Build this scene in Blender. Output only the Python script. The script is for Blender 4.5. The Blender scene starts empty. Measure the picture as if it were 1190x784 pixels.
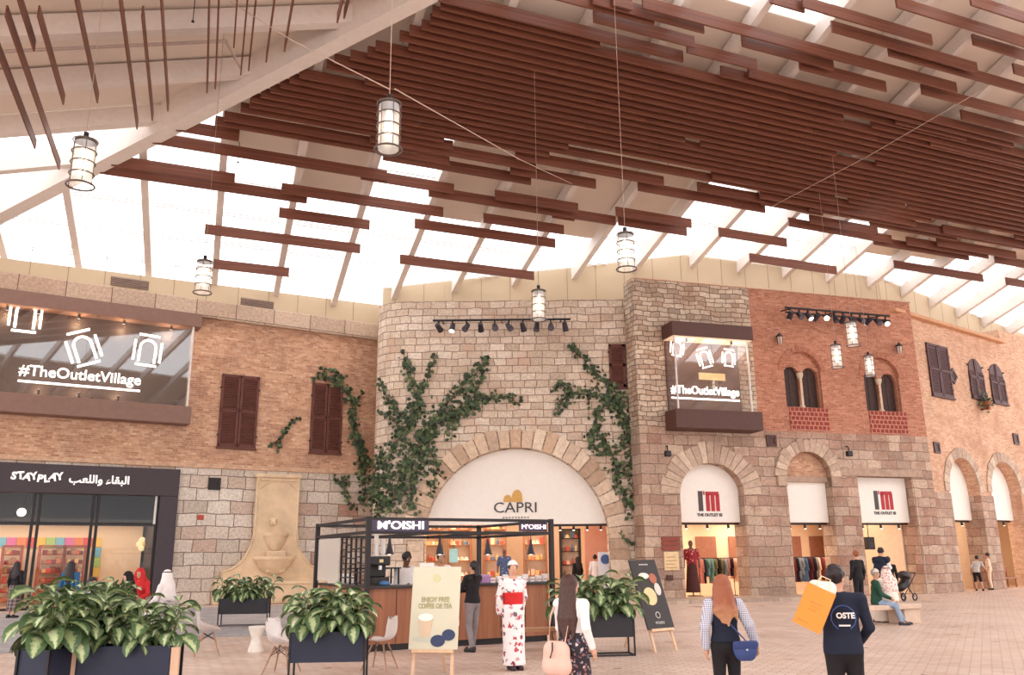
import bpy, bmesh, math, random
import numpy as np
from mathutils import Vector, Matrix, Euler
random.seed(7)
rng = np.random.default_rng(5)
SC = bpy.context.scene
COL = SC.collection
PI = math.pi
R = math.radians

# ------------------------------------------------------------------ camera
CAM_H = 1.7
FPX, CX, CY = 1000.0, 595.0, 392.0
_p, _r = R(14.4), R(0.6)
FWD = Vector((0, math.cos(_p), math.sin(_p)))
_u0 = Vector((0, -math.sin(_p), math.cos(_p))); _r0 = Vector((1, 0, 0))
RGT = math.cos(_r) * _r0 - math.sin(_r) * _u0
UPV = math.sin(_r) * _r0 + math.cos(_r) * _u0
EYE = Vector((0, 0, CAM_H))
cd = bpy.data.cameras.new('camera'); cam = bpy.data.objects.new('camera', cd); COL.objects.link(cam)
cd.sensor_width = 36; cd.lens = 36 * FPX / 1190; cd.clip_end = 500; cd.clip_start = 0.1
m = Matrix((RGT, UPV, -FWD)).transposed().to_4x4(); m.translation = EYE
cam.matrix_world = m
SC.camera = cam
SC.view_settings.view_transform = 'Standard'; SC.view_settings.look = 'None'
SC.view_settings.gamma = 1; SC.view_settings.use_curve_mapping = False
SC.view_settings.exposure = 0.0

def ray(x, y): return FWD + RGT * ((x - CX) / FPX) - UPV * ((y - CY) / FPX)
def ground(x, y, z=0.0):
    d = ray(x, y); return EYE + d * ((z - CAM_H) / d.z)
def on_plane(x, y, P, n):
    d = ray(x, y); return EYE + d * ((P - EYE).dot(n) / d.dot(n))
def azv(a): return Vector((math.sin(R(a)), math.cos(R(a)), 0))

class Face:
    """A vertical plane standing in the place: x along it (to the viewer's right), y away, z up."""
    def __init__(s, P, a):
        s.P = Vector(P); s.a = a; s.x = azv(a); s.y = Vector((-s.x.y, s.x.x, 0)); s.rz = R(90 - a)
    def px(s, x, y, off=0.0):
        w = on_plane(x, y, s.P + s.y * off, s.y) - s.P
        return w.dot(s.x), w.z
    def w(s, x, y, z): return s.P + s.x * x + s.y * y + Vector((0, 0, z - s.P.z))
    def rect(s, x0, y0, x1, y1, off=0.0):
        """pixel rectangle -> local x0, x1, z0, z1"""
        ym, xm = (y0 + y1) / 2, (x0 + x1) / 2
        return s.px(x0, ym, off)[0], s.px(x1, ym, off)[0], s.px(xm, y1, off)[1], s.px(xm, y0, off)[1]

# ------------------------------------------------------------------ materials
def lin(c):
    o = []
    for v in c[:3]:
        v = v / 255
        o.append(v / 12.92 if v <= .04045 else ((v + .055) / 1.055) ** 2.4)
    return (*o, 1)
MATS = {}
class NT:
    def __init__(s, name):
        s.m = bpy.data.materials.new(name); s.m.use_nodes = True; s.t = s.m.node_tree; s.t.nodes.clear()
        s.out = s.n('ShaderNodeOutputMaterial')
    def n(s, typ, **kw):
        nd = s.t.nodes.new(typ)
        for k, v in kw.items():
            if k.startswith('i_'): nd.inputs[k[2:].replace('_', ' ')].default_value = v
            else: setattr(nd, k, v)
        return nd
    def l(s, a, b): s.t.links.new(a, b)
    def bsdf(s, rough=.6, metal=0., spec=.4):
        b = s.n('ShaderNodeBsdfPrincipled'); b.inputs['Roughness'].default_value = rough; b.inputs['Metallic'].default_value = metal
        b.inputs['Specular IOR Level'].default_value = spec
        s.l(b.outputs[0], s.out.inputs[0]); return b
    def mix(s, fac, a, b, mode='MIX'):
        x = s.n('ShaderNodeMix', data_type='RGBA', blend_type=mode)
        for sock, v in ((x.inputs[0], fac), (x.inputs[6], a), (x.inputs[7], b)):
            if hasattr(v, 'node'): s.l(v, sock)
            else: sock.default_value = v
        return x.outputs[2]
    def ramp(s, fac, stops, interp='LINEAR'):
        r = s.n('ShaderNodeValToRGB'); r.color_ramp.interpolation = interp
        el = r.color_ramp.elements
        while len(el) < len(stops): el.new(.5)
        for e, (p, c) in zip(el, stops): e.position = p; e.color = c
        s.l(fac, r.inputs[0]); return r.outputs[0]
    def wallvec(s, swz=True):
        tc = s.n('ShaderNodeTexCoord')
        if not swz: return tc.outputs['Object']
        sp = s.n('ShaderNodeSeparateXYZ'); s.l(tc.outputs['Object'], sp.inputs[0])
        xy = s.n('ShaderNodeMath', operation='SUBTRACT'); s.l(sp.outputs[0], xy.inputs[0]); s.l(sp.outputs[1], xy.inputs[1])
        c = s.n('ShaderNodeCombineXYZ'); s.l(xy.outputs[0], c.inputs[0]); s.l(sp.outputs[2], c.inputs[1])
        return c.outputs[0]
    def noise(s, scale, detail=3, vec=None, rough=.55):
        x = s.n('ShaderNodeTexNoise'); x.inputs['Scale'].default_value = scale; x.inputs['Detail'].default_value = detail; x.inputs['Roughness'].default_value = rough
        if vec is None: vec = s.n('ShaderNodeTexCoord').outputs['Object']
        s.l(vec, x.inputs['Vector']); return x.outputs[0]
    def bump(s, b, h, strength=.4, dist=.02):
        x = s.n('ShaderNodeBump'); x.inputs['Strength'].default_value = strength; x.inputs['Distance'].default_value = dist
        s.l(h, x.inputs['Height']); s.l(x.outputs[0], b.inputs['Normal'])

def M(name, c, rough=.6, metal=0., emit=0., var=.06, scale=6., spec=.35):
    if name in MATS: return MATS[name]
    t = NT(name); b = t.bsdf(rough, metal, spec); c = lin(c)
    if var:
        lo = tuple(x * (1 - var * 2) for x in c[:3]) + (1,); hi = tuple(min(1, x * (1 + var * 2)) for x in c[:3]) + (1,)
        t.l(t.ramp(t.noise(scale), [(.3, lo), (.7, hi)]), b.inputs['Base Color'])
    else: b.inputs['Base Color'].default_value = c
    if emit:
        b.inputs['Emission Color'].default_value = c; b.inputs['Emission Strength'].default_value = emit
    MATS[name] = t.m; return t.m

def wood(name, c1, c2, axis=0, scale=3., rough=.45):
    if name in MATS: return MATS[name]
    t = NT(name); b = t.bsdf(rough)
    tc = t.n('ShaderNodeTexCoord'); mp = t.n('ShaderNodeMapping'); t.l(tc.outputs['Object'], mp.inputs[0])
    sc = [scale * 4] * 3; sc[axis] = scale * .25; mp.inputs['Scale'].default_value = sc
    t.l(t.ramp(t.noise(1., 5, mp.outputs[0]), [(.3, lin(c1)), (.7, lin(c2))]), b.inputs['Base Color'])
    MATS[name] = t.m; return t.m

def masonry(name, bw, bh, mortar, cols, mcol, rough=.85, wob=.03, bumpd=.03, big=.35, msmooth=.3, wall=True, spec=.2, rot=0, bigscale=.35, blotch=None):
    """Blocks or bricks: per-block colour from a ramp, wobbling joints, large soft weathering."""
    t = NT(name); b = t.bsdf(rough, 0, spec); v = t.wallvec(wall)
    if rot:
        mp = t.n('ShaderNodeMapping'); mp.inputs['Rotation'].default_value = (0, 0, rot); t.l(v, mp.inputs[0]); v = mp.outputs[0]
    nz = t.n('ShaderNodeTexNoise'); nz.inputs['Scale'].default_value = 1.3; nz.inputs['Detail'].default_value = 3; t.l(v, nz.inputs['Vector'])
    sub = t.n('ShaderNodeVectorMath', operation='SUBTRACT'); t.l(nz.outputs[1], sub.inputs[0]); sub.inputs[1].default_value = (.5, .5, .5)
    scl = t.n('ShaderNodeVectorMath', operation='SCALE'); t.l(sub.outputs[0], scl.inputs[0]); scl.inputs['Scale'].default_value = wob * 2
    add = t.n('ShaderNodeVectorMath', operation='ADD'); t.l(v, add.inputs[0]); t.l(scl.outputs[0], add.inputs[1])
    br = t.n('ShaderNodeTexBrick'); t.l(add.outputs[0], br.inputs['Vector'])
    br.offset = .5; br.squash = .8; br.squash_frequency = 3
    for k, x in (('Scale', 1.), ('Mortar Size', mortar), ('Mortar Smooth', msmooth), ('Bias', 0.), ('Brick Width', bw), ('Row Height', bh)): br.inputs[k].default_value = x
    br.inputs['Color1'].default_value = (0, 0, 0, 1); br.inputs['Color2'].default_value = (1, 1, 1, 1); br.inputs['Mortar'].default_value = (.5, .5, .5, 1)
    n = len(cols)
    c = t.ramp(br.outputs['Color'], [(i / max(1, n - 1), lin(x)) for i, x in enumerate(cols)])
    fine = t.noise(9., 4, v, .7)
    c = t.mix(.55, c, t.ramp(fine, [(.3, (.42, .42, .42, 1)), (.72, (1.32, 1.3, 1.28, 1))]), 'MULTIPLY')
    if blotch:
        c = t.mix(t.ramp(t.noise(bigscale * 2.2, 5, v, .65), [(.5, (0, 0, 0, 1)), (.68, (.75, .75, .75, 1))]), c, lin(blotch))
    c = t.mix(big, c, t.ramp(t.noise(bigscale, 4, v), [(.3, (.62, .6, .6, 1)), (.7, (1.2, 1.2, 1.2, 1))]), 'MULTIPLY')
    c = t.mix(br.outputs['Fac'], c, lin(mcol))
    t.l(c, b.inputs['Base Color'])
    inv = t.n('ShaderNodeMath', operation='SUBTRACT'); inv.inputs[0].default_value = 1; t.l(br.outputs['Fac'], inv.inputs[1])
    ad = t.n('ShaderNodeMath', operation='MULTIPLY_ADD'); t.l(fine, ad.inputs[0]); ad.inputs[1].default_value = .5; t.l(inv.outputs[0], ad.inputs[2])
    t.bump(b, ad.outputs[0], .6, bumpd)
    MATS[name] = t.m; return t.m

def glass(name, tint=(255, 255, 255), refl=.08, rough=.02, body=0., bodycol=(255, 255, 255)):
    t = NT(name)
    tr = t.n('ShaderNodeBsdfTransparent'); tr.inputs[0].default_value = lin(tint)
    gl = t.n('ShaderNodeBsdfGlossy'); gl.inputs['Roughness'].default_value = rough
    mx = t.n('ShaderNodeMixShader'); mx.inputs[0].default_value = refl
    t.l(tr.outputs[0], mx.inputs[1]); t.l(gl.outputs[0], mx.inputs[2]); o = mx.outputs[0]
    if body:
        df = t.n('ShaderNodeBsdfDiffuse'); df.inputs[0].default_value = lin(bodycol)
        m2 = t.n('ShaderNodeMixShader'); m2.inputs[0].default_value = body; t.l(o, m2.inputs[1]); t.l(df.outputs[0], m2.inputs[2]); o = m2.outputs[0]
    t.l(o, t.out.inputs[0]); MATS[name] = t.m; return t.m

# ------------------------------------------------------------------ mesh building
def mesh_obj(name, me, mats=None, parent=None, loc=None, rz=0, smooth=False):
    o = bpy.data.objects.new(name, me); COL.objects.link(o)
    for mt in (mats if isinstance(mats, (list, tuple)) else [mats]):
        if mt: me.materials.append(mt)
    if loc is not None: o.location = loc
    if rz: o.rotation_euler = (0, 0, rz)
    if parent: o.parent = parent
    if smooth: me.polygons.foreach_set('use_smooth', [True] * len(me.polygons))
    return o
class B:
    """Collects shapes into one mesh."""
    def __init__(s): s.bm = bmesh.new(); s.mi = 0
    def _done(s, geom, mat):
        fs = set()
        for v in geom: fs.update(v.link_faces)
        for f in fs: f.material_index = s.mi
        if mat is not None: bmesh.ops.transform(s.bm, matrix=mat, verts=geom)
        return s
    def box(s, x0, y0, z0, x1, y1, z1, bev=0., mat=None):
        g = bmesh.ops.create_cube(s.bm, size=1, matrix=Matrix.Translation(((x0 + x1) / 2, (y0 + y1) / 2, (z0 + z1) / 2)) @ Matrix.Diagonal((abs(x1 - x0), abs(y1 - y0), abs(z1 - z0), 1)))
        vs = g['verts']
        if bev:
            es = list({e for v in vs for e in v.link_edges})
            r = bmesh.ops.bevel(s.bm, geom=es, offset=bev, segments=2, affect='EDGES', profile=.5); vs = list({v for f in r['faces'] for v in f.verts} | {v for v in vs if v.is_valid})
        return s._done(vs, mat)
    def bar(s, a, b, w, h=None, up=(0, 0, 1)):
        a, b = Vector(a), Vector(b); d = b - a; L = d.length; h = h or w
        z = d.normalized(); u = Vector(up)
        if abs(z.dot(u)) > .98: u = Vector((0, 1, 0))
        x = u.cross(z).normalized(); y = z.cross(x)
        mt = Matrix((x, y, z)).transposed().to_4x4(); mt.translation = (a + b) / 2
        g = bmesh.ops.create_cube(s.bm, size=1, matrix=mt @ Matrix.Diagonal((w, h, L, 1))); return s._done(g['verts'], None)
    def cyl(s, a, b, r, r2=None, seg=12, cap=True):
        a, b = Vector(a), Vector(b); d = b - a; L = d.length
        q = d.to_track_quat('Z', 'Y').to_matrix().to_4x4(); q.translation = (a + b) / 2
        g = bmesh.ops.create_cone(s.bm, cap_ends=cap, segments=seg, radius1=r, radius2=r if r2 is None else r2, depth=L, matrix=q); return s._done(g['verts'], None)
    def ball(s, c, r, sc=(1, 1, 1), seg=12):
        g = bmesh.ops.create_uvsphere(s.bm, u_segments=seg, v_segments=max(6, seg * 2 // 3), radius=r, matrix=Matrix.Translation(c) @ Matrix.Diagonal((*sc, 1))); return s._done(g['verts'], None)
    def lathe(s, prof, c=(0, 0, 0), seg=20):
        c = Vector(c); rings = []
        for r, z in prof: rings.append([s.bm.verts.new(c + Vector((r * math.cos(2 * PI * i / seg), r * math.sin(2 * PI * i / seg), z))) for i in range(seg)])
        for A, C in zip(rings, rings[1:]):
            for i in range(seg):
                f = s.bm.faces.new((A[i], A[(i + 1) % seg], C[(i + 1) % seg], C[i])); f.material_index = s.mi
        return s
    def tube(s, pts, r, seg=8, closed=False):
        pts = [Vector(p) for p in pts]; n = len(pts); rings = []
        rr = r if isinstance(r, (list, tuple)) else [r] * n
        for i, p in enumerate(pts):
            d = (pts[(i + 1) % n] - pts[i - 1]) if closed else (pts[min(i + 1, n - 1)] - pts[max(i - 1, 0)])
            d = d.normalized() if d.length > 1e-9 else Vector((0, 0, 1)); u = Vector((0, 0, 1)) if abs(d.z) < .95 else Vector((0, 1, 0))
            x = u.cross(d).normalized(); y = d.cross(x)
            rings.append([s.bm.verts.new(p + (x * math.cos(2 * PI * k / seg) + y * math.sin(2 * PI * k / seg)) * rr[i]) for k in range(seg)])
        for i in range(n if closed else n - 1):
            A, C = rings[i], rings[(i + 1) % n]
            for k in range(seg):
                f = s.bm.faces.new((A[k], A[(k + 1) % seg], C[(k + 1) % seg], C[k])); f.material_index = s.mi
        if not closed:
            for rg in (rings[0][::-1], rings[-1]):
                f = s.bm.faces.new(rg); f.material_index = s.mi
        return s
    def ring(s, c, rad, r, seg=24, axis='z'):
        c = Vector(c); P = []
        for i in range(seg):
            a = 2 * PI * i / seg; P.append(c + (Vector((math.cos(a), math.sin(a), 0)) if axis == 'z' else Vector((math.cos(a), 0, math.sin(a)))) * rad)
        return s.tube(P, r, 6, True)
    def prism(s, pts, y0, y1):
        """outline in (x, z) pushed from y0 to y1"""
        A = [s.bm.verts.new((x, y0, z)) for x, z in pts]; C = [s.bm.verts.new((x, y1, z)) for x, z in pts]; n = len(pts)
        fs = [s.bm.faces.new(A), s.bm.faces.new(C[::-1])]
        for i in range(n): fs.append(s.bm.faces.new((A[i], C[i], C[(i + 1) % n], A[(i + 1) % n])))
        for f in fs: f.material_index = s.mi
        return s
    def poly(s, pts):
        f = s.bm.faces.new([s.bm.verts.new(p) for p in pts]); f.material_index = s.mi; return s
    def xf(s, mat): bmesh.ops.transform(s.bm, matrix=mat, verts=s.bm.verts[:]); return s
    def make(s, name, mats=None, parent=None, loc=None, rz=0, smooth=False):
        bmesh.ops.recalc_face_normals(s.bm, faces=s.bm.faces[:])
        me = bpy.data.meshes.new(name); s.bm.to_mesh(me); s.bm.free()
        o = mesh_obj(name, me, mats, parent, loc, rz, False)
        if smooth:
            for p in me.polygons: p.use_smooth = True
            try: me.set_sharp_from_angle(angle=R(40))
            except Exception: pass
        return o

def empty(name, label, cat, loc=(0, 0, 0), rz=0, group=None):
    o = bpy.data.objects.new(name, None); COL.objects.link(o); o.empty_display_size = .1
    o.location = loc; o.rotation_euler = (0, 0, rz); return tag(o, label, cat, group)
def tag(o, label, cat, group=None):
    o['label'] = label; o['category'] = cat
    if group: o['group'] = group
    return o
def struct(o): o['kind'] = 'structure'; return o
def dup(root, loc, rz=None, label=None, group=None):
    r = root.copy(); COL.objects.link(r); r.location = loc
    if rz is not None: r.rotation_euler = (0, 0, rz)
    if label: r['label'] = label
    if group: r['group'] = group
    for ch in list(root.children):
        c = ch.copy(); COL.objects.link(c); c.parent = r
        for g in list(ch.children):
            d = g.copy(); COL.objects.link(d); d.parent = c
    return r

def sheet(outline, holes, thick, name, mat, face=None, y=0., parent=None):
    """A slab in the x-z plane with holes, front at y, going back by thick (curve fill)."""
    cu = bpy.data.curves.new(name, 'CURVE'); cu.dimensions = '2D'; cu.fill_mode = 'BOTH'; cu.extrude = thick / 2
    for poly in [outline] + list(holes):
        sp = cu.splines.new('POLY'); sp.points.add(len(poly) - 1)
        for p, (x, z) in zip(sp.points, poly): p.co = (x, z, 0, 1)
        sp.use_cyclic_u = True
    tmp = bpy.data.objects.new('tmp', cu); COL.objects.link(tmp)
    dg = bpy.context.evaluated_depsgraph_get(); me = bpy.data.meshes.new_from_object(tmp.evaluated_get(dg))
    bpy.data.objects.remove(tmp); bpy.data.curves.remove(cu)
    me.transform(Matrix(((1, 0, 0, 0), (0, 0, -1, y + thick / 2), (0, 1, 0, 0), (0, 0, 0, 1))))
    me.name = name
    return mesh_obj(name, me, mat, parent, face.P if face else None, face.rz if face else 0)
def arch(x0, x1, z0, zs, n=24, rise=None):
    """outline of an arched opening: from x0 to x1, floor z0, springing zs"""
    r = (x1 - x0) / 2; c = (x0 + x1) / 2; k = (rise or r) / r
    return [(x0, z0), (x1, z0)] + [(c + r * math.cos(PI * i / n), zs + r * k * math.sin(PI * i / n)) for i in range(n + 1)]
_FONT = None
def text(name, s, size, mat, parent, loc, depth=.01, align='CENTER', rot=(PI / 2, 0, 0), bold=0., sx=1., spacing=1., font=None):
    cu = bpy.data.curves.new(name, 'FONT'); cu.body = s; cu.size = size; cu.extrude = depth / 2; cu.align_x = align; cu.align_y = 'CENTER'; cu.offset = bold; cu.space_character = spacing
    cu.resolution_u = 3
    tmp = bpy.data.objects.new('tmp', cu); COL.objects.link(tmp)
    dg = bpy.context.evaluated_depsgraph_get(); me = bpy.data.meshes.new_from_object(tmp.evaluated_get(dg))
    bpy.data.objects.remove(tmp); bpy.data.curves.remove(cu)
    me.transform(Matrix.Translation(loc) @ Euler(rot).to_matrix().to_4x4() @ Matrix.Diagonal((sx, 1, 1, 1)))
    return mesh_obj(name, me, mat, parent)

# ------------------------------------------------------------------ smooth bodies from blended tapered limbs
class Body:
    def __init__(s): s.p = []
    def limb(s, a, b, ra, rb, k=.03, sq=None): s.p.append(('c', Vector(a), Vector(b), ra, rb, k, sq)); return s
    def ell(s, c, r, rot=None, k=.03): s.p.append(('e', Vector(c), Vector(r), rot, None, k, None)); return s
    def field(s, h, infl=0., mat=None):
        pts = []
        for q in s.p:
            if q[0] == 'c': pts += [(q[1], max(q[3], q[4])), (q[2], max(q[3], q[4]))]
            else: pts.append((q[1], max(q[2])))
        lo = np.array([min(p[i] - r for p, r in pts) for i in range(3)]) - infl - 3 * h
        hi = np.array([max(p[i] + r for p, r in pts) for i in range(3)]) + infl + 3 * h
        n = np.ceil((hi - lo) / h).astype(int) + 1
        ax = [lo[i] + h * np.arange(n[i]) for i in range(3)]
        F = np.full(n, 10., np.float32)
        for q in s.p:
            kind, k = q[0], q[5]; mg = infl + .05 + 2 * h
            if kind == 'c': rr = max(q[3], q[4]); bl = [min(q[1][i], q[2][i]) - rr - mg for i in range(3)]; bh = [max(q[1][i], q[2][i]) + rr + mg for i in range(3)]
            else: rr = max(q[2]); bl = [q[1][i] - rr - mg for i in range(3)]; bh = [q[1][i] + rr + mg for i in range(3)]
            i0 = [int(max(0, (bl[i] - lo[i]) // h)) for i in range(3)]; i1 = [int(min(n[i], (bh[i] - lo[i]) // h + 2)) for i in range(3)]
            sl = tuple(slice(a, b) for a, b in zip(i0, i1))
            X, Y, Z = np.meshgrid(ax[0][sl[0]], ax[1][sl[1]], ax[2][sl[2]], indexing='ij')
            if kind == 'c':
                a, b = np.array(q[1]), np.array(q[2]); ba = b - a; L2 = max(ba @ ba, 1e-9)
                t = np.clip(((X - a[0]) * ba[0] + (Y - a[1]) * ba[1] + (Z - a[2]) * ba[2]) / L2, 0, 1)
                sq = q[6] or (1, 1, 1)
                d = np.sqrt(((X - a[0] - t * ba[0]) / sq[0]) ** 2 + ((Y - a[1] - t * ba[1]) / sq[1]) ** 2 + ((Z - a[2] - t * ba[2]) / sq[2]) ** 2) - (q[3] + (q[4] - q[3]) * t)
                d = d * min(sq)
            else:
                P = np.stack([X - q[1][0], Y - q[1][1], Z - q[1][2]], -1)
                if q[3] is not None: P = P @ np.array(q[3])
                r = np.array(q[2]); kk = np.linalg.norm(P / r, axis=-1); d = (kk - 1) * r.min() if r.min() * 3 < r.max() else kk * (kk - 1) / np.maximum(np.linalg.norm(P / (r * r), axis=-1), 1e-6)
            A = F[sl]; hh = np.clip(.5 + .5 * (A - d) / k, 0, 1)
            F[sl] = np.where(A > 5, d, A + (d - A) * hh - k * hh * (1 - hh))
        return F - infl, lo, ax
    def mesh(s, name, h=.012, infl=0., cuts=(), subs=()):
        """cuts: (point, normal) keep the side the normal points away from; subs: ellipsoids (c, r) carved out"""
        F, lo, ax = s.field(h, infl)
        X, Y, Z = np.meshgrid(*ax, indexing='ij', sparse=True)
        for p, nn in cuts:
            nn = Vector(nn).normalized(); d = (X - p[0]) * nn[0] + (Y - p[1]) * nn[1] + (Z - p[2]) * nn[2]; F = np.maximum(F, d)
        for c, r in subs:
            kk = np.sqrt(((X - c[0]) / r[0]) ** 2 + ((Y - c[1]) / r[1]) ** 2 + ((Z - c[2]) / r[2]) ** 2); F = np.maximum(F, -(kk - 1) * min(r))
        return nets(F, lo, h, name)
def nets(F, lo, h, name):
    F = np.pad(F, 1, constant_values=1.); lo = np.array(lo) - h
    S = F < 0; n = np.array(F.shape) - 1
    cnt = np.zeros(n, np.int8); acc = np.zeros((*n, 3), np.float32); num = np.zeros(n, np.float32)
    for a in range(3):
        o = [i for i in range(3) if i != a]
        s0 = [slice(None)] * 3; s1 = [slice(None)] * 3; s0[a] = slice(0, -1); s1[a] = slice(1, None)
        f0, f1 = F[tuple(s0)], F[tuple(s1)]; x = (f0 < 0) != (f1 < 0)
        den = f0 - f1; t = np.where(x, f0 / np.where(np.abs(den) < 1e-9, 1e-9, den), 0)
        for d0 in (0, 1):
            for d1 in (0, 1):
                sl = [slice(None)] * 3; sl[a] = slice(0, n[a]); sl[o[0]] = slice(d0, n[o[0]] + d0); sl[o[1]] = slice(d1, n[o[1]] + d1)
                xx = x[tuple(sl)]; num += xx; acc[..., a] += np.where(xx, t[tuple(sl)], 0); acc[..., o[0]] += xx * d0; acc[..., o[1]] += xx * d1
    act = num > 0; idx = np.full(n, -1, np.int64); idx[act] = np.arange(act.sum())
    ii = np.argwhere(act); V = (ii + acc[act] / num[act][:, None]) * h + lo
    quads = []
    for a in range(3):
        o = [(a + 1) % 3, (a + 2) % 3]
        s0 = [slice(1, -1)] * 3; s1 = [slice(1, -1)] * 3; s0[a] = slice(0, -1); s1[a] = slice(1, None)
        A, C = S[tuple(s0)], S[tuple(s1)]
        for flip in (False, True):
            w = np.argwhere((A & ~C) if not flip else (~A & C))
            if not len(w): continue
            base = w.copy(); base[:, o[0]] += 1; base[:, o[1]] += 1
            def g(d0, d1):
                b = base.copy(); b[:, o[0]] -= d0; b[:, o[1]] -= d1; return idx[b[:, 0], b[:, 1], b[:, 2]]
            q = np.stack([g(0, 0), g(1, 0), g(1, 1), g(0, 1)], 1); quads.append(q[:, ::-1] if flip else q)
    Q = np.concatenate(quads); Q = Q[(Q >= 0).all(1)]
    me = bpy.data.meshes.new(name); me.from_pydata(V.tolist(), [], Q.tolist()); me.update()
    me.polygons.foreach_set('use_smooth', [True] * len(me.polygons))
    return me
# ------------------------------------------------------------------ palette
MB = dict(
 brick_tan=masonry('brick_tan', .3, .085, .008, [(180, 132, 106), (206, 158, 128), (222, 178, 146), (192, 142, 112), (228, 190, 160)], (200, 168, 142), wob=.012, bumpd=.015, big=.5, blotch=(150, 104, 84)),
 brick_red=masonry('brick_red', .3, .085, .008, [(164, 106, 84), (184, 124, 100), (196, 138, 112), (174, 112, 90), (204, 150, 124)], (188, 142, 118), wob=.012, bumpd=.015, big=.4),
 brick_wing=masonry('brick_wing', .3, .085, .008, [(200, 152, 122), (218, 172, 142), (226, 184, 154), (206, 158, 128), (230, 192, 164)], (210, 176, 150), wob=.012, bumpd=.015, big=.4, blotch=(180, 130, 100)),
 ashlar=masonry('stone_ashlar_pale', .66, .33, .018, [(196, 174, 154), (222, 204, 184), (234, 218, 200), (206, 184, 162), (228, 210, 190), (214, 192, 170)], (140, 116, 100), wob=.08, bumpd=.09, big=.4, blotch=(206, 170, 146)),
 rubble=masonry('stone_rubble', .52, .22, .02, [(170, 148, 130), (204, 182, 160), (220, 202, 180), (186, 158, 136), (210, 188, 166)], (116, 94, 80), wob=.16, bumpd=.1, big=.4, blotch=(176, 134, 108)),
 blocks=masonry('stone_blocks_pale', .95, .52, .02, [(190, 174, 158), (212, 198, 182), (228, 216, 202), (200, 178, 160), (218, 204, 188), (184, 144, 126)], (128, 110, 98), wob=.08, bumpd=.08, big=.3),
 pier=masonry('stone_piers_brown', .8, .42, .014, [(164, 136, 120), (190, 164, 144), (206, 180, 158), (172, 140, 122), (196, 166, 146), (168, 130, 112)], (118, 96, 84), wob=.08, bumpd=.08, big=.5, blotch=(150, 110, 92)),
)
def vous_mat(name, cols):
    t = NT(name); b = t.bsdf(.85, 0, .2); g = t.n('ShaderNodeNewGeometry')
    c = t.ramp(g.outputs['Random Per Island'], [(i / (len(cols) - 1), lin(x)) for i, x in enumerate(cols)])
    f = t.noise(7., 4); c = t.mix(.5, c, t.ramp(f, [(.3, (.6, .6, .6, 1)), (.7, (1.2, 1.2, 1.2, 1))]), 'MULTIPLY')
    t.l(c, b.inputs['Base Color']); t.bump(b, f, .5, .03); return t.m
M_VOUS = vous_mat('stone_wedges', [(196, 166, 140), (218, 192, 166), (178, 148, 124), (226, 204, 180), (200, 166, 138)])
M_VOUSB = vous_mat('stone_wedges_brown', [(182, 156, 136), (204, 180, 158), (172, 144, 126), (212, 188, 166)])
M_WHITE = M('plaster_white', (238, 230, 220), .7, var=.01)
M_SHOPW = M('shop_wall_cream', (232, 206, 178), .75, var=.02)
M_BEIGE = M('clerestory_panel', (190, 170, 142), .7, var=.02, scale=.6)
M_CEIL = M('ceiling_panel', (218, 204, 190), .8, var=.02, scale=.5)
M_STEEL = M('painted_steel_white', (218, 208, 200), .5, var=.02)
M_DARK = M('charcoal_metal', (58, 48, 50), .5, var=.04)
M_BLACK = M('black_metal', (36, 30, 31), .45, var=.04)
M_BOX = M('taupe_cladding', (128, 98, 86), .6, var=.03)
M_BROWN = M('dark_brown_cladding', (84, 52, 44), .5, var=.03)
M_STONEFL = M('fountain_sandstone', (216, 188, 154), .8, var=.06, scale=2.)
M_SHUT = M('shutter_brown', (98, 56, 46), .6, var=.08)
M_GLOW = M('lit_letters', (255, 250, 240), .5, emit=2., var=0)
M_GLASS = glass('window_glass', refl=.014)
M_GLASSB = glass('billboard_glass', refl=.11)
def sky_glass():
    t = NT('skylight_glass'); tr = t.n('ShaderNodeBsdfTransparent'); tr.inputs[0].default_value = (1, .99, .98, 1)
    t.l(tr.outputs[0], t.out.inputs[0])
    tl = t.n('ShaderNodeBsdfTranslucent'); tl.inputs[0].default_value = (1, .98, .96, 1)
    mx = t.n('ShaderNodeMixShader'); mx.inputs[0].default_value = .15; t.l(tr.outputs[0], mx.inputs[1]); t.l(tl.outputs[0], mx.inputs[2]); t.l(mx.outputs[0], t.out.inputs[0])
    return t.m
M_SKY = sky_glass()

# ------------------------------------------------------------------ faces of the place
LW = Face(ground(232, 703), 58)
CW = Face((0, 36.9, 0), 90)
RW = Face(ground(875, 695), 73)
_c = RW.w(RW.px(1076, 687)[0], 0, 0)
WG = Face(_c, 53)

# floor ------------------------------------------------------------
def floor_mat():
    t = NT('brick_paving'); b = t.bsdf(.38, 0, .45)
    tc = t.n('ShaderNodeTexCoord'); mp = t.n('ShaderNodeMapping'); mp.inputs['Rotation'].default_value = (0, 0, R(28)); t.l(tc.outputs['Object'], mp.inputs[0]); v = mp.outputs[0]
    br = t.n('ShaderNodeTexBrick'); t.l(v, br.inputs['Vector'])
    for k, x in (('Scale', 1.), ('Mortar Size', .012), ('Mortar Smooth', .2), ('Brick Width', .3), ('Row Height', .13)): br.inputs[k].default_value = x
    br.inputs['Color1'].default_value = lin((226, 206, 192)); br.inputs['Color2'].default_value = lin((208, 182, 166)); br.inputs['Mortar'].default_value = lin((172, 138, 120))
    c = t.mix(.6, br.outputs['Color'], t.ramp(t.noise(.35, 4, v), [(.3, (.82, .8, .8, 1)), (.7, (1.1, 1.1, 1.1, 1))]), 'MULTIPLY')
    t.l(c, b.inputs['Base Color']); t.l(t.ramp(t.noise(.8, 3, v), [(.3, (.25,) * 3 + (1,)), (.7, (.5,) * 3 + (1,))]), b.inputs['Roughness'])
    t.bump(b, br.outputs['Fac'], -.15, .01); return t.m
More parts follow.
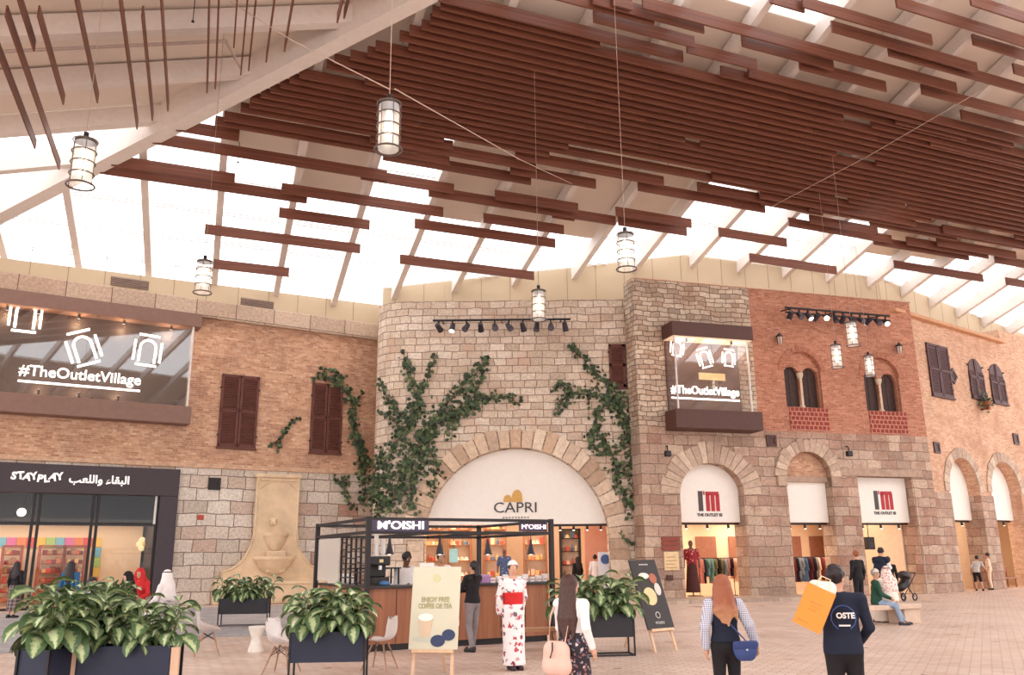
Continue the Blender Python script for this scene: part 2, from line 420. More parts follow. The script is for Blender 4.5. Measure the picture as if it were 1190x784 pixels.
B().box(-60, -45, -.3, 75, 75, 0).make('floor', floor_mat())['kind'] = 'structure'
M_GREYPAVE = masonry('grey_paving', .5, .3, .015, [(158, 154, 156), (180, 176, 178), (146, 144, 148)], (134, 128, 128), rough=.45, wob=.02, bumpd=.01, wall=False, spec=.4)
gp = [ground(x, y) for x, y in [(-120, 716), (-120, 775), (60, 752), (215, 741), (330, 738), (440, 728), (440, 708), (366, 702), (232, 706), (100, 708)]]
b = B(); lo = [b.bm.verts.new((p.x, p.y, .002)) for p in gp]; hi = [b.bm.verts.new((p.x, p.y, .012)) for p in gp]
b.bm.faces.new(hi)
for i in range(len(gp)): b.bm.faces.new((lo[i], lo[(i + 1) % len(gp)], hi[(i + 1) % len(gp)], hi[i]))
struct(b.make('floor_path', M_GREYPAVE))
# raised pavement along the centre and brick towers
b = B()
pv = [CW.w(-2.6, 0, 0), CW.w(-2.6, -2.2, 0), RW.w(RW.px(742, 700)[0] - 1, -2.6, 0), RW.w(RW.px(960, 695)[0], -2.4, 0), RW.w(RW.px(990, 695)[0], -.4, 0), RW.w(RW.px(990, 695)[0], .1, 0), RW.w(RW.px(742, 700)[0], .1, 0), CW.w(4.9, 0, 0)]
lo = [b.bm.verts.new((p.x, p.y, .001)) for p in pv]; hi = [b.bm.verts.new((p.x, p.y, .11)) for p in pv]
b.bm.faces.new(hi)
for i in range(len(pv)): b.bm.faces.new((lo[i], lo[(i + 1) % len(pv)], hi[(i + 1) % len(pv)], hi[i]))
struct(b.make('floor_pavement', masonry('pavement_slabs', 1.2, .6, .012, [(186, 164, 148), (204, 182, 164), (176, 154, 138)], (150, 128, 114), rough=.5, wob=.01, bumpd=.01, wall=False)))

# ---- left wall: brick over stone blocks ---------------------------
xl = LW.px(0, 600)[0] - 9; xr = 9.5
z_br = LW.px(206, 541)[1]
z_c0 = LW.px(320, 381)[1]; z_c1 = LW.px(200, 345)[1]
xs1 = LW.px(200, 640)[0]
struct(sheet([(xl, z_br), (xr, z_br), (xr, z_c0 + .05), (xl, z_c0 + .05)], [], .6, 'wall_left', MB['brick_tan'], LW))
struct(sheet([(xs1, -.05), (xr, -.05), (xr, z_br), (xs1, z_br)], [], .6, 'wall_left_base', MB['blocks'], LW))
struct(B().box(xl, -.3, z_c0, xr, .9, z_c1, .04).make('trim_1', masonry('coping_stone', 2.1, 2., .02, [(176, 150, 130), (204, 180, 158), (190, 162, 140)], (110, 90, 78), wob=.01, bumpd=.02), None, LW.P, LW.rz))
struct(B().box(xl, -.09, z_br - .05, xr, .1, z_br + .13, .02).make('trim_2', M('ledge_stone', (196, 158, 130), .8, var=.1), None, LW.P, LW.rz))

struct(B().box(xl, .02, LW.px(100, 541)[1] - .06, xs1 + .05, .6, z_br + .01).make('wall_left_header', MB['blocks'], None, LW.P, LW.rz))
# ---- centre tower of pale ashlar with the wide arch ---------------
cx0 = CW.px(470, 480)[0]; cx1 = CW.px(742, 480)[0]; cz = CW.px(600, 349)[1]
ax0, ax1 = CW.px(493, 600)[0], CW.px(707.5, 600)[0]; azs = CW.px(600, 627)[1]; atop = CW.px(600, 520)[1]
struct(sheet([(cx0, -.05), (cx1 + 1.0, -.05), (cx1 + 1.0, cz), (cx0, cz)], [arch(ax0, ax1, -.02, azs, 40, atop - azs)], 1.0, 'wall_centre', MB['ashlar'], CW))
rc = cx0 - CW.px(432, 440)[0]
b = B(); N = 10
prof = [(cx0 - rc * math.sin(i / N * PI / 2), rc * (1 - math.cos(i / N * PI / 2))) for i in range(N + 1)] + [(cx0 - rc, 6.)]
for (xa, ya), (xb, yb) in zip(prof, prof[1:]): b.poly([(xa, ya, -.05), (xa, ya, cz), (xb, yb, cz), (xb, yb, -.05)])
b.poly([(x, y, cz) for x, y in prof] + [(cx0, 6., cz)])
def ring_mat():
    return MB['ashlar']
struct(b.make('wall_centre_corner', ring_mat(), None, CW.P, CW.rz))
def voussoirs(name, face, x0, x1, zs, rise, th, n, mat, proud=.06, legs=0, back=.2):
    c = (x0 + x1) / 2; r = (x1 - x0) / 2; bb = B()
    for i in range(n):
        a0, a1 = PI * i / n + .006, PI * (i + 1) / n - .006; t2 = th * random.uniform(.9, 1.1)
        P = [(c + (r + e) * math.cos(a), zs + (rise / r * r + e) * math.sin(a)) for e, a in ((.01, a0), (t2, a0), (t2, a1), (.01, a1))]
        bb.prism(P, -proud - random.uniform(0, .02), back)
    for i in range(legs):
        h = .42
        for sgn, xe in ((-1, x0), (1, x1)):
            w = th * random.uniform(.75, 1.1); bb.box(xe if sgn > 0 else xe - w, -proud, zs - (i + 1) * h + .006, xe + w if sgn > 0 else xe, back, zs - i * h - .006)
    return struct(bb.make(name, mat, None, face.P, face.rz))
voussoirs('trim_3', CW, ax0, ax1, azs, atop - azs, .82, 27, M_VOUS, .07, 5)

# ---- right tower: stone below, rubble and red brick above ----------
rx0 = RW.px(742, 480)[0]; rx1 = RW.px(1079, 520)[0]; rz1 = RW.px(900, 338)[1]; rzl = RW.px(960, 503)[1]; rxm = RW.px(876, 420)[0]
o1 = (RW.px(793, 620)[0], RW.px(868, 620)[0]); s1 = RW.px(829, 574)[1]; t1 = RW.px(829, 538)[1]
o2 = (RW.px(916, 580)[0], RW.px(968, 580)[0]); s2 = RW.px(941, 553.5)[1]; t2_ = RW.px(941, 525)[1]
o3 = (RW.px(1001, 600)[0], RW.px(1064.5, 600)[0]); s3 = RW.px(1030, 554)[1]
struct(sheet([(rx0, -.05), (rx1, -.05), (rx1, rzl), (rx0, rzl)],
       [arch(*o1, .02, s1, 24, t1 - s1), arch(*o2, .02, s2, 24, t2_ - s2), [(o3[0], .02), (o3[1], .02), (o3[1], s3), (o3[0], s3)]], .95, 'wall_right_base', MB['pier'], RW))
struct(sheet([(rx0, rzl), (rxm, rzl), (rxm, rz1), (rx0, rz1)], [], .95, 'wall_right_rubble', MB['rubble'], RW))
# twin-arched windows in the red brick
wins = []
for (xa, xb, ytop, yspr, ybot) in ((913, 955.5, 409, 431, 473), (1005.5, 1046, 416, 438, 477.5)):
    x0, x1, _, _ = RW.rect(xa, 440, xb, 470); zb = RW.px((xa + xb) / 2, ybot)[1]; zs = RW.px((xa + xb) / 2, yspr)[1]; zt = RW.px((xa + xb) / 2, ytop)[1]
    wins.append((x0, x1, zb, zs, zt))
struct(sheet([(rxm, rzl), (rx1, rzl), (rx1 - .05, rz1), (rxm, rz1)], [arch(x0, x1, zb, zs, 24, zt - zs) for x0, x1, zb, zs, zt in wins], .95, 'wall_right_brick', MB['brick_red'], RW))
M_SHUTD = M('window_dark_wood', (62, 40, 34), .6, var=.1)
for i, (x0, x1, zb, zs, zt) in enumerate(wins):
    w = (x1 - x0); g = .08 * w; h2 = (w - g) / 2; zq = zs - .12
    ho = [arch(x0 + .05, x0 + h2, zb + .02, zq - h2 * .1, 14), arch(x1 - h2, x1 - .05, zb + .02, zq - h2 * .1, 14)]
    o = sheet(arch(x0, x1, zb, zs, 24, zt - zs), ho, .2, 'window_%d' % (i + 1), MB['brick_red'], RW, .16); struct(o)
    bb = B()
    for q in (0, 1):
        xa = x0 + .04 if q == 0 else x1 - h2; xb = xa + h2 - .03
        bb.box(xa, .34, zb, xb, .37, zt - .3)
        k = zb + .05
        while k < zs + .2: bb.box(xa + .05, .325, k, xb - .05, .342, k + .07); k += .1
        bb.box((xa + xb) / 2 - .03, .31, zb, (xa + xb) / 2 + .03, .345, zt - .35)
    bb.make('shutter_panel', M_SHUTD, o)
    xm = (x0 + x1) / 2
    B().lathe([(.13, 0), (.13, .08), (.085, .14), (.075, zq - zb - .22), (.1, zq - zb - .2), (.16, zq - zb - .02), (.16, zq - zb + .06), (0, zq - zb + .06)], (xm, .22, zb), 14).make('column', M('column_stone', (206, 184, 160), .7), o, smooth=True)
    voussoirs('trim_%d' % (4 + i), RW, x0, x1, zs, zt - zs, .26, 26, vous_mat('brick_wedges', [(160, 104, 84), (182, 124, 100), (172, 112, 90)]), .03)
    # pierced brick parapet under the window
    xa, xb, za, zc = RW.rect(*((917.6, 474, 963, 500) if i == 0 else (1010.6, 478.5, 1054, 504)))
    bb = B(); ny = 5; hh = (zc - za) / ny
    for r_ in range(ny):
        bb.box(xa, -.05, za + r_ * hh, xb, .05, za + r_ * hh + .04)
        nb = 9
        for k in range(nb):
            u = xa + (xb - xa) * (k + (.5 if r_ % 2 else .12)) / nb
            if u + .16 < xb: bb.box(u, -.05, za + r_ * hh + .04, u + .04, .05, za + r_ * hh + hh)
    p = struct(bb.make('window_parapet', M('parapet_mortar', (186, 130, 110), .8, var=.1), None, RW.P, RW.rz))
    B().box(xa + .02, -.035, za, xb - .02, .0, zc).make('backing', M('parapet_red_brick', (140, 58, 48), .8), p)
voussoirs('trim_6', RW, o1[0], o1[1], s1, t1 - s1, .85, 19, M_VOUSB, .05)
voussoirs('trim_7', RW, o2[0], o2[1], s2, t2_ - s2, .55, 15, M_VOUSB, .07, 1)
struct(B().box(o3[0] - .9, -.08, s3, o3[1] + .6, .25, s3 + .35, .03).make('trim_8', M_VOUSB, None, RW.P, RW.rz))
struct(B().box(rx0, -.06, rz1, rx1, 1.0, rz1 + .06, .02).make('trim_9', M('capping', (196, 160, 136), .8), None, RW.P, RW.rz))
# tympanum of brick in the middle opening
struct(sheet(arch(*o2, s2, s2 + .01, 24, t2_ - s2), [], .3, 'wall_tympanum', MB['brick_tan'], RW, .3))
struct(B().box(o2[0], .25, s2 - .22, o2[1], .7, s2 + .02, .02).make('trim_10', M_VOUSB, None, RW.P, RW.rz))

# ---- wing receding to the far right -------------------------------
wz = WG.px(1110, 384)[1]; wxe = WG.px(1163, 402)[0]; wz2 = WG.px(1172, 393)[1] + .35
wa = []
for (xa, xb, yr, ysp, ytop, yr2) in ((1108, 1143, 604, 572, 532, 0), (1157, 1191, 604, 574, 537, 0)):
    x0 = WG.px(xa, yr)[0]; x1 = WG.px(xb, yr)[0]; zs = WG.px((xa + xb) / 2, ysp)[1]; zt = WG.px((xa + xb) / 2 - 8, ytop)[1]; wa.append((x0, x1, zs, zt))
wend = WG.px(1255, 600)[0] + 12
x3 = wa[1][1] + (wa[1][0] - wa[0][1])
struct(sheet([(0, -.05), (.75, -.05), (.75, wz), (0, wz)], [], .1, 'wall_wing_return', MB['brick_wing'], WG))
struct(sheet([(.75, -.05), (wend, -.05), (wend, wz2), (wxe, wz2), (wxe, wz), (.75, wz)], [arch(a, c, .02, d, 24, e - d) for a, c, d, e in wa], .9, 'wall_wing', MB['brick_wing'], WG))
for i, (a, c, d, e) in enumerate(wa): voussoirs('trim_%d' % (11 + i), WG, a, c, d, e - d, .5, 15, M_VOUSB, .05)
bb = B()
for i, (xa, xb) in enumerate(((.02, wa[0][0] - .01), (wa[0][1] + .01, wa[1][0] - .01))):
    bb.box(xa - (.03 if i else 0), -.05, 0, .7 if i == 0 else xb + .03, .06 if i == 0 else .93, wa[0][2] - .1)
    if i == 0: bb.box(.7, -.05, 0, xb + .03, .93, wa[0][2] - .1)
struct(bb.make('wall_wing_piers', MB['pier'], None, WG.P, WG.rz))
struct(B().box(-.1, -.3, wz - .02, wxe, .9, wz + .16, .03).make('trim_13', M('wing_coping', (200, 150, 112), .7), None, WG.P, WG.rz))

# ------------------------------------------------------------------ roof
SL = R(15)
E2 = azv(67); E1 = azv(-19.7) * math.cos(SL) - Vector((0, 0, math.sin(SL))); EU = -E1
NB = E1.cross(E2).normalized()
if NB.z < 0: NB = -NB
RO = on_plane(227, 310, LW.P + LW.y * .6, LW.y)
def roofB(u, v, off=0.): return RO + E2 * u + EU * v - Vector((0, 0, off))
def uvB(x, y, off=0.):
    p = on_plane(x, y, RO - Vector((0, 0, off)), NB) - (RO - Vector((0, 0, off)))
    # solve in the plane
    a, c, d = E2.dot(E2), E2.dot(EU), EU.dot(EU); e, f = p.dot(E2), p.dot(EU); k = a * d - c * c
    return (e * d - f * c) / k, (a * f - c * e) / k
_dz = Vector((0, 0, 1.15))
H0 = on_plane(0, 253, RO - _dz, NB) + _dz; H1 = on_plane(497, -3, RO - _dz, NB) + _dz; HD = (H1 - H0)
LS = azv(-19.7); LU = azv(70.3) * math.cos(SL) + Vector((0, 0, math.sin(SL)))
NL = LS.cross(LU).normalized()
if NL.z < 0: NL = -NL
def roofL(s, t, off=0.): return H0 + LS * s + LU * t - Vector((0, 0, off))
def stL(x, y, off=0.):
    p = on_plane(x, y, H0 - Vector((0, 0, off)), NL) - (H0 - Vector((0, 0, off))); return p.dot(LS), p.dot(LU)
def zB(x, y): return RO.z - ((x - RO.x) * NB.x + (y - RO.y) * NB.y) / NB.z
def zL(x, y): return H0.z - ((x - H0.x) * NL.x + (y - H0.y) * NL.y) / NL.z
def roof_z(x, y): return min(zB(x, y), zL(x, y))
def planB(p):
    d = p - RO; d = Vector((d.x, d.y, 0)); a = Vector((E2.x, E2.y, 0)); c = Vector((EU.x, EU.y, 0)); k = a.x * c.y - a.y * c.x
    return (d.x * c.y - d.y * c.x) / k, (a.x * d.y - a.y * d.x) / k
hu0, hv0 = planB(H0); hu1, hv1 = planB(H1)
def v_hip(u): return hv0 + (u - hu0) * (hv1 - hv0) / (hu1 - hu0)
UR = [-1.87 + 2.73 * k for k in range(-2, 21)]
VMAX = 31.
vb_px = {.86: (310, 182), 3.59: (385, 225), 6.32: (500, 138), 9.05: (537, 256), 11.78: (610, 262), 14.51: (672, 275), 17.24: (745, 251), 19.97: (850, 208), 22.7: (915, 236), 25.43: (965, 254), 28.16: (1060, 207), 30.89: (1030, 297), 33.62: (1075, 300), 36.35: (1130, 291)}
def vb(u):
    for k, (x, y) in vb_px.items():
        if abs(k - u) < .4: return uvB(x, y)[1]
    return 9.6 if u > 38 else 11.5
def quad(bb, f, u0, u1, v0, v1, off=0., th=.0, clip=None):
    P = [(u0, v0), (u1, v0), (u1, v1), (u0, v1)]
    if clip:
        P = [(u0, min(v0, clip(u0))), (u1, min(v0, clip(u1))), (u1, min(v1, clip(u1))), (u0, min(v1, clip(u0)))]
    if max(p[1] for p in P) - min(p[1] for p in P) < .05: return
    A = [bb.bm.verts.new(f(u, v, off)) for u, v in P]
    if not th: bb.bm.faces.new(A); return
    C = [bb.bm.verts.new(f(u, v, off - th)) for u, v in P]
    bb.bm.faces.new(A); bb.bm.faces.new(C[::-1])
    for i in range(4): bb.bm.faces.new((A[i], A[(i + 1) % 4], C[(i + 1) % 4], C[i]))
ceil = B(); wn = 0; M_BAR = M('glazing_bar', (206, 200, 198), .5, var=.02)
for u0, u1 in zip(UR, UR[1:]):
    g = vb(u0)
    glz = [(-9., g)]
    if 6 < u0 < 12: glz.append((19.4, 21.8))
    if 12 < u0 < 18: glz.append((19.6, 22.6))
    if 20 < u0 < 25: glz.append((22.6, 25.))
    if u0 > 30: glz.append((21., 23.))
    glz = [q for q in glz if q[1] < 23]; glz.append((23.4, 29.8)); glz.append((VMAX, VMAX))  # upper glass band out of view, added to light the slats
    last = None
    for a, c in glz:
        if last is not None: quad(ceil, roofB, u0, u1, last, a, 0, .15, v_hip)
        last = c
    wn += 1
    pb = B(); bars = B()
    for a, c in glz:
        quad(pb, roofB, u0 + .03, u1 - .03, a, c, .05, 0, v_hip)
        v = math.ceil(a / 2.1) * 2.1
        while v < c - .3:
            if v < v_hip(u0) - .2 and v < v_hip(u1) - .2:
                for dv in (0, .18): bars.bar(roofB(u0, v + dv, .06), roofB(u1, v + dv, .06), .03, .05)
            v += 2.1
    o = struct(pb.make('window_%d' % (wn + 2), M_SKY))
    if len(bars.bm.verts): bars.make('glazing_bar', M_BAR, o)
    else: bars.bm.free()
# the other roof slope, left of the diagonal beam
cpx = planB  # hip in (s, t) of the left slope: H0 is (0, 0)
hs1 = (H1 - H0).dot(LS); ht1 = (H1 - H0).dot(LU)
def s_hip(t): return t * hs1 / ht1          # slope lies on s < s_hip(t)
ss_glass = stL(50, 148, .6)[0] - .1
def quadL(bb, s0, s1, t0, t1, th=0., off=0.):
    P = [(s0, t0), (min(s1, s_hip(t0)), t0), (min(s1, s_hip(t1)), t1), (s0, t1)]
    if P[1][0] <= s0 and P[2][0] <= s0: return
    P = [(max(s, s0), t) for s, t in P]
    vs = [bb.bm.verts.new(roofL(s, t, off)) for s, t in P]; v2 = [bb.bm.verts.new(roofL(s, t, off - th)) for s, t in P] if th else None
    if abs(P[1][0] - P[0][0]) < 1e-3: vs.pop(1) if False else None
    try: bb.bm.faces.new(vs)
    except Exception: pass
    if th:
        bb.bm.faces.new(v2[::-1])
        for i in range(4): bb.bm.faces.new((vs[i], vs[(i + 1) % 4], v2[(i + 1) % 4], v2[i]))
s_ref = stL(50, 150, .6)[0]
SR = [s_ref + 2.73 * k for k in range(-9, 8)]
step = .5
for a in np.arange(-8, 30, step):
    a = float(a)
    for i, (s0, s1) in enumerate(zip(SR, SR[1:])):
        if s0 < ss_glass - .2: quadL(ceil, s0, s1, a, a + step, .15)
struct(ceil.make('ceiling', M_CEIL))
pb = B()
for a in np.arange(-10, 12, step): quadL(pb, ss_glass, SR[-1] + 8, float(a), float(a) + step, 0, .05)
struct(pb.make('window_%d' % (wn + 3), M_SKY))

# rafters and the diagonal beam
for u in UR:
    top = min(v_hip(u), VMAX)
    if top < -3: continue
    b0 = -1.0
    B().bar(roofB(u, b0, .36), roofB(u, top, .36), .26, .55).make('ceiling_beam', M_STEEL)['kind'] = 'structure'
for s in SR:
    c = min(26., s * ht1 / hs1)
    if c < -8.5: continue
    B().bar(roofL(s, -9, .40), roofL(s, c, .40), .34, .62).make('ceiling_beam', M_STEEL)['kind'] = 'structure'
hb = B(); d = HD.normalized()
a_, c_ = H0 - d * 5 - Vector((0, 0, .62)), H1 + d * 14 - Vector((0, 0, .62))
hb.bar(a_, c_, .55, 1.15).make('ceiling_beam', M_STEEL)['kind'] = 'structure'
# unseen slope beyond the ridge; its glazing is added to light the hall
def roofR(u, v, off=0.): p = roofB(u, VMAX, off); return p + Vector((EU.x, EU.y, -EU.z)) * v
pb = B()
for u in UR + [UR[0] - 2.73 * k for k in range(1, 6)]: B().bar(roofR(u, 0, .36), roofR(u, 34, .36), .26, .55).make('ceiling_beam', M_STEEL)['kind'] = 'structure'
b = B()
for u0, u1 in zip(UR, UR[1:]):
    A = [roofR(u0, 0), roofR(u1, 0), roofR(u1, 34), roofR(u0, 34)]; pb.poly(A[:2] + [roofR(u1, 16), roofR(u0, 16)]); quad(b, lambda u, v, o: roofR(u, v, o), u0, u1, 16, 34, 0, .15)
struct(pb.make('window_%d' % (wn + 4), M_SKY)); struct(b.make('ceiling_rear', M_CEIL))
# clerestory walls above the stone: tops follow the roof
def clere(name, P, a, x0, x1, zb, n=1, seams=True, jog=None):
    f = Face(P, a); bb = B()
    def zt(x): w = f.w(x, 0, 0); return roof_z(w.x, w.y) + .02
    bb.prism([(x0, zb), (x1, zb), (x1, zt(x1)), (x0, zt(x0))], 0, .25)
    o = struct(bb.make(name, M_BEIGE, None, f.P, f.rz)); sm = B(); x = x0 + .6
    while x < x1 - .1: sm.box(x - .012, -.006, zb, x + .012, .002, zt(x) - .02); x += 2.73 / math.cos(R(9)) / 2
    sm.make('seam', M('seam_brown', (140, 122, 100), .7), o); return f
CL = clere('wall_clerestory_left', LW.P + LW.y * .6, 58, xl, LW.px(440, 350, .6)[0] + 1.5, z_c0)
CC = clere('wall_clerestory_centre', Vector((0, 39.6, 0)), 90, -6.2, 8.5, 11.)
CR = clere('wall_clerestory_right', Vector((8.5, 39.6, 0)), 69.2, 0, 11.9, 11.)
CQ = clere('wall_clerestory_wing', Vector((19.6, 43.8, 0)), 54.7, 0, 26, 11.)
# ------------------------------------------------------------------ shop rooms behind the openings
def room(name, face, x0, x1, y0, y1, z1, mat, floor=True):
    bb = B()
    bb.box(x0 - .1, y0, 0, x0, y1, z1).box(x1, y0, 0, x1 + .1, y1, z1).box(x0, y1, 0, x1, y1 + .1, z1).box(x0 - .1, y0, z1, x1 + .1, y1 + .1, z1 + .1)
    o = struct(bb.make('wall_' + name, mat, None, face.P, face.rz))
    if floor: struct(B().box(x0, y0 - .8, .0, x1, y1, .03).make('floor_' + name, M('shop_floor', (214, 180, 152), .35, var=.02), None, face.P, face.rz))
    return o
def area(name, face, x, y, z, w, h, power, col=(255, 230, 204), down=True, rot=None):
    ld = bpy.data.lights.new(name, 'AREA'); ld.shape = 'RECTANGLE'; ld.size = w; ld.size_y = h; ld.energy = power; ld.color = lin(col)[:3]
    o = bpy.data.objects.new(name, ld); COL.objects.link(o); o.location = face.w(x, y, z); o.rotation_euler = rot or (0, 0, face.rz); return o
room('arched_shop', CW, ax0 - 1.5, ax1 + 1.5, 1.02, 7.5, 4.3, M_SHOPW)
area('shop_ceiling_light', CW, (ax0 + ax1) / 2, 3.8, 4.2, 7, 4, 230)
room('clothes_shop', RW, o1[0] - .7, o3[1] + .06, .97, 6., 3.7, M_SHOPW)
area('shop_ceiling_light', RW, (o1[0] + o3[1]) / 2, 3., 3.6, 12, 3, 300)
room('far_shop', WG, .3, wa[0][1] + .6, .92, 5, 4.2, M_SHOPW)
area('shop_ceiling_light', WG, wa[0][0] + 1.2, 2.6, 4.1, 3, 2, 85)
room('end_shop', WG, wa[0][1] + .8, wa[1][1] + 4, .92, 5, 4.2, M_SHOPW)
area('shop_ceiling_light', WG, wa[1][0] + 2.2, 2.6, 4.1, 3, 2, 95)

# white fascia panels with their lettering
def track(face, x0, x1, y, z, n, name, label):
    t = empty(name, label, 'light track', face.w((x0 + x1) / 2, y, z), face.rz)
    L = (x1 - x0) / 2; B().box(-L, -.04, 0, L, .04, .09).make('rail', M_BLACK, t)
    for i in range(n):
        u = -L + 2 * L * (i + .5) / n
        B().cyl((u, 0, 0), (u, -.03, -.16), .05, .06).make('spot_head', M_BLACK, t)
        B().cyl((u, -.03, -.161), (u, -.032, -.175), .05).make('lamp_face', M_GLOW, t)
z608 = CW.px(600, 609, .4)[1]
fo = arch(ax0 + .02, ax1 - .02, z608, azs, 40, atop - azs)
if z608 > azs:
    c_, r_ = (ax0 + ax1) / 2, (ax1 - ax0) / 2; a_ = math.asin(min(1, (z608 - azs) / (atop - azs)))
    fo = [(c_ + (r_ - .02) * math.cos(a), azs + (atop - azs - .01) * math.sin(a)) for a in [a_ + (PI - 2 * a_) * i / 40 for i in range(41)]]
t = empty('fascia_sign', 'half-round white fascia with gold humps and dark lettering filling the widest arch', 'shop sign', CW.P, CW.rz)
sheet(fo, [], .12, 'panel', M_WHITE, None, .42, t)
x, z = CW.px(599, 590, .4); M_INK = M('dark_letters', (74, 66, 66), .5, var=0); M_GOLD = M('gold_letters', (206, 158, 84), .45, var=.02)
text('lettering', 'CAPRI', .62, M_INK, t, (x, .405, z), .03, sx=1.12)
bb = B()
for px_, w_, h_ in ((590, .36, .3), (601, .46, .52)):
    u, zz = CW.px(px_, 583, .4); bb.prism([(u - w_ / 2, zz)] + [(u - w_ / 2 * math.cos(PI * i / 12) ** 1 if False else u - w_ / 2 * math.cos(PI * i / 12), zz + h_ * math.sin(PI * i / 12) ** .7) for i in range(1, 12)] + [(u + w_ / 2, zz)], .39, .42)
bb.make('hump_logo', M_GOLD, t)
bb = B()
for i in range(9): bb.box(x - .55 + i * .13, .405, z - .43, x - .47 + i * .13, .42, z - .37)
bb.make('small_print', M('grey_letters', (150, 140, 134), .5, var=0), t)
track(CW, CW.px(643, 610, .45)[0], CW.px(706, 610, .45)[0], .5, z608 - .1, 4, 'track_lights', 'black spotlight rail under the white half-round fascia')

M_RED = M('red_letters', (176, 40, 48), .5, var=0)
def im_logo(parent, x, z, s, y):
    bb = B(); bb.box(x - .5 * s, y, z - .42 * s, x - .29 * s, y + .03, z + .42 * s); bb.make('letter_i', M_INK, parent)
    bb = B(); bb.box(x - .25 * s, y, z + .26 * s, x - .19 * s, y + .03, z + .42 * s); bb.make('apostrophe', M_RED, parent)
    bb = B()
    for k in range(3): bb.box(x + (-.14 + k * .235) * s, y, z - .42 * s, x + (.035 + k * .235) * s, y + .03, z + .3 * s)
    bb.box(x - .14 * s, y, z + .24 * s, x + .48 * s, y + .03, z + .4 * s); bb.make('letter_m', M_RED, parent)
    text('small_print', 'THE OUTLET SS', .17 * s, M_INK, parent, (x, y + .01, z - .58 * s), .02, bold=.006)
zsg = RW.px(829, 606.5, .4)[1]
t = empty('fascia_sign', 'arched white fascia with the red and black monogram beside the projecting window box', 'shop sign', RW.P, RW.rz)
sheet(arch(o1[0] + .02, o1[1] - .02, zsg, s1, 24, t1 - s1 - .02), [], .12, 'panel', M_WHITE, None, .42, t)
im_logo(t, *RW.px(824, 582, .4), 1.0, .40)
t = empty('fascia_sign', 'blank white rectangular fascia under the brick-filled arch', 'shop sign', RW.P, RW.rz)
B().box(o2[0] + .02, .42, zsg, o2[1] - .02, .54, s2 - .2).make('panel', M_WHITE, t)
t = empty('fascia_sign', 'square white fascia with the red and black monogram over the flat-topped opening', 'shop sign', RW.P, RW.rz)
B().box(o3[0] + .02, .42, zsg, o3[1] - .02, .54, s3).make('panel', M_WHITE, t)
im_logo(t, *RW.px(1027, 581, .4), 1.0, .40)
track(RW, o1[0], o1[1], .62, zsg - .1, 3, 'track_lights', 'black spotlight rail below the arched monogram fascia')
track(RW, o2[0], o2[1], .62, zsg - .1, 3, 'track_lights', 'black spotlight rail below the blank white fascia')
track(RW, o3[0], o3[1], .62, zsg - .1, 3, 'track_lights', 'black spotlight rail below the square monogram fascia')
for i, (a, c, d, e) in enumerate(wa):
    zq = WG.px(1120 if i == 0 else 1165, 604, .5)[1]
    t = empty('fascia_sign', ['plain white arched fascia in the arch nearer the monogram shop', 'plain white arched fascia in the farthest arch of the wing'][i], 'shop sign', WG.P, WG.rz)
    sheet(arch(a + .02, c - .02, zq, d, 24, e - d - .02), [], .1, 'panel', M_WHITE, None, .55, t)
    track(WG, a + .1, c - .1, .72, zq - .1, 2, 'track_lights', ['black spotlight rail in the arch nearer the monogram shop', 'black spotlight rail in the farthest arch of the wing'][i])

# ------------------------------------------------------------------ goods in the arched shop
M_WOODF = wood('shop_wood', (132, 82, 52), (168, 110, 72), 2)
GC = [(236, 206, 160), (206, 120, 90), (240, 226, 206), (186, 84, 66), (220, 176, 110), (126, 92, 70), (232, 190, 170), (90, 110, 130)]
GM = [M('goods_%d' % i, c, .5, var=.05) for i, c in enumerate(GC)]
GN = ['straw', 'coral', 'cream', 'brick-red', 'golden', 'brown', 'pink', 'slate-blue']
def shelf_unit(face, x, y, w, h, label, mat, n=5, back=True):
    t = empty('display_shelf', label, 'shelf', face.w(x, y, .03), face.rz)
    bb = B()
    for s_ in (-1, 1): bb.box(s_ * w / 2 - .05, 0, 0, s_ * w / 2 + .05, .4, h)
    bb.box(-w / 2, 0, h - .06, w / 2, .4, h); bb.make('frame', mat, t)
    if back: B().box(-w / 2, .38, 0, w / 2, .4, h).make('back_panel', M_SHOPW, t)
    zs_ = []
    for k in range(n):
        z_ = .15 + k * (h - .4) / (n - 1) * .92; B().box(-w / 2, 0, z_, w / 2, .38, z_ + .03).make('shelf', mat, t); zs_.append(z_ + .03)
    return zs_
def goods(face, x, y, w, zs_, per, group, where):
    for z_ in zs_:
        for k in range(per):
            i = random.randrange(8); u = x - w / 2 + .1 + (w - .2) * (k + .5) / per + random.uniform(-.03, .03)
            kind = random.choice(['box', 'bottle', 'hat'])
            if kind == 'box':
                bb = B().box(-.09, -.08, 0, .09, .08, random.uniform(.16, .34), .01); nm, cat = 'gift_box', 'box'
            elif kind == 'bottle':
                bb = B().lathe([(0, 0), (.055, 0), (.06, .03), (.06, .17), (.022, .23), (.022, .31), (0, .31)], seg=10); nm, cat = 'bottle', 'bottle'
            else:
                bb = B().lathe([(0, .0), (.15, 0), (.16, .02), (.1, .04), (.095, .12), (.06, .16), (0, .17)], seg=14); nm, cat = 'sun_hat', 'hat'
            o = bb.make(nm, GM[i], None, face.w(u, y + .17, .03 + z_), face.rz)
            tag(o, '%s %s standing on %s' % (GN[i], nm.replace('_', ' '), where), cat, group + ', %s %ss' % (GN[i], nm.replace('_', ' ')))
ux = [CW.px(p, 640, 5.)[0] for p in (462, 500, 534, 575, 622, 662)]
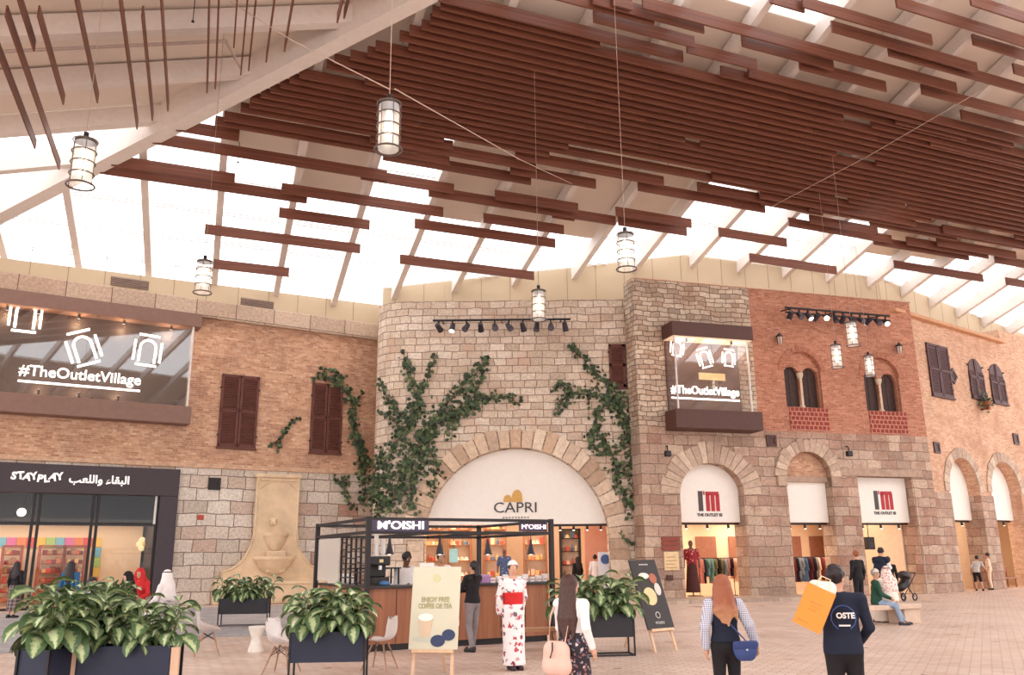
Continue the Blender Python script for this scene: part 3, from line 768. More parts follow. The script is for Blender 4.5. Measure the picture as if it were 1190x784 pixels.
for i, u in enumerate(ux):
    zz = shelf_unit(CW, u, 5.0 if i < 5 else 4.4, 1.05 if i < 5 else .9, 3.5 if i < 5 else 3.0, ['wooden display shelf at the coffee-machine end of the arched shop', 'wooden display shelf behind the bald barista', 'wooden display shelf behind the dark-haired customer', 'wooden display shelf behind the patterned mannequin', 'wooden display shelf beside the black-framed one in the arched shop', 'black-framed display shelf beside the woman in black'][i], M_WOODF if i < 5 else M_BLACK)
    goods(CW, u, 5.0 if i < 5 else 4.4, 1.0, zz, 4, 'goods on the arched shop shelves', 'a lit shelf inside the arched shop')
    area('shelf_light', CW, u, 4.4, 3.9, .8, .3, 34, (255, 232, 206))
struct(B().box(CW.px(680, 650, 3)[0], 3., 0, ax1 + 1.4, 3.12, 4.2).make('wall_pink_partition', M('salmon_wall', (222, 160, 136), .7, var=.02), None, CW.P, CW.rz))
# totem of white and blue beside the door
t = empty('standing_sign', 'white standing totem with a round blue emblem inside the arched shop door', 'sign', CW.w(CW.px(704, 660, .6)[0], .7, 0.03), CW.rz)
B().box(-.3, -.05, 0, .3, .05, 1.9, .02).make('body', M('totem_white', (222, 218, 222), .5, var=.01), t)
B().cyl((0, -.05, 1.6), (0, -.07, 1.6), .2, seg=20).make('emblem', M('totem_blue', (70, 94, 140), .5), t)

# ------------------------------------------------------------------ goods in the clothes shop
GARM = [('black', (44, 38, 40)), ('teal', (120, 158, 150)), ('olive', (126, 120, 78)), ('grey', (158, 160, 160)), ('rose', (196, 128, 120)), ('cream', (226, 206, 184)), ('denim blue', (92, 116, 142)), ('maroon', (112, 44, 46))]
GARMM = [M('cloth_' + n.replace(' ', '_'), c, .85, var=.1, scale=14) for n, c in GARM]
def garment_mesh(L, W, sl=True):
    bb = B(); n = 10; P = []
    for j in range(9):
        f = j / 8; ww = W * (.34 + .1 * min(1, f * 6) + .1 * f); row = []
        for i in range(n):
            a = 2 * PI * i / n; rp = 1 + .12 * math.sin(a * 4 + j)
            row.append(bb.bm.verts.new((.05 * math.sin(a) * rp * (.5 + f), ww * math.cos(a) * rp, -L * f)))
        P.append(row)
    for A, C in zip(P, P[1:]):
        for i in range(n): bb.bm.faces.new((A[i], A[(i + 1) % n], C[(i + 1) % n], C[i]))
    bb.bm.faces.new(P[0][::-1]); bb.bm.faces.new(P[-1])
    if sl:
        for s_ in (-1, 1): bb.cyl((0, s_ * W * .36, -.03), (.02, s_ * W * .52, -L * .55), .06, .05, 8)
    return bb
GME = []
for L, W in ((.75, .42), (1.05, .44), (.9, .4)):
    bb = garment_mesh(L, W); bmesh.ops.recalc_face_normals(bb.bm, faces=bb.bm.faces[:]); me = bpy.data.meshes.new('garment'); bb.bm.to_mesh(me); bb.bm.free(); GME.append(me)
def rack(face, x, y, L, label, seq, where, rz=0, n=8, H=1.6):
    t = empty('clothes_rack', label, 'clothes rack', face.w(x, y, .03), face.rz + rz)
    B().cyl((-L / 2, 0, H), (L / 2, 0, H), .018).make('rail', M_BLACK, t)
    for s_ in (-1, 1):
        B().cyl((s_ * L / 2, 0, 0), (s_ * L / 2, 0, H), .016).make('post', M_BLACK, t); B().box(s_ * L / 2 - .03, -.28, 0, s_ * L / 2 + .03, .28, .03).make('foot', M_BLACK, t)
    ca, sa = math.cos(face.rz + rz), math.sin(face.rz + rz); c = face.w(x, y, .03)
    for k in range(n):
        i = seq[k % len(seq)]; u = -L / 2 + L * (k + .5) / n; me = GME[(k * 7 + i) % 3].copy()
        me.materials.append(GARMM[i])
        for p in me.polygons: p.use_smooth = True
        o = mesh_obj('hanging_garment', me, None, None, (c.x + ca * u, c.y + sa * u, c.z + H - .02), face.rz + rz + random.uniform(-.2, .2))
        tag(o, '%s garment hanging on %s' % (GARM[i][0], where), 'clothing', '%s garments on %s' % (GARM[i][0], where))
xo = (o1[0] + o1[1]) / 2
rack(RW, RW.px(835, 660, 2)[0], 2.2, 1.6, 'black clothes rack in the arched monogram doorway, nearest the mannequin', [4, 0, 1, 1, 2, 0, 2, 3], 'the rack nearest the mannequin in maroon', R(-8), 10)
rack(RW, RW.px(858, 650, 3.5)[0], 3.6, 1.2, 'black clothes rack deeper inside the arched monogram doorway', [5, 4, 5, 0], 'the deeper rack in the arched doorway', 0, 6)
rack(RW, RW.px(938, 650, 1.6)[0], 1.9, 1.5, 'black clothes rack just inside the middle opening under the brick arch', [7, 0, 3, 3, 6, 0], 'the rack just inside the middle opening', R(8), 9)
rack(RW, RW.px(958, 645, 3.5)[0], 3.7, 1.5, 'black clothes rack deeper inside the middle opening', [5, 7, 5, 7, 4], 'the deeper rack in the middle opening', 0, 8)
rack(RW, RW.px(1053, 650, 1.8)[0], 2.2, 1.3, 'black clothes rack inside the flat-topped opening beyond the stroller', [0, 2, 7, 5], 'the rack inside the flat-topped opening', R(70), 7)
# mirrors / wall panels in there
for px_ in (823, 861, 923, 955):
    u = RW.px(px_, 645, 5.8)[0]
    tag(B().box(-.55, 0, 0, .55, .05, 1.9, .01).make('wall_panel', M('panel_brown', (150, 104, 84), .5), None, RW.w(u, 5.93, .75), RW.rz), 'brown back panel on the clothes shop wall, %s' % {823: 'behind the rack nearest the mannequin', 861: 'behind the deeper rack in the arched doorway', 923: 'behind the rack just inside the middle opening', 955: 'behind the deeper rack in the middle opening'}[px_], 'wall panel')
area('shop_wall_light', RW, xo, 5.2, 3.4, 3, .3, 60); area('shop_wall_light', RW, (o2[0] + o2[1]) / 2, 5.2, 3.4, 3, .3, 60)
# bench in the far arch
t = empty('display_bench', 'brown wooden bench standing in the farthest arch of the wing', 'bench', WG.w(wa[1][0] + 1.35, .55, 0.03), WG.rz)
B().box(-.8, -.25, .42, .8, .25, .5, .01).make('seat', M_WOODF, t); B().box(-.8, .2, .75, .8, .26, 1.05, .01).make('backrest', M_WOODF, t)
for sx in (-.7, .7):
    for sy in (-.2, .22): B().box(sx - .04, sy - .03, 0, sx + .04, sy + .03, .42 if sy < 0 else 1.0).make('leg', M_WOODF, t)

# ------------------------------------------------------------------ the shopfront at the far left
sx1 = LW.px(203, 620)[0]; zf1 = LW.px(100, 541)[1]; zf0 = LW.px(100, 574)[1]; zt = LW.px(100, 608)[1]; gx1 = LW.px(180, 640)[0]
t = empty('shopfront', 'charcoal shopfront with white wobbly lettering beside the stone fountain wall', 'shopfront', LW.P, LW.rz)
bb = B(); bb.box(xl, -.12, zf0, sx1, .3, zf1, .02); bb.make('sign_panel', M('shopfront_charcoal', (66, 56, 60), .55, var=.03), t)
B().box(gx1, -.12, 0, sx1, .3, zf0, .02).make('end_post', M('shopfront_charcoal', (66, 56, 60)), t)
fr = B(); fr.box(xl, .05, zt - .05, gx1, .15, zt + .05); fr.box(xl, .05, 0, gx1, .15, .12); fr.box(gx1 - .1, .02, 0.12, gx1, .12, zf0)
fr.make('transom', M_BLACK, t)
mx_ = [LW.px(p, 640)[0] for p in (-60, 33, 40, 103, 109)]
for u in mx_: B().box(u - .05, .02, .12, u + .05, .16, zf0).make('mullion', M_BLACK, t)
B().box(gx1 - .16, .0, zt, gx1 - .08, .1, zf0).make('edge_strip', M('pale_strip', (214, 206, 200), .4), t)
B().box(xl, .09, .12, gx1 - .1, .1, zf0).make('glass_pane', M_GLASS, t)
lt = []
bb_x, bb_z = LW.px(12, 552, -.12), LW.px(80, 556, -.12); xs_ = np.linspace(LW.px(16, 553, -.13)[0], LW.px(69, 556, -.13)[0], 8)
M_LET = M('white_letters', (244, 238, 232), .5, emit=.5, var=0)
for ch, u, a, dz in zip('STAYPLAY', xs_, (8, -6, 10, -12, 6, -8, 14, -10), (.02, .04, .0, .03, -.05, -.05, .03, .05)):
    lt.append(text('letter', ch, .38, M_LET, None, (0, 0, 0), .04, bold=.014)); lt[-1].data.transform(Matrix.Translation((u, -.15, LW.px(46, 554.5, -.13)[1] + dz)) @ Matrix.Rotation(R(a), 4, 'Y'))
bm = bmesh.new()
for o in lt: bm.from_mesh(o.data); bpy.data.objects.remove(o)
me = bpy.data.meshes.new('lettering'); bm.to_mesh(me); bm.free(); mesh_obj('lettering', me, M_LET, t)
ar = 'البقاء واللعب'
form = 'ﺍﻟﺒﻘﺎﺀ ﻭﺍﻟﻠﻌﺐ'[::-1]
u, zz = LW.px(116, 557.5, -.13)
text('arabic_lettering', form, .42, M_LET, t, (u, -.15, zz), .04, bold=.01)
# its room
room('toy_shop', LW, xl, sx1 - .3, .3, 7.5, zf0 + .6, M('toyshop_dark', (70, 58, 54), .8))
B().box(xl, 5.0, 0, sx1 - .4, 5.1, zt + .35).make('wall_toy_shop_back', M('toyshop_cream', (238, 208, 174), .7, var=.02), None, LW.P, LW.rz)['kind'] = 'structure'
area('shop_ceiling_light', LW, LW.px(80, 640, 3)[0], 3.2, zt + .3, 9, 2.5, 170)
t = empty('tile_frame', 'band of red, yellow, green and blue tiles framing the toy shop back wall', 'wall decoration', LW.P, LW.rz)
TC = [(226, 84, 86), (240, 196, 90), (176, 206, 120), (130, 190, 206), (226, 120, 170), (232, 140, 90)]
ux0, ux1 = LW.px(-40, 630, 5)[0], LW.px(118, 632, 5)[0]; zz0 = LW.px(60, 630, 5)[1]; nt = 14; w_ = (ux1 - ux0) / nt
for i in range(nt): B().box(ux0 + i * w_, 4.94, zz0 - .2, ux0 + (i + 1) * w_ - .02, 4.99, zz0 + .2).make('tile', M('tile_%d' % (i % 6), TC[i % 6], .4, var=0), t)
for j in range(6): B().box(ux1 - w_, 4.93, zz0 - .2 - (j + 1) * .42, ux1, 4.98, zz0 - .22 - j * .42).make('tile', M('tile_%d' % ((j * 5 + 3) % 6), TC[(j * 5 + 3) % 6]), t)
M_REDW = wood('red_wood', (140, 62, 44), (178, 90, 60), 0)
for i, (pa, pb) in enumerate(((45, 74), (74, 99), (2, 24))):
    xa, xb = LW.px(pa, 655, 4.2)[0], LW.px(pb, 655, 4.2)[0]; zq = LW.px(70, 634, 4.2)[1]
    zs_ = shelf_unit(LW, (xa + xb) / 2, 4.2, xb - xa, zq, ['red-brown toy shelf seen left of the blue-jacketed visitor'.replace('left of', 'past'), 'red-brown toy shelf beside the doorway with dangling toys', 'dark red toy shelf behind the plaid-skirted visitor'][i], M_REDW, 6, False)
    for z_ in zs_:
        for k in range(4):
            q = random.randrange(6); u = xa + .12 + (xb - xa - .24) * (k + .5) / 4
            o = B().box(-.1, -.1, 0, .1, .1, random.uniform(.14, .26), .03).make('toy_box', M('toy_%d' % q, [(206, 120, 80), (150, 70, 54), (226, 176, 120), (120, 60, 50), (214, 90, 70), (180, 130, 90)][q], .5), None, LW.w(u, 4.4, .03 + z_), LW.rz)
            tag(o, '%s toy box on a red-brown shelf of the toy shop' % ['orange', 'russet', 'sandy', 'dark brown', 'red', 'tan'][q], 'box', '%s toy boxes in the toy shop' % ['orange', 'russet', 'sandy', 'dark brown', 'red', 'tan'][q])
u, zz = LW.px(25, 595, 2.5)
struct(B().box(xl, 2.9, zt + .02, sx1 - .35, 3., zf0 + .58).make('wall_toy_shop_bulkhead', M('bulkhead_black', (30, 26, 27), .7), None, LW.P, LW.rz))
t = empty('globe_pendant', 'small glowing globe lamp behind the toy shop glass', 'lamp', LW.w(u, 2.5, zz), LW.rz)
B().ball((0, 0, 0), .16).make('bulb', M('bulb_warm', (255, 236, 200), .4, emit=6, var=0), t, smooth=True); B().cyl((0, 0, .15), (0, 0, zf0 + .58 - zz), .015).make('cord', M_BLACK, t)
u, zz = LW.px(168, 632, 4.9)
t = empty('wall_decal', 'pale yellow flower-shaped lamp on the toy shop cream wall', 'wall lamp', LW.w(u, 4.95, zz), LW.rz)
bb = B(); [bb.ball((.2 * math.cos(a), 0, .2 * math.sin(a)), .14, (1, .4, 1)) for a in [2 * PI * k / 6 for k in range(6)]]; bb.make('petals', M('pale_yellow', (250, 232, 180), .5, emit=.3), t); B().ball((0, -.05, 0), .1).make('core', M('core_yellow', (240, 200, 120), .5), t)

# ------------------------------------------------------------------ wall furniture
def shutters(face, px4, label, arched=False, mat=M_SHUT):
    x0, x1, z0, z1 = face.rect(*px4); w = x1 - x0; h = z1 - z0
    t = empty('window_shutter', label, 'shutters', face.w((x0 + x1) / 2, 0, z0), face.rz, 'brown louvred shutters')
    rise = w / 2 if arched else 0
    def top(x): return h - rise + math.sqrt(max(0, (w / 2) ** 2 - x * x)) if arched else h
    for s_ in (-1, 1):
        bb = B(); xa, xb = (-w / 2, -.015) if s_ < 0 else (.015, w / 2)
        N = 8; out = [(xa, 0), (xb, 0)] + [(xb + (xa - xb) * i / N, top(xb + (xa - xb) * i / N)) for i in range(N + 1)]
        bb.prism(out, -.045, -.002)
        ft = .1
        bb.box(xa, -.09, 0, xa + ft, -.04, min(top(xa), top(xa + ft))); bb.box(xb - ft, -.09, 0, xb, -.04, min(top(xb), top(xb - ft)))
        for zc in (0, h * .48): bb.box(xa, -.09, zc, xb, -.04, zc + .14)
        if not arched: bb.box(xa, -.09, h - .12, xb, -.04, h)
        z = .2
        while z < h - rise * .6 - .15: bb.bar((xa + ft, -.055, z), (xb - ft, -.055, z), .03, .1, (0, 1, .6)); z += .11
        lf = bb.make('shutter_leaf', mat, t)
    hb_ = B()
    for s_ in (-1, 1):
        for f_ in (.15, .8): hb_.box(s_ * w / 2 - .05, -.1, h * f_, s_ * w / 2 + .05, 0, h * f_ + .06)
    hb_.make('hinge', M_BLACK, t)
    B().box(-w / 2 - .04, -.14, -.09, w / 2 + .04, 0, -.005).make('sill', mat, t)
shutters(LW, (255, 436, 299, 520), 'brown shutters on the tan brick, next to the large window box')
shutters(LW, (361, 446, 397, 526), 'brown shutters on the tan brick, half hidden by ivy beside the pale tower')
shutters(CW, (708, 400, 745, 450), 'small brown shutters high on the pale tower, above the ivy')
M_SHUTP = M('shutter_plum', (88, 58, 58), .6, var=.08)
shutters(WG, (1079, 402, 1103, 460), 'tall square-topped plum shutters on the wing, nearest the red brick', False, M_SHUTP)
shutters(WG, (1126, 418, 1142, 462), 'arched plum shutters above the hanging flower pot', True, M_SHUTP)
shutters(WG, (1150.5, 424, 1166.5, 468), 'arched plum shutters farthest along the wing', True, M_SHUTP)
# hanging pot
u, zz = WG.px(1146, 468, -.3)
t = empty('flower_pot', 'terracotta pot with a green trailing plant on the wing wall', 'plant pot', WG.w(u, -.3, zz), WG.rz)
B().lathe([(0, -.35), (.16, -.35), (.24, 0), (.27, 0), (.27, .05), (.2, .05)], seg=14).make('pot', M('terracotta', (160, 92, 64), .8), t)
B().bar((0, .05, -.3), (0, .3, -.3), .06).make('bracket', M_BLACK, t)
POTPLANT = (t, u, zz)
# square openings and vents in the walls
def vent(face, px, py, s, label, mat=M_BROWN, diamond=False):
    u, zz = face.px(px, py); t = empty('wall_vent', label, 'vent', face.w(u, 0, zz), face.rz)
    fr = B()
    for a in (-1, 1): fr.box(a * s - .05, -.07, -s - .05, a * s + .05, 0, s + .05); fr.box(-s, -.07, a * s - .05, s, 0, a * s + .05)
    f = fr.make('frame', mat, t); g = B(); g.box(-s, -.02, -s, s, -.002, s); k = -s + .08
    while k < s - .03: g.box(-s, -.045, k, s, -.015, k + .05); k += .1
    g2 = g.make('grille', mat, t)
    if diamond: t.rotation_euler = (0, 0, face.rz); [c.data.transform(Matrix.Rotation(R(45), 4, 'Y')) for c in (f, g2)]
vent(LW, 249, 562, .2, 'dark square vent on the stone beside the charcoal shopfront', M_BLACK)
vent(CW, 740, 512, .24, 'brown square vent on the pale tower under the ivy')
vent(RW, 896, 512, .2, 'brown square vent above the pier between the first two shop openings')
vent(WG, 1088, 520, .22, 'brown square vent low on the wing beside the stone pier')
vent(WG, 1180, 510, .25, 'brown square vent high above the farthest arch of the wing')
vent(WG, 1107, 437, .25, 'brown diamond vent between the plum shutters', M_BROWN, True)
u, zz = LW.px(233, 601)
tag(B().box(-.12, -.05, -.1, .12, 0, .1, .02).make('alarm_box', M('alarm_red', (176, 66, 52), .5), None, LW.w(u, 0, zz), LW.rz), 'small red alarm box on the stone wall under the dark vent', 'alarm')
for px_, py_ in ((151, 329), (299, 353)):
    u, zz = CL.px(px_, py_); t = empty('louvre_vent', 'grey louvred vent in the beige clerestory, %s' % ('above the large window box' if px_ < 200 else 'above the bare tan brick'), 'vent', CL.w(u, 0, zz), CL.rz)
    B().box(-.75, -.02, -.2, .75, -.002, .2).make('frame', M_BOX, t); bb = B(); [bb.bar((-.72, -.03, z_), (.72, -.03, z_), .02, .08, (0, 1, .7)) for z_ in np.linspace(-.16, .16, 6)]; bb.make('louvres', M('louvre_grey', (150, 134, 122), .5), t)
def wall_lantern(px, py, label):
    u, zz = RW.px(px, py, -.25); t = empty('wall_lantern', label, 'lantern', RW.w(u, -.25, zz), RW.rz, 'lanterns on the red brick')
    B().lathe([(0, -.22), (.1, -.22), (.13, .12), (.12, .12), (.09, -.2)], seg=6).make('glass_body', M('lantern_glass', (196, 176, 160), .3), t)
    B().lathe([(.16, .1), (.16, .14), (.05, .26), (0, .34)], seg=6).make('cap', M_BLACK, t); B().bar((0, 0, .2), (0, .26, .2), .03).make('bracket', M_BLACK, t)
    bb = B(); [bb.bar((.1 * math.cos(a), .1 * math.sin(a), -.22), (.135 * math.cos(a), .135 * math.sin(a), .12), .015) for a in [PI / 3 * k for k in range(6)]]; bb.make('cage', M_BLACK, t)
wall_lantern(906, 394, 'small wall lantern on the red brick, near the rubble stone edge')
wall_lantern(1045, 405, 'small wall lantern on the red brick, near the wing corner')
def flood(face, px, py, label, arm=True):
    u, zz = face.px(px, py, -.4); t = empty('floodlight', label, 'floodlight', face.w(u, -.4, zz), face.rz)
    B().box(-.13, -.1, -.12, .13, .1, .12, .03).make('housing', M_BLACK, t)
    B().tube([(0, 0, .1), (.05, .1, .3), (.16, .3, .38), (.16, .4, .36)], .025).make('arm', M_BLACK, t)
flood(RW, 987, 527, 'black floodlight on a curved arm beside the flat-topped opening')
flood(RW, 776, 527, 'black floodlight at the rubble corner under the brown window box')
# direction board
x0, x1, z0, z1 = RW.rect(769, 622, 790, 667)
t = empty('direction_board', 'direction board of red-brown planks over a pale panel on the pier beside the arched doorway', 'sign', RW.w((x0 + x1) / 2, 0, z0), RW.rz); h = z1 - z0; w = x1 - x0
for k in range(3): B().box(-w / 2, -.08, h * (.62 + .12 * k), w / 2, 0, h * (.62 + .12 * k) + h * .1, .01).make('plank', M('board_red', (140, 66, 52), .6), t)
B().box(-w / 2 + .08, -.06, h * .1, w / 2 - .08, 0, h * .58, .01).make('panel', M('board_cream', (226, 196, 150), .6), t)
bb = B(); [bb.box(-w / 2 + .14, -.07, h * (.16 + .09 * k), w / 2 - .2 - .05 * (k % 2), -.058, h * (.16 + .09 * k) + .03) for k in range(4)]; bb.make('printed_lines', M('print_brown', (176, 136, 104), .6), t)
u, zz = RW.px(779, 671, -.1); tag(B().box(-.14, -.1, -.1, .14, 0, .1, .02).make('junction_box', M_BROWN, None, RW.w(u, 0, zz), RW.rz), 'small dark box on the pier right below the direction board', 'box')

# ------------------------------------------------------------------ window boxes with lit letters
def gate_logo(parent, x, z, s, rot, y):
    bb = B(); t_ = .09
    bb.box(-.62, 0, -.55, -.52, .05, .4); bb.box(.52, 0, -.55, .62, .05, .4); bb.box(-.45, 0, -.78, .45, .05, -.68); bb.box(-.45, 0, .62, .45, .05, .72)
    P = [Vector((-.34, .02, -.6)), Vector((-.34, .02, .1))] + [Vector((.34 * -math.cos(a), .02, .1 + .34 * math.sin(a))) for a in np.linspace(.2, PI - .2, 10)] + [Vector((.34, .02, .1)), Vector((.34, .02, -.6))]
    bb.tube(P, .055, 6); bb.xf(Matrix.Translation((x, y, z)) @ Matrix.Rotation(rot, 4, 'Y') @ Matrix.Scale(s, 4)); bb.make('arch_emblem', M_GLOW, parent)
def spots(parent, pts, group=None):
    for (x, y, z), d in pts:
        bb = B(); d = Vector(d).normalized(); p = Vector((x, y, z)); bb.cyl(p, p + d * .16, .05, .065, 10); s_ = bb.make('spot_lamp', M_BLACK, parent)
        B().cyl(p + d * .161, p + d * .17, .055, seg=10).make('lamp_face', M_GLOW, s_)
# large one on the tan brick
yo = -.75
bx0 = xl; bx1 = LW.px(235, 373, yo)[0]; zt0 = LW.px(160, 366.5, yo)[1]; zt1 = LW.px(120, 343, yo)[1]
zt0 = (LW.px(235, 381, yo)[1] + LW.px(10, 352, yo)[1]) / 2; zt1 = (LW.px(235, 364.7, yo)[1] + LW.px(10, 335.5, yo)[1]) / 2
zl1 = (LW.px(223, 472, yo)[1] + LW.px(0, 455, yo)[1]) / 2; zl0 = (LW.px(219, 491.5, yo)[1] + LW.px(0, 478.5, yo)[1]) / 2
lx1 = LW.px(222, 482, yo)[0]; gx = LW.px(222, 425, yo + .1)[0]
t = empty('window_box', 'large taupe-framed glazed window box with lit arch emblems on the tan brick', 'display window', LW.P, LW.rz)
B().box(bx0, yo, zt0, bx1, 0, zt1, .02).make('top_canopy', M_BOX, t); B().box(bx0, yo, zl0, lx1, 0, zl1, .02).make('base_trough', M_BOX, t)
B().box(bx0, -.06, zl1, gx, -.02, zt0).make('back_panel', M('display_dark', (62, 48, 46), .5, var=.05), t)
B().box(bx0, yo + .08, zl1, gx, yo + .1, zt0).make('glass_pane', M_GLASSB, t)
B().box(gx - .04, yo + .1, zl1, gx, -.02, zt0).make('side_glass', M_GLASSB, t)
for u in (gx - .03,): B().bar((u, yo + .09, zl1), (u, yo + .09, zt0), .07).make('corner_post', M('pale_strip', (214, 206, 200)), t)
for px_, py_, s_, r_ in ((30, 365, 1.5, 0), (97, 403, 1.55, -22), (172, 406, 1.45, 3)):
    u, zz = LW.px(px_, py_, -.35); gate_logo(t, u, zz, s_ * .62, R(r_), -.35)
xa, z_a = LW.px(22, 431, -.35); xb, z_b = LW.px(164, 441, -.35)
tx = text('lettering', '#TheOutletVillage', .62, M_GLOW, t, ((xa + xb) / 2, -.35, (z_a + z_b) / 2), .05, bold=.006)
sc_ = (xb - xa) / tx.dimensions.x; tx.data.transform(Matrix.Translation(((xa + xb) / 2, -.35, (z_a + z_b) / 2)) @ Matrix.Diagonal((sc_, 1, sc_ if sc_ < 1.3 else 1.2, 1)) @ Matrix.Translation((-(xa + xb) / 2, .35, -(z_a + z_b) / 2)))
zz = (z_a + z_b) / 2; B().box(xa, -.37, zz - .46, xb, -.33, zz - .38).make('underline', M_GLOW, t)
spots(t, [((LW.px(p, 364, -.4)[0], -.55, zt0 - .04), (0, .35, -1)) for p in (8, 45, 92, 145, 200)])
spots(t, [((LW.px(p, 455, -.5)[0], -.6, zl1 + .06), (0, .5, 1)) for p in (-10, 45, 92, 138, 205)])
for p in (8, 45, 92, 145, 200):
    ld = bpy.data.lights.new('display_spot', 'POINT'); ld.energy = 26; ld.color = lin((255, 214, 168))[:3]; ld.shadow_soft_size = .1; lo_ = bpy.data.objects.new('display_spot', ld); COL.objects.link(lo_); lo_.location = LW.w(LW.px(p, 364, -.4)[0], -.42, zt0 - .35)
for p in (45, 92, 138):
    ld = bpy.data.lights.new('display_spot', 'POINT'); ld.energy = 11; ld.color = lin((255, 214, 168))[:3]; lo_ = bpy.data.objects.new('display_spot', ld); COL.objects.link(lo_); lo_.location = LW.w(LW.px(p, 455, -.5)[0], -.4, zl1 + .3)
# brown one on the rubble stone
yo = -1.0
a0, a1 = RW.px(781, 380, yo)[0], RW.px(875, 387, yo)[0]; c0, c1 = RW.px(787, 484, yo)[0], RW.px(884.5, 486, yo)[0]
zt0 = (RW.px(780, 388.7, yo)[1] + RW.px(875, 395, yo)[1]) / 2; zt1 = (RW.px(781, 372.4, yo)[1] + RW.px(875, 379, yo)[1]) / 2
zl1 = (RW.px(788, 474, yo)[1] + RW.px(883, 478.6, yo)[1]) / 2; zl0 = RW.px(830, 498, yo)[1]
t = empty('window_box', 'dark brown projecting window box with lit arch emblems on the rubble stone', 'display window', RW.P, RW.rz)
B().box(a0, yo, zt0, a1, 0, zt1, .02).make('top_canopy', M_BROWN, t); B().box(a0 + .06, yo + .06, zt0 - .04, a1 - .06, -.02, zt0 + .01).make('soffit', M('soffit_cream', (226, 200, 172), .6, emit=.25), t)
B().box(a0 - .05, yo, zl0, a1 + .15, 0, zl1, .02).make('base_trough', M_BROWN, t)
g0, g1 = a0 + .1, a1 - .25
B().box(g0, -.06, zl1, g1, -.02, zt0).make('back_panel', M('display_brown', (84, 58, 50), .5, var=.06), t)
B().box(g0, yo + .1, zl1, g1, yo + .12, zt0).make('glass_pane', M_GLASSB, t)
for u in (g0 + .03, g1 - .03):
    B().bar((u, yo + .11, zl1), (u, yo + .11, zt0), .06).make('corner_post', M('pale_strip', (214, 206, 200)), t); B().box(u - .01, yo + .12, zl1, u + .01, -.02, zt0).make('side_glass', M_GLASSB, t)
for px_, py_, s_, r_ in ((787, 403, .85, 8), (819, 415, .95, -16), (847, 415, .85, 4)):
    u, zz = RW.px(px_, py_, -.5); gate_logo(t, u, zz, s_ * .62, R(r_), -.5)
xa, z_a = RW.px(780, 453, -.5); xb, z_b = RW.px(859, 458, -.5)
tx = text('lettering', '#TheOutletVillage', .5, M_GLOW, t, ((xa + xb) / 2, -.5, (z_a + z_b) / 2 + .05), .05, bold=.004)
sc_ = (xb - xa) / tx.dimensions.x; tx.data.transform(Matrix.Translation(((xa + xb) / 2, 0, 0)) @ Matrix.Diagonal((sc_, 1, 1, 1)) @ Matrix.Translation((-(xa + xb) / 2, 0, 0)))
B().box(xa, -.52, (z_a + z_b) / 2 - .34, xb, -.48, (z_a + z_b) / 2 - .27).make('underline', M_GLOW, t)
B().box(RW.px(812, 437, -.4)[0], -.45, RW.px(815, 441, -.4)[1], RW.px(842, 437, -.4)[0], -.4, RW.px(815, 433, -.4)[1]).make('lit_panel', M('panel_straw', (226, 186, 130), .5, emit=.4), t)
spots(t, [((RW.px(p, 395, -.8)[0], -.75, zt0 - .05), (.3, .2, -1)) for p in (798, 850)])
for p in (795, 822, 852):
    ld = bpy.data.lights.new('display_spot', 'POINT'); ld.energy = 18; ld.color = lin((255, 206, 160))[:3]; ld.shadow_soft_size = .1; lo_ = bpy.data.objects.new('display_spot', ld); COL.objects.link(lo_); lo_.location = RW.w(RW.px(p, 400, -.5)[0], -.5, zt0 - .4)

# ------------------------------------------------------------------ wall fountain
def LX(x, y, o=0): return LW.px(x, y, o)
t = empty('wall_fountain', 'sandstone wall fountain with tiers of basins against the pale stone blocks', 'fountain', LW.P, LW.rz)
zt_ = LX(321, 555)[1]; xa, xb = LX(297, 575)[0], LX(345, 575)[0]; xm = (xa + xb) / 2; hw = (xb - xa) / 2
zs_ = LX(320, 612)[1]; zb_ = LX(310, 663)[1]; bw = max(LX(363, 660)[0] - xm, xm - LX(256, 663)[0])
def outline(g=0):
    Rr = [(hw - g, zt_ - g), (hw - g, zs_)] + [(hw - g + (bw - hw) * (1 - math.sqrt(max(0, 1 - f * f))) , zs_ + (zb_ - zs_) * f) for f in (.15, .3, .45, .6, .75, .88, .96, 1.)] + [(bw - g, LX(310, 672)[1])]
    return [(xm + x, z) for x, z in Rr] + [(xm - x, z) for x, z in Rr[::-1]]
B().prism(outline(), -.22, 0).make('back_panel', M_STONEFL, t)
bb = B(); o_ = outline()
bb.tube([(x, -.22, z) for x, z in o_], .045, 8); bb.tube([(xm + s_ * (hw - .12), -.24, zt_ - .12) for s_ in (-1, 1)], .05)
bb.tube([(xm + (hw - .12) * math.sin(a), -.23, zt_ - .15 - .35 * abs(math.sin(a)) ** 3) for a in np.linspace(-PI / 2, PI / 2, 17)], .035); bb.make('moulding', M_STONEFL, t, smooth=True)
B().box(xm - hw - .1, -.3, zt_ - .02, xm + hw + .1, 0, zt_ + .14, .03).make('cornice', M_STONEFL, t)
zg = LX(330, 672)[1]
B().box(xm - bw - .25, -.35, 0, xm + bw + .15, 0, zg, .03).make('plinth', M_STONEFL, t)
def bowl(r, z0, z1, y, stem=None):
    h = z1 - z0; bb = B(); n = 18; prof = [(.25, 0), (.5, .12), (.8, .45), (.97, .8), (1.04, .84), (1.04, 1.), (.92, 1.), (.85, .8), (.3, .5)]
    rings = [[bb.bm.verts.new((xm + r * p * math.cos(a), y - r * .62 * p * math.sin(a), z0 + h * q)) for a in np.linspace(0, PI, n)] for p, q in prof]
    for A, C in zip(rings, rings[1:]):
        for i in range(n - 1): bb.bm.faces.new((A[i], A[i + 1], C[i + 1], C[i]))
    return bb
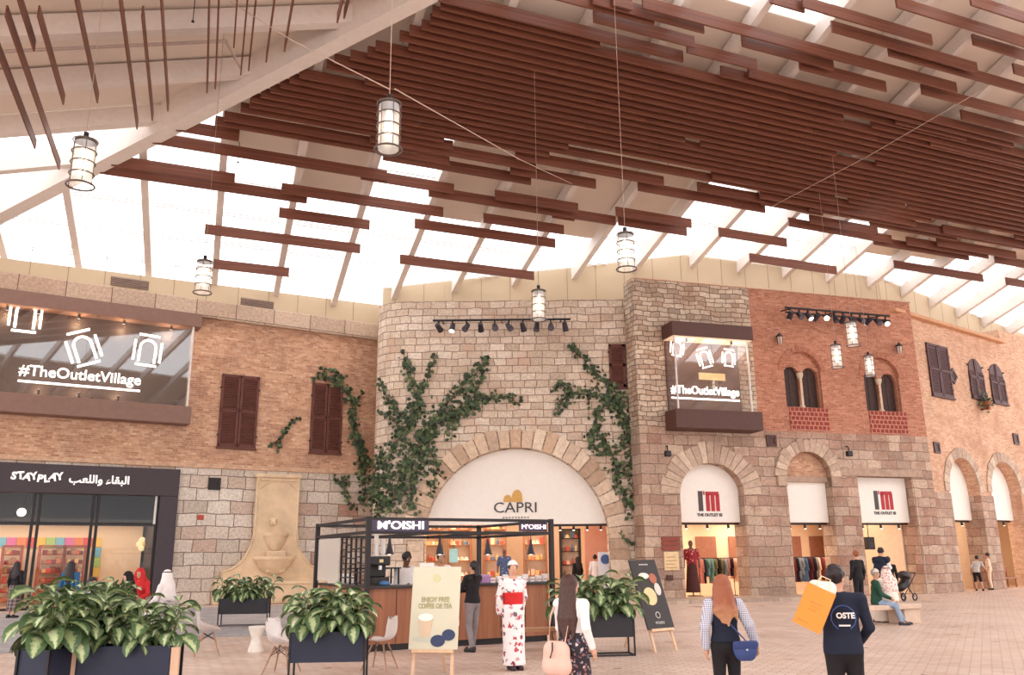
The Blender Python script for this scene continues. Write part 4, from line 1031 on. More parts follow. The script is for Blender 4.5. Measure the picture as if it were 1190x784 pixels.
bowl(LX(333, 622)[0] - xm, LX(318, 640)[1], LX(318, 619)[1], -.2).make('upper_bowl', M_STONEFL, t, smooth=True)
bb = bowl(LX(340, 655)[0] - xm, LX(316, 668)[1], LX(316, 646)[1], -.2); bb.make('middle_basin', M_STONEFL, t, smooth=True)
bb = B(); bb.box(xm - .4, -.5, LX(316, 665)[1], xm + .4, -.2, LX(316, 640)[1], .04); bb.make('pedestal', M_STONEFL, t)
bb = B(); z9, z8 = 0, LX(335, 675)[1]
bb.box(xm - bw * .3 - 1.2, -1.25, 0, xm + bw - .1, -.3, z8, .12); bb.make('trough', M_STONEFL, t)
B().box(xm - bw * .3 - 1.3, -1.32, z8 - .1, xm + bw, -.3, z8 + .02, .04).make('trough_rim', M_STONEFL, t)
bb = Body(); u, zz = LX(318, 606, -.3); bb.ell((0, 0, 0), (.14, .12, .18)).limb((0, -.1, -.02), (0, -.2, -.1), .05, .04).ell((-.12, 0, .1), (.06, .05, .07)).ell((.12, 0, .1), (.06, .05, .07))
mesh_obj('mask_spout', bb.mesh('mask_spout', .015), M_STONEFL, t, (u, -.26, zz))
# ------------------------------------------------------------------ wooden slats under the roof
def slat_mat(name, c1, c2):
    t = NT(name); b = t.bsdf(.42, 0, .4); oi = t.n('ShaderNodeObjectInfo')
    tc = t.n('ShaderNodeTexCoord'); mp = t.n('ShaderNodeMapping'); t.l(tc.outputs['Object'], mp.inputs[0]); mp.inputs['Scale'].default_value = (2., 14, 14)
    g = t.ramp(t.noise(1., 4, mp.outputs[0]), [(.3, lin(c1)), (.7, lin(c2))])
    t.l(t.mix(.35, g, t.ramp(oi.outputs['Random'], [(0, (.75, .72, .7, 1)), (1, (1.2, 1.2, 1.2, 1))]), 'MULTIPLY'), b.inputs['Base Color']); return t.m
M_SLAT = slat_mat('slat_red_wood', (90, 50, 38), (126, 76, 56))
_sb = B().box(-.5, -.035, -.21, .5, .035, .21); _sb.bm.faces.ensure_lookup_table(); SLAT = bpy.data.meshes.new('ceiling_slat'); _sb.bm.to_mesh(SLAT); _sb.bm.free(); SLAT.materials.append(M_SLAT)
SOFF = 1.0
def slat(a, b, label, group):
    d = b - a
    o = bpy.data.objects.new('ceiling_slat', SLAT); COL.objects.link(o)
    o.location = (a + b) / 2; o.scale = (d.length, 1.25, .82) if label is DENSE else (d.length, 1, 1); o.rotation_euler = d.to_track_quat('X', 'Z').to_euler()
    return tag(o, label, 'slat', group)
LOOSE = 'red-brown wooden slat hung singly under the glazed bays of the main roof slope'
DENSE = 'dark red-brown wooden slat in the tightly packed band across the main roof slope'
OTHER = 'thin red-brown wooden slat under the roof slope on the far side of the diagonal white beam'
PX = [(130, 187, 273, 207), (117, 196, 357, 230), (178, 162, 450, 203), (205, 145, 278, 158), (419, 204, 528, 218), (327, 219, 515, 246), (324, 248, 430, 260), (238, 267, 419, 288), (248, 307, 336, 316), (482, 259, 645, 283), (465, 300, 620, 321), (497, 225, 717, 254), (575, 227, 672, 241), (562, 253, 655, 267), (642, 247, 667, 252), (445, 180, 617, 209), (430, 160, 623, 192), (593, 196, 692, 214), (600, 178, 770, 212), (742, 215, 888, 243), (812, 215, 887, 233), (716, 245, 803, 260), (720, 254, 796, 271), (837, 267, 912, 284), (871, 299, 972, 314), (887, 230, 953, 248), (917, 257, 1035, 279), (1016, 278, 1124, 299), (1040, 306, 1141, 324), (1157, 300, 1215, 312), (1171, 325, 1230, 338), (885, 222, 1061, 261), (954, 225, 1174, 297), (830, 198, 966, 233), (1100, 262, 1215, 292), (1060, 232, 1215, 275),
      (690, -5, 816, 35), (690, 18, 806, 50), (748, 0, 1109, 104), (863, 46, 967, 77), (930, 73, 1028, 102), (799, 53, 878, 77), (843, 75, 1170, 172), (933, 0, 1081, 48), (969, 27, 1132, 82), (1033, 58, 1200, 107), (1072, 102, 1210, 142), (1043, 0, 1200, 54), (1130, 46, 1200, 67), (1117, 133, 1200, 155), (1127, 0, 1200, 23), (1178, 79, 1215, 91), (895, -5, 933, 10), (712, 0, 735, 5), (1081, 163, 1200, 192), (1040, 138, 1122, 158), (700, 40, 792, 68), (508, 0, 714, 40), (625, -12, 760, 22)]
used = []
for x0, y0, x1, y1 in PX:
    (ua, va), (ub, vb_) = uvB(x0, y0, SOFF), uvB(x1, y1, SOFF); v = (va + vb_) / 2
    slat(roofB(ua, v, SOFF), roofB(ub, v, SOFF), LOOSE, 'slats hung singly under the main roof slope'); used.append((v, ua, ub))
rs = random.Random(11)
v = 12.35; row = 0
while v < 18.1:
    edge = min((v - 12.0) / .9, (18.2 - v) / 1.0, 1.); u = v_hip_inv = hu0 + (v - hv0) * (hu1 - hu0) / (hv1 - hv0) + .6
    u += rs.uniform(0, .6) if v > 14 else 0
    while u < 44:
        L = rs.choice([5.46, 8.19, 8.19, 10.9, 13.6]); 
        if rs.random() < (.12 if edge >= 1 else .55 - .3 * edge): u += rs.choice([1.4, 2.73, 4.1] if edge < 1 else [.7, 1.4]); continue
        e = min(u + L, 45.)
        if not any(abs(v - q) < .13 and not (e < a or u > c) for q, a, c in used): slat(roofB(u, v, SOFF), roofB(e, v, SOFF), DENSE, 'slats packed in the dense band of the main roof slope')
        u = e + .02
    v += .3; row += 1
# thinner scatter either side of the band and below it near the diagonal beam
for v in (10.95, 11.25, 11.8, 12.1):
    u = hu0 + (v - hv0) * (hu1 - hu0) / (hv1 - hv0) + .8
    slat(roofB(u, v, SOFF), roofB(u + rs.uniform(5, 9), v, SOFF), DENSE, 'slats packed in the dense band of the main roof slope')
    for _ in range(2):
        u2 = rs.uniform(22, 36); L = rs.choice([4., 5.46, 6.8])
        if not any(abs(v - q) < .13 and not (u2 + L < a or u2 > c) for q, a, c in used): slat(roofB(u2, v, SOFF), roofB(u2 + L, v, SOFF), LOOSE, 'slats hung singly under the main roof slope'); used.append((v, u2, u2 + L))
for x0, y0, x1, y1 in [(-5, 50, 42, 168), (5, 13, 71, 192), (20, -5, 42, 53), (44, 13, 75, 116), (87, -5, 115, 114), (138, -5, 161, 145), (165, 13, 178, 135), (187, -5, 196, 124), (242, -5, 242, 103), (254, -5, 251, 98), (275, -5, 273, 50), (287, -5, 281, 82), (297, -5, 290, 77), (318, -5, 311, 67), (340, -5, 332, 55), (397, -5, 394, 21), (404, -5, 402, 16)]:
    (sa, ta), (sb, tb) = stL(x0, y0, 1.9), stL(x1, y1, 1.9); tt = (ta + tb) / 2
    slat(roofL(sa, tt, 1.9), roofL(sb, tt, 1.9), OTHER, 'slats under the other roof slope').scale = ((sb - sa).__abs__(), .6, .75)
# thin services: pipes under the left slope, sprinklers, stay cables
M_PIPE = M('pipe_grey', (176, 156, 146), .5, var=.02)
for px, py, L in ((666 / 2.97, 24, .9), (822 / 2.97, 188, .6), (697 / 2.97 + 400, 170, .2), (820 / 2.97 + 400, 92, .4), (1120 / 2.97 + 400, 200, .7)):
    u, v = uvB(px, py, .9) if px > 240 else stL(px, py, .9)
    p = roofB(u, v, .9) if px > 240 else roofL(u, v, .9); z = roof_z(p.x, p.y) - .1
    t = empty('sprinkler', 'thin dark ceiling sprinkler drop on the roof slope', 'sprinkler', p, 0, 'ceiling sprinkler drops')
    B().cyl((0, 0, 0), (0, 0, z - p.z), .012).make('pipe', M_BLACK, t); B().lathe([(0, -.05), (.05, -.04), (.02, .02), (0, .03)], seg=8).make('head', M_BLACK, t)
def cable(a, b, label): tag(B().tube([a, (Vector(a) + Vector(b)) / 2 - Vector((0, 0, .12)), b], .011, 6).make('stay_cable', M('cable_pale', (196, 172, 156), .5), None), label, 'cable')
q = roofL(*stL(268, 2, .6), .6); LAMP1 = EYE + ray(452, 108) * 15.2; E_ = roofB(*uvB(668, 215, .75), .75)
cable(q, LAMP1 + Vector((0, 0, .08)), 'thin stay cable from the other roof slope down to the biggest hanging lantern')
cable(LAMP1 + Vector((.1, 0, .08)), E_, 'thin stay cable from the biggest hanging lantern to the main roof slope')
cable(roofB(*uvB(897, 240, 1.3), 1.3), roofB(*uvB(1140, 105, 1.3), 1.3), 'long pale stay cable crossing under the dense slat band')
t = empty('conduit', 'thin grey conduit running under the other roof slope', 'pipe')
s0, t0 = stL(-20, 61, .75); s1_, t1_ = stL(262, 60, .75); B().tube([roofL(s0, t0, .75), roofL(s0, t1_, .75)], .05).make('run', M_PIPE, t)
B().tube([roofL(s0, t1_, .75), roofL(s0 + 1.6, t1_ + .5, .75)], .05).make('branch', M_PIPE, t)

# ------------------------------------------------------------------ hanging lanterns
M_LGL = glass('lantern_clear_glass', (255, 250, 244), .1, .05, .35)
M_BULB = M('lantern_bulb', (255, 240, 214), .4, emit=3.5, var=0)
def lantern(label):
    t = empty('hanging_lantern', label, 'lantern', (0, 0, 0), 0, 'wire-bound glass lanterns')
    B().cyl((0, 0, -.5), (0, 0, .38), .19, seg=20, cap=False).make('glass_cylinder', M_LGL, t, smooth=True)
    for z, r in ((-.5, .25), (-.27, .22), (-.04, .22), (.19, .22), (.42, .22)): B().ring((0, 0, z), r, .013 if z > -.45 else .018, 20).make('wire_ring', M('wire_bronze', (92, 78, 74), .4), t, smooth=True)
    bb = B()
    for k in range(6):
        a = PI / 3 * k; bb.cyl((.215 * math.cos(a), .215 * math.sin(a), -.5), (.215 * math.cos(a), .215 * math.sin(a), .42), .007, seg=6)
    bb.make('cage', M('wire_bronze', (92, 78, 74), .4), t)
    B().lathe([(0, .42), (.2, .42), (.09, .45), (.05, .5), (.05, .6), (0, .62)], seg=14).make('cap', M_BLACK, t, smooth=True)
    B().lathe([(0, -.3), (.06, -.27), (.08, -.1), (.075, .1), (.05, .28), (0, .3)], seg=12).make('bulb', M_BULB, t, smooth=True)
    return t
_ln = None
CORD = None
for px, yt, yb, lab in ((452, 106, 177, 'biggest clear glass lantern, hung before the dense slat band'), (97, 150, 218, 'clear glass lantern hung before the diagonal white beam'), (237, 295, 341, 'clear glass lantern hung before the beige clerestory over the tan brick'), (727, 262, 314, 'clear glass lantern hung above the corner between the pale tower and the rubble stone'), (626, 330, 372, 'clear glass lantern hung before the spotlight bar of the pale tower'), (516, 388, 417, 'faint small lantern hung low before the pale tower, below the spotlight bar'), (990, 368, 402, 'clear glass lantern hung before the spotlight bar of the red brick, topmost of three'), (972, 395, 427, 'clear glass lantern hung between the two twin-arched windows'), (1010, 408, 437, 'clear glass lantern hung in front of the twin-arched window nearer the wing')):
    D = 1000 * 1.12 / (yb - yt); p = EYE + ray(px, (yt + yb) / 2) * D; p.z -= .06
    if _ln is None: o = _ln = lantern(lab); o.location = p
    else: o = dup(_ln, p, rs.uniform(0, 1), lab)
    h = roof_z(p.x, p.y) - p.z - .1
    B().cyl((0, 0, .63), (0, 0, h), .007, seg=6).make('cord', M('cable_pale', (196, 172, 156)), o)
# spotlight bars
M_LAMPD = M('spot_body', (48, 42, 50), .4, var=.04)
def spotbar(face, pa, pb, off, n, name, wherelab, lit):
    (xa, za), (xb, zb) = face.px(*pa, off), face.px(*pb, off); z = (za + zb) / 2; L = xb - xa
    t = empty('lighting_bar', 'black lighting bar ' + wherelab, 'lighting bar', face.w((xa + xb) / 2, off, z), face.rz)
    B().cyl((-L / 2, 0, 0), (L / 2, 0, 0), .05).make('bar', M_BLACK, t)
    if n > 10: B().cyl((-L / 2, 0, -.22), (L / 2, 0, -.22), .04).make('lower_bar', M_BLACK, t)
    for u in (-L / 2 + .4, 0, L / 2 - .4): B().bar((u, 0, 0), (u, -off, .1), .05).make('bracket', M_BLACK, t)
    for k in range(n):
        u = -L / 2 + .25 + (L - .5) * k / (n - 1); w = face.w((xa + xb) / 2 + u, off, z - .06)
        s_ = empty('spotlight', ('lit ' if k in lit else 'black ') + 'spotlight clamped to the lighting bar ' + wherelab + ('' if k not in lit else ', glowing face'), 'spotlight', w, face.rz + rs.uniform(-.6, .6), ('lit' if k in lit else 'dark') + ' spotlights on the bar ' + wherelab)
        B().box(-.03, -.03, -.14, .03, .03, .01).make('yoke', M_BLACK, s_); tl = rs.uniform(.3, 1.1)
        d = Vector((0, -math.sin(tl), -math.cos(tl))) * (1 if k % 3 else -1); d.z = -abs(d.z); c = Vector((0, 0, -.24))
        B().cyl(c - d * .16, c + d * .22, .1, .14, 12).make('barrel', M_LAMPD, s_)
        B().cyl(c + d * .221, c + d * .235, .12, seg=12).make('lens', M_GLOW if k in lit else M('lens_dark', (90, 84, 96), .2), s_)
spotbar(CW, (503, 371), (663, 372), -.9, 10, 'a', 'high on the pale tower', (1,))
ld = bpy.data.lights.new('tower_spot', 'SPOT'); ld.energy = 160; ld.color = lin((255, 200, 140))[:3]; ld.spot_size = R(38); ld.spot_blend = .9; lo_ = bpy.data.objects.new('tower_spot', ld); COL.objects.link(lo_)
_a = CW.px(655, 380, -.8); _b = CW.px(657, 418); lo_.location = CW.w(_a[0], -.8, _a[1]); lo_.rotation_euler = (CW.w(_b[0], 0, _b[1]) - lo_.location).to_track_quat('-Z', 'Y').to_euler()
spotbar(RW, (912, 353), (1034, 371), -.9, 12, 'b', 'high on the red brick', (0, 2, 4, 9, 11))

# ------------------------------------------------------------------ ivy on the walls
def ivy_mat():
    t = NT('ivy_leaves'); b = t.bsdf(.5, 0, .3); g = t.n('ShaderNodeNewGeometry')
    t.l(t.ramp(g.outputs['Random Per Island'], [(0, lin((44, 56, 40))), (.4, lin((62, 78, 54))), (.75, lin((82, 98, 66))), (1, lin((116, 126, 84)))]), b.inputs['Base Color']); return t.m
M_IVY = ivy_mat(); M_STEM = M('ivy_stem', (86, 66, 52), .8)
def ivy(face, strands, label, wid=.42, dens=52, corner=None, seed=3):
    r = random.Random(seed); t = empty('climbing_ivy', label, 'ivy', face.P, face.rz); bb = B(); st = B()
    def pt(x, y): u, z = face.px(x, y); return Vector((u, 0, z))
    def bend(p):
        if corner and p.x < corner[0]:
            a = min((corner[0] - p.x) / corner[1], 1.); return Vector((p.x, corner[1] * (1 - math.sqrt(max(0., 1 - a * a))) + p.y, p.z))
        return p
    for S in strands:
        k = 1.
        if isinstance(S[0], (int, float)): k, S = S[0], S[1:]
        P = [pt(*q) for q in S]; path = []
        for a, b_ in zip(P, P[1:]):
            n = max(2, int((b_ - a).length / .14))
            for i in range(n): path.append(a.lerp(b_, i / n) + Vector((r.gauss(0, .04), -.03, r.gauss(0, .04))))
        path.append(P[-1]); st.tube([bend(p) + Vector((0, -.04, 0)) for p in path], .02, 5)
        for i, p in enumerate(path):
            f = i / len(path); ww = wid * k * (1.15 - .75 * f)
            for _ in range(max(2, int(dens * k * .14 * (1.1 - .5 * f)))):
                c = bend(p + Vector((r.gauss(0, ww * .5), -abs(r.gauss(.06, .05)) - .02, r.gauss(0, ww * .5)))); s_ = r.uniform(.08, .14)
                q = Euler((r.gauss(.5, .4), r.uniform(-3.1, 3.1), r.gauss(0, .5))).to_matrix()
                V = [c + q @ Vector(v) * s_ for v in ((0, 0, -1.), (.75, -.1, -.1), (.35, .05, .9), (0, -.15, .55), (-.35, .05, .9), (-.75, -.1, -.1))]
                vs = [bb.bm.verts.new(v) for v in V]; bb.bm.faces.new(vs)
    st.make('stem', M_STEM, t); me = bpy.data.meshes.new('foliage'); bb.bm.to_mesh(me); bb.bm.free(); mesh_obj('foliage', me, M_IVY, t); return t
ivy(CW, [(1.3, (436, 596), (440, 560), (455, 520), (478, 490), (490, 470)), (1.2, (452, 590), (466, 550), (490, 505), (520, 470), (545, 440), (558, 428), (568, 415)), (1.1, (470, 590), (486, 545), (500, 500), (512, 486), (540, 478), (570, 462), (588, 460), (602, 468)),
         (.8, (490, 480), (480, 452), (476, 430), (468, 408)), (.6, (485, 470), (500, 430), (506, 412)), (.8, (478, 492), (460, 478), (446, 455), (440, 438)), (.6, (470, 500), (450, 482), (438, 478)), (1.1, (520, 500), (530, 478), (548, 470)), (.9, (500, 520), (508, 545), (500, 575)), (.8, (430, 575), (432, 545), (440, 520)), (.8, (545, 475), (556, 448), (565, 430))],
    'dense dark ivy climbing the pale tower beside the widest arch, over its rounded corner', corner=(cx0, rc), seed=4)
ivy(LW, [(.9, (424, 580), (420, 540), (412, 505), (408, 470), (396, 448), (378, 436), (364, 440)), (.6, (405, 460), (415, 470), (420, 455)), (.8, (426, 540), (418, 520), (414, 500)), (.7, (396, 552), (402, 575), (410, 590)), (.5, (398, 442), (385, 430), (374, 430))],
    'sparse ivy on the tan brick beside the half-hidden brown shutters', seed=5)
ivy(CW, [(1.2, (748, 600), (744, 570), (738, 540), (728, 500), (720, 478), (712, 455), (700, 440), (686, 428), (672, 412), (664, 402)), (.9, (712, 465), (690, 458), (668, 458), (650, 448), (645, 455)), (.9, (668, 458), (652, 465), (648, 478)), (1., (720, 470), (738, 462), (750, 470), (752, 490)), (1., (700, 470), (692, 490), (688, 510), (698, 530), (702, 520)),
         (.9, (716, 540), (722, 570), (738, 595), (752, 605)), (.8, (700, 505), (712, 530), (716, 548)), (.9, (752, 600), (752, 560), (750, 520)), (.8, (735, 470), (730, 500), (724, 520))],
    'dark ivy trailing down the pale tower below the small brown shutters', seed=6)
ivy(CW, [(.35, (720, 622), (726, 628), (742, 634), (750, 650))], 'small ivy sprig on the pale tower beside the black poster easel', .2, 16, seed=8)
ivy(LW, [(.3, (322, 524), (326, 508), (336, 494), (348, 486)), (.25, (312, 520), (322, 512), (330, 500))], 'small ivy sprig on the tan brick between the two big brown shutters', .3, 14, seed=9)
o, u, zz = POTPLANT; r = random.Random(2); bb = B()
for k in range(90):
    c = Vector((r.gauss(0, .2), r.gauss(0, .15), .12 + r.gauss(0, .16) - (.2 if k % 3 == 0 else 0))); q = Euler((r.uniform(-1, 1), r.uniform(-3, 3), r.uniform(-1, 1))).to_matrix(); s_ = .1
    bb.bm.faces.new([bb.bm.verts.new(c + q @ Vector(v) * s_) for v in ((0, 0, -1), (.6, 0, 0), (0, 0, 1), (-.6, 0, 0))])
me = bpy.data.meshes.new('foliage'); bb.bm.to_mesh(me); bb.bm.free(); mesh_obj('foliage', me, M_IVY, o)
# ------------------------------------------------------------------ kiosk
_k0, _k1 = ground(424, 758), ground(643, 744.5)
KW = (_k1 - _k0).length; K = Face(_k0, math.degrees(math.atan2(_k1.x - _k0.x, _k1.y - _k0.y))); KD = 3.6
KH = (K.px(424, 600)[1] + K.px(640, 603)[1]) / 2
M_KW = wood('kiosk_wood', (134, 84, 58), (166, 108, 76), 2, 2.5)
M_KDK = M('kiosk_counter_top', (52, 46, 46), .35)
t = empty('kiosk', 'open black-framed drinks kiosk with wooden counters and a lit sign, before the widest arch', 'kiosk', K.P, K.rz)
fr = B(); p_ = .045
for x, y in ((0, 0), (KW, 0), (0, KD), (KW, KD)): fr.box(x - p_, y - p_, 0, x + p_, y + p_, KH)
for z in (KH - .04, KH - .3):
    for y in (0, KD): fr.box(0, y - .035, z - .03, KW, y + .035, z + .03)
    for x in (0, KW): fr.box(x - .035, 0, z - .03, x + .035, KD, z + .03)
for x in (KW / 3, KW * 2 / 3): fr.box(x - .03, 0, KH - .33, x + .03, KD, KH - .27)
fr.make('frame', M_BLACK, t)
CHT = 1.16
B().box(.06, .06, .12, KW - .06, .5, CHT).make('front_counter', M_KW, t); B().box(.02, -.02, CHT, KW - .02, .62, CHT + .05, .01).make('counter_top', M_KDK, t)
B().box(.06, .5, .12, .5, KD - .1, CHT).make('side_counter', M_KW, t); B().box(.02, .62, CHT, .56, KD - .1, CHT + .05, .01).make('counter_top', M_KDK, t)
B().box(.09, .1, 0, KW - .09, .45, .12).make('plinth', M_BLACK, t)
sm = B()
for k in range(1, 7): sm.box(.06 + (KW - .12) * k / 7 - .006, .05, .14, .06 + (KW - .12) * k / 7 + .006, .062, CHT - .02)
sm.make('seam', M('seam_dark', (92, 56, 40), .6), t)
# lattice screen at the near left corner
la = B(); r = random.Random(9); y0, y1, z0, z1 = .1, 1.7, CHT + .08, KH - .36
for y in np.linspace(y0, y1, 6): la.box(-.02, y - .014, z0, .02, y + .014, z1)
ys = list(np.linspace(y0, y1, 6))
for a, c in zip(ys, ys[1:]):
    z = z0 + r.uniform(.02, .15)
    while z < z1: la.box(-.018, a, z - .013, .018, c, z + .013); z += r.uniform(.1, .26)
la.make('lattice_screen', M_BLACK, t)
B().box(-.01, 1.85, CHT + .1, .01, KD - .15, KH - .36).make('frosted_panel', glass('frosted', (240, 236, 230), .06, .1, .35, (236, 230, 222)), t)
B().box(KW - .6, KD - .2, CHT * 0, KW - .05, KD - .05, 1.0).make('back_cabinet', M_KW, t)
(xa, za), (xb, zb) = K.px(439, 607, -.05), K.px(492, 607, -.05)
B().box(xa - .12, -.05, KH - .28, xb + .12, -.036, KH - .06).make('sign_backing', M('sign_plum', (70, 58, 78), .4), t)
tx = text('lettering', "M'OISHI", .22, M_GLOW, t, (0, -.07, 0), .03, bold=.001)
s_ = (xb - xa) / max(.1, tx.dimensions.x); tx.data.transform(Matrix.Translation(((xa + xb) / 2, 0, KH - .17)) @ Matrix.Diagonal((s_, 1, 1, 1)))
B().box(KW - .75, .06, KH - .26, KW - .06, .09, KH - .08).make('sign_backing', M('sign_plum', (70, 58, 78)), t)
tx = text('end_lettering', "M'OISHI", .14, M('lit_pink', (250, 226, 232), .5, emit=1.2, var=0), t, (0, .05, 0), .02); tx.data.transform(Matrix.Translation((KW - .4, 0, KH - .17)) @ Matrix.Diagonal((.6 / max(.1, tx.dimensions.x), 1, 1, 1)))
KP = lambda x, y, z: K.w(x, y, z)
for i, px in enumerate((452.5, 511, 567, 617)):
    u, z = K.px(px, 644, .5); l_ = empty('cone_pendant', ['dark cone lamp over the kiosk coffee machine', 'dark cone lamp over the second barista', 'dark cone lamp over the purple box on the counter', 'dark cone lamp nearest the kiosk end post'][i], 'lamp', KP(u, .5, z), K.rz, 'kiosk cone lamps')
    B().lathe([(.1, 0), (.085, .02), (.03, .24), (.025, .32), (0, .33)], seg=16).make('lamp_shade', M('cone_dark', (62, 56, 62), .4), l_, smooth=True)
    B().ball((0, 0, .03), .045, seg=10).make('bulb', M('lantern_bulb', (255, 240, 214)), l_); B().cyl((0, 0, .32), (0, 0, KH - .3 - z), .008, seg=6).make('cord', M_BLACK, l_)
def kthing(name, label, cat, px, y, group=None):
    u = K.px(px, 665, y)[0]; return empty(name, label, cat, KP(u, y, CHT + .052), K.rz, group)
c = kthing('coffee_machine', 'black espresso machine on the kiosk counter by the lattice corner', 'coffee machine', 439, .32)
B().box(-.18, -.2, .02, .18, .22, .16, .02).make('base', M_BLACK, c); B().box(-.18, .02, .16, .18, .22, .46, .02).make('body', M_BLACK, c); B().box(-.19, -.22, .38, .19, .22, .56, .03).make('top', M_BLACK, c)
B().cyl((0, -.14, .38), (0, -.14, .3), .035).make('brew_head', M('chrome', (200, 196, 194), .25, 1.), c); B().box(-.05, -.225, .44, .03, -.219, .5).make('badge', M('badge_straw', (214, 196, 140), .5), c)
for k in range(5):
    h = .5 + .08 * (k % 3); o = B(); z = 0
    for j in range(int(h / .055)): o.lathe([(.04, z), (.048, z + .075), (.05, z + .08), (.044, z + .078)], seg=10); z += .055
    tag(o.make('cup_tower', M('cup_white', (238, 232, 226), .4, var=.01), None, KP(K.px(428 + k * 4.2, 665, 1.)[0], 1. + .2 * (k % 2), 1.55), K.rz), 'tall stack of white paper cups on the rack above the espresso machine', 'cups', 'white cup stacks above the espresso machine')
rk = empty('cup_rack', 'small black rack shelf carrying the white cup stacks in the kiosk', 'rack', KP(K.px(436, 665, 1.05)[0], 1.1, CHT + .052), K.rz)
B().box(-.5, -.25, .31, .5, .25, .336).make('shelf', M_BLACK, rk); [B().box(sx - .015, sy - .015, 0, sx + .015, sy + .015, .31).make('leg', M_BLACK, rk) for sx in (-.45, .45) for sy in (-.22, .22)]
o = kthing('blue_cloth', 'blue cloth bundle under the espresso machine', 'cloth', 446.5, .12); bd = Body(); bd.ell((0, 0, .04), (.1, .08, .05)).ell((.07, 0, .03), (.06, .06, .04)); mesh_obj('bundle', bd.mesh('bundle', .012, cuts=[((0, 0, .001), (0, 0, -1))]), M('cloth_blue', (72, 112, 158), .8), o)
o = kthing('menu_board', 'white menu card in a stand on the kiosk counter between the baristas', 'menu', 496, .3); B().box(-.16, -.01, .02, .16, .01, .42, .005).make('card', M_WHITE, o); B().box(-.1, -.05, 0, .1, .05, .02).make('foot', M_BLACK, o)
bb = B(); [bb.box(-.11, -.016, .12 + k * .05, .11 - .03 * (k % 2), -.01, .14 + k * .05) for k in range(5)]; bb.make('printed_lines', M('grey_letters', (150, 140, 134)), o)
o = kthing('menu_board', 'pale teal sign card hanging over the kiosk counter behind the customer', 'sign', 527, .45); B().box(-.1, -.01, .42, .1, .01, .7, .005).make('card', M('card_teal', (176, 214, 204), .6), o); B().cyl((0, 0, .7), (0, 0, KH - .3 - CHT - .05), .006, seg=6).make('cord', M_BLACK, o)
o = kthing('gift_carton', 'purple carton on the kiosk counter beside the customer', 'box', 563.5, .3); B().box(-.1, -.08, 0, .1, .08, .17, .01).make('body', M('carton_purple', (164, 120, 160), .5), o); B().box(-.102, -.082, .12, .102, .082, .17, .01).make('lid', M('carton_lilac', (186, 146, 182), .5), o)
for k in range(9):
    o = kthing('sweet_box', 'small white sweet packet lined up on the kiosk counter toward the end post', 'box', 572 + k * 7.6, .25, 'white sweet packets on the kiosk counter')
    B().box(-.055, -.05, 0, .055, .05, .1 + .03 * (k % 3), .01).make('packet', M('packet_white', (232, 224, 218), .5), o); B().box(-.05, -.053, .03, .05, -.049, .07).make('print', M('print_rose', (196, 160, 160), .5), o)
kt = kthing('tissue_stack', 'white stack of papers on the side counter by the frosted panel', 'paper', 385, 2.2); kt.location = KP(.25, 2.5, CHT + .052); B().box(-.2, -.35, 0, .2, .35, .16, .02).make('pile', M_WHITE, kt); B().box(-.16, -.3, .16, .16, .3, .2, .01).make('top_sheet', M('paper_pale', (240, 236, 230)), kt)

# ------------------------------------------------------------------ benches
g0, g1 = ground(1073, 724), ground(1006, 728)
bz = math.atan2(g0.y - g1.y, g0.x - g1.x); BN = (g0 + g1) / 2; BL = (g0 - g1).length
t = empty('stone_bench', 'pale stone block bench where the man in green sits', 'bench', BN + Vector((-math.sin(bz), math.cos(bz), 0)) * .3, bz)
M_BENCH = M('bench_stone', (206, 180, 158), .7, var=.05)
B().box(-BL / 2 - .9, -.32, .36, BL / 2, .32, .48, .02).make('seat', M_BENCH, t)
for s_ in (-BL / 2 - .5, BL / 2 - .3): B().box(s_ - .28, -.26, 0, s_ + .28, .26, .36, .02).make('leg', M_BENCH, t)
BFACE = (Vector((math.cos(bz), math.sin(bz), 0)), Vector((-math.sin(bz), math.cos(bz), 0)), t.location.copy(), bz)
p = ground(637, 757); t = empty('wooden_bench', 'low wooden bench at the kiosk end post, behind the woman in the flowered kimono', 'bench', (p.x - .25, p.y + .15, 0), R(12))
M_BW = wood('bench_wood', (156, 110, 78), (190, 140, 102), 0)
B().box(-.62, -.2, .36, .5, .2, .42, .01).make('seat', M_BW, t)
for sx in (-.5, .38):
    for sy in (-.15, .15): B().bar((sx * .9, sy, .37), (sx * 1.05, sy * 1.2, 0.005), .05).make('leg', M_BW, t)

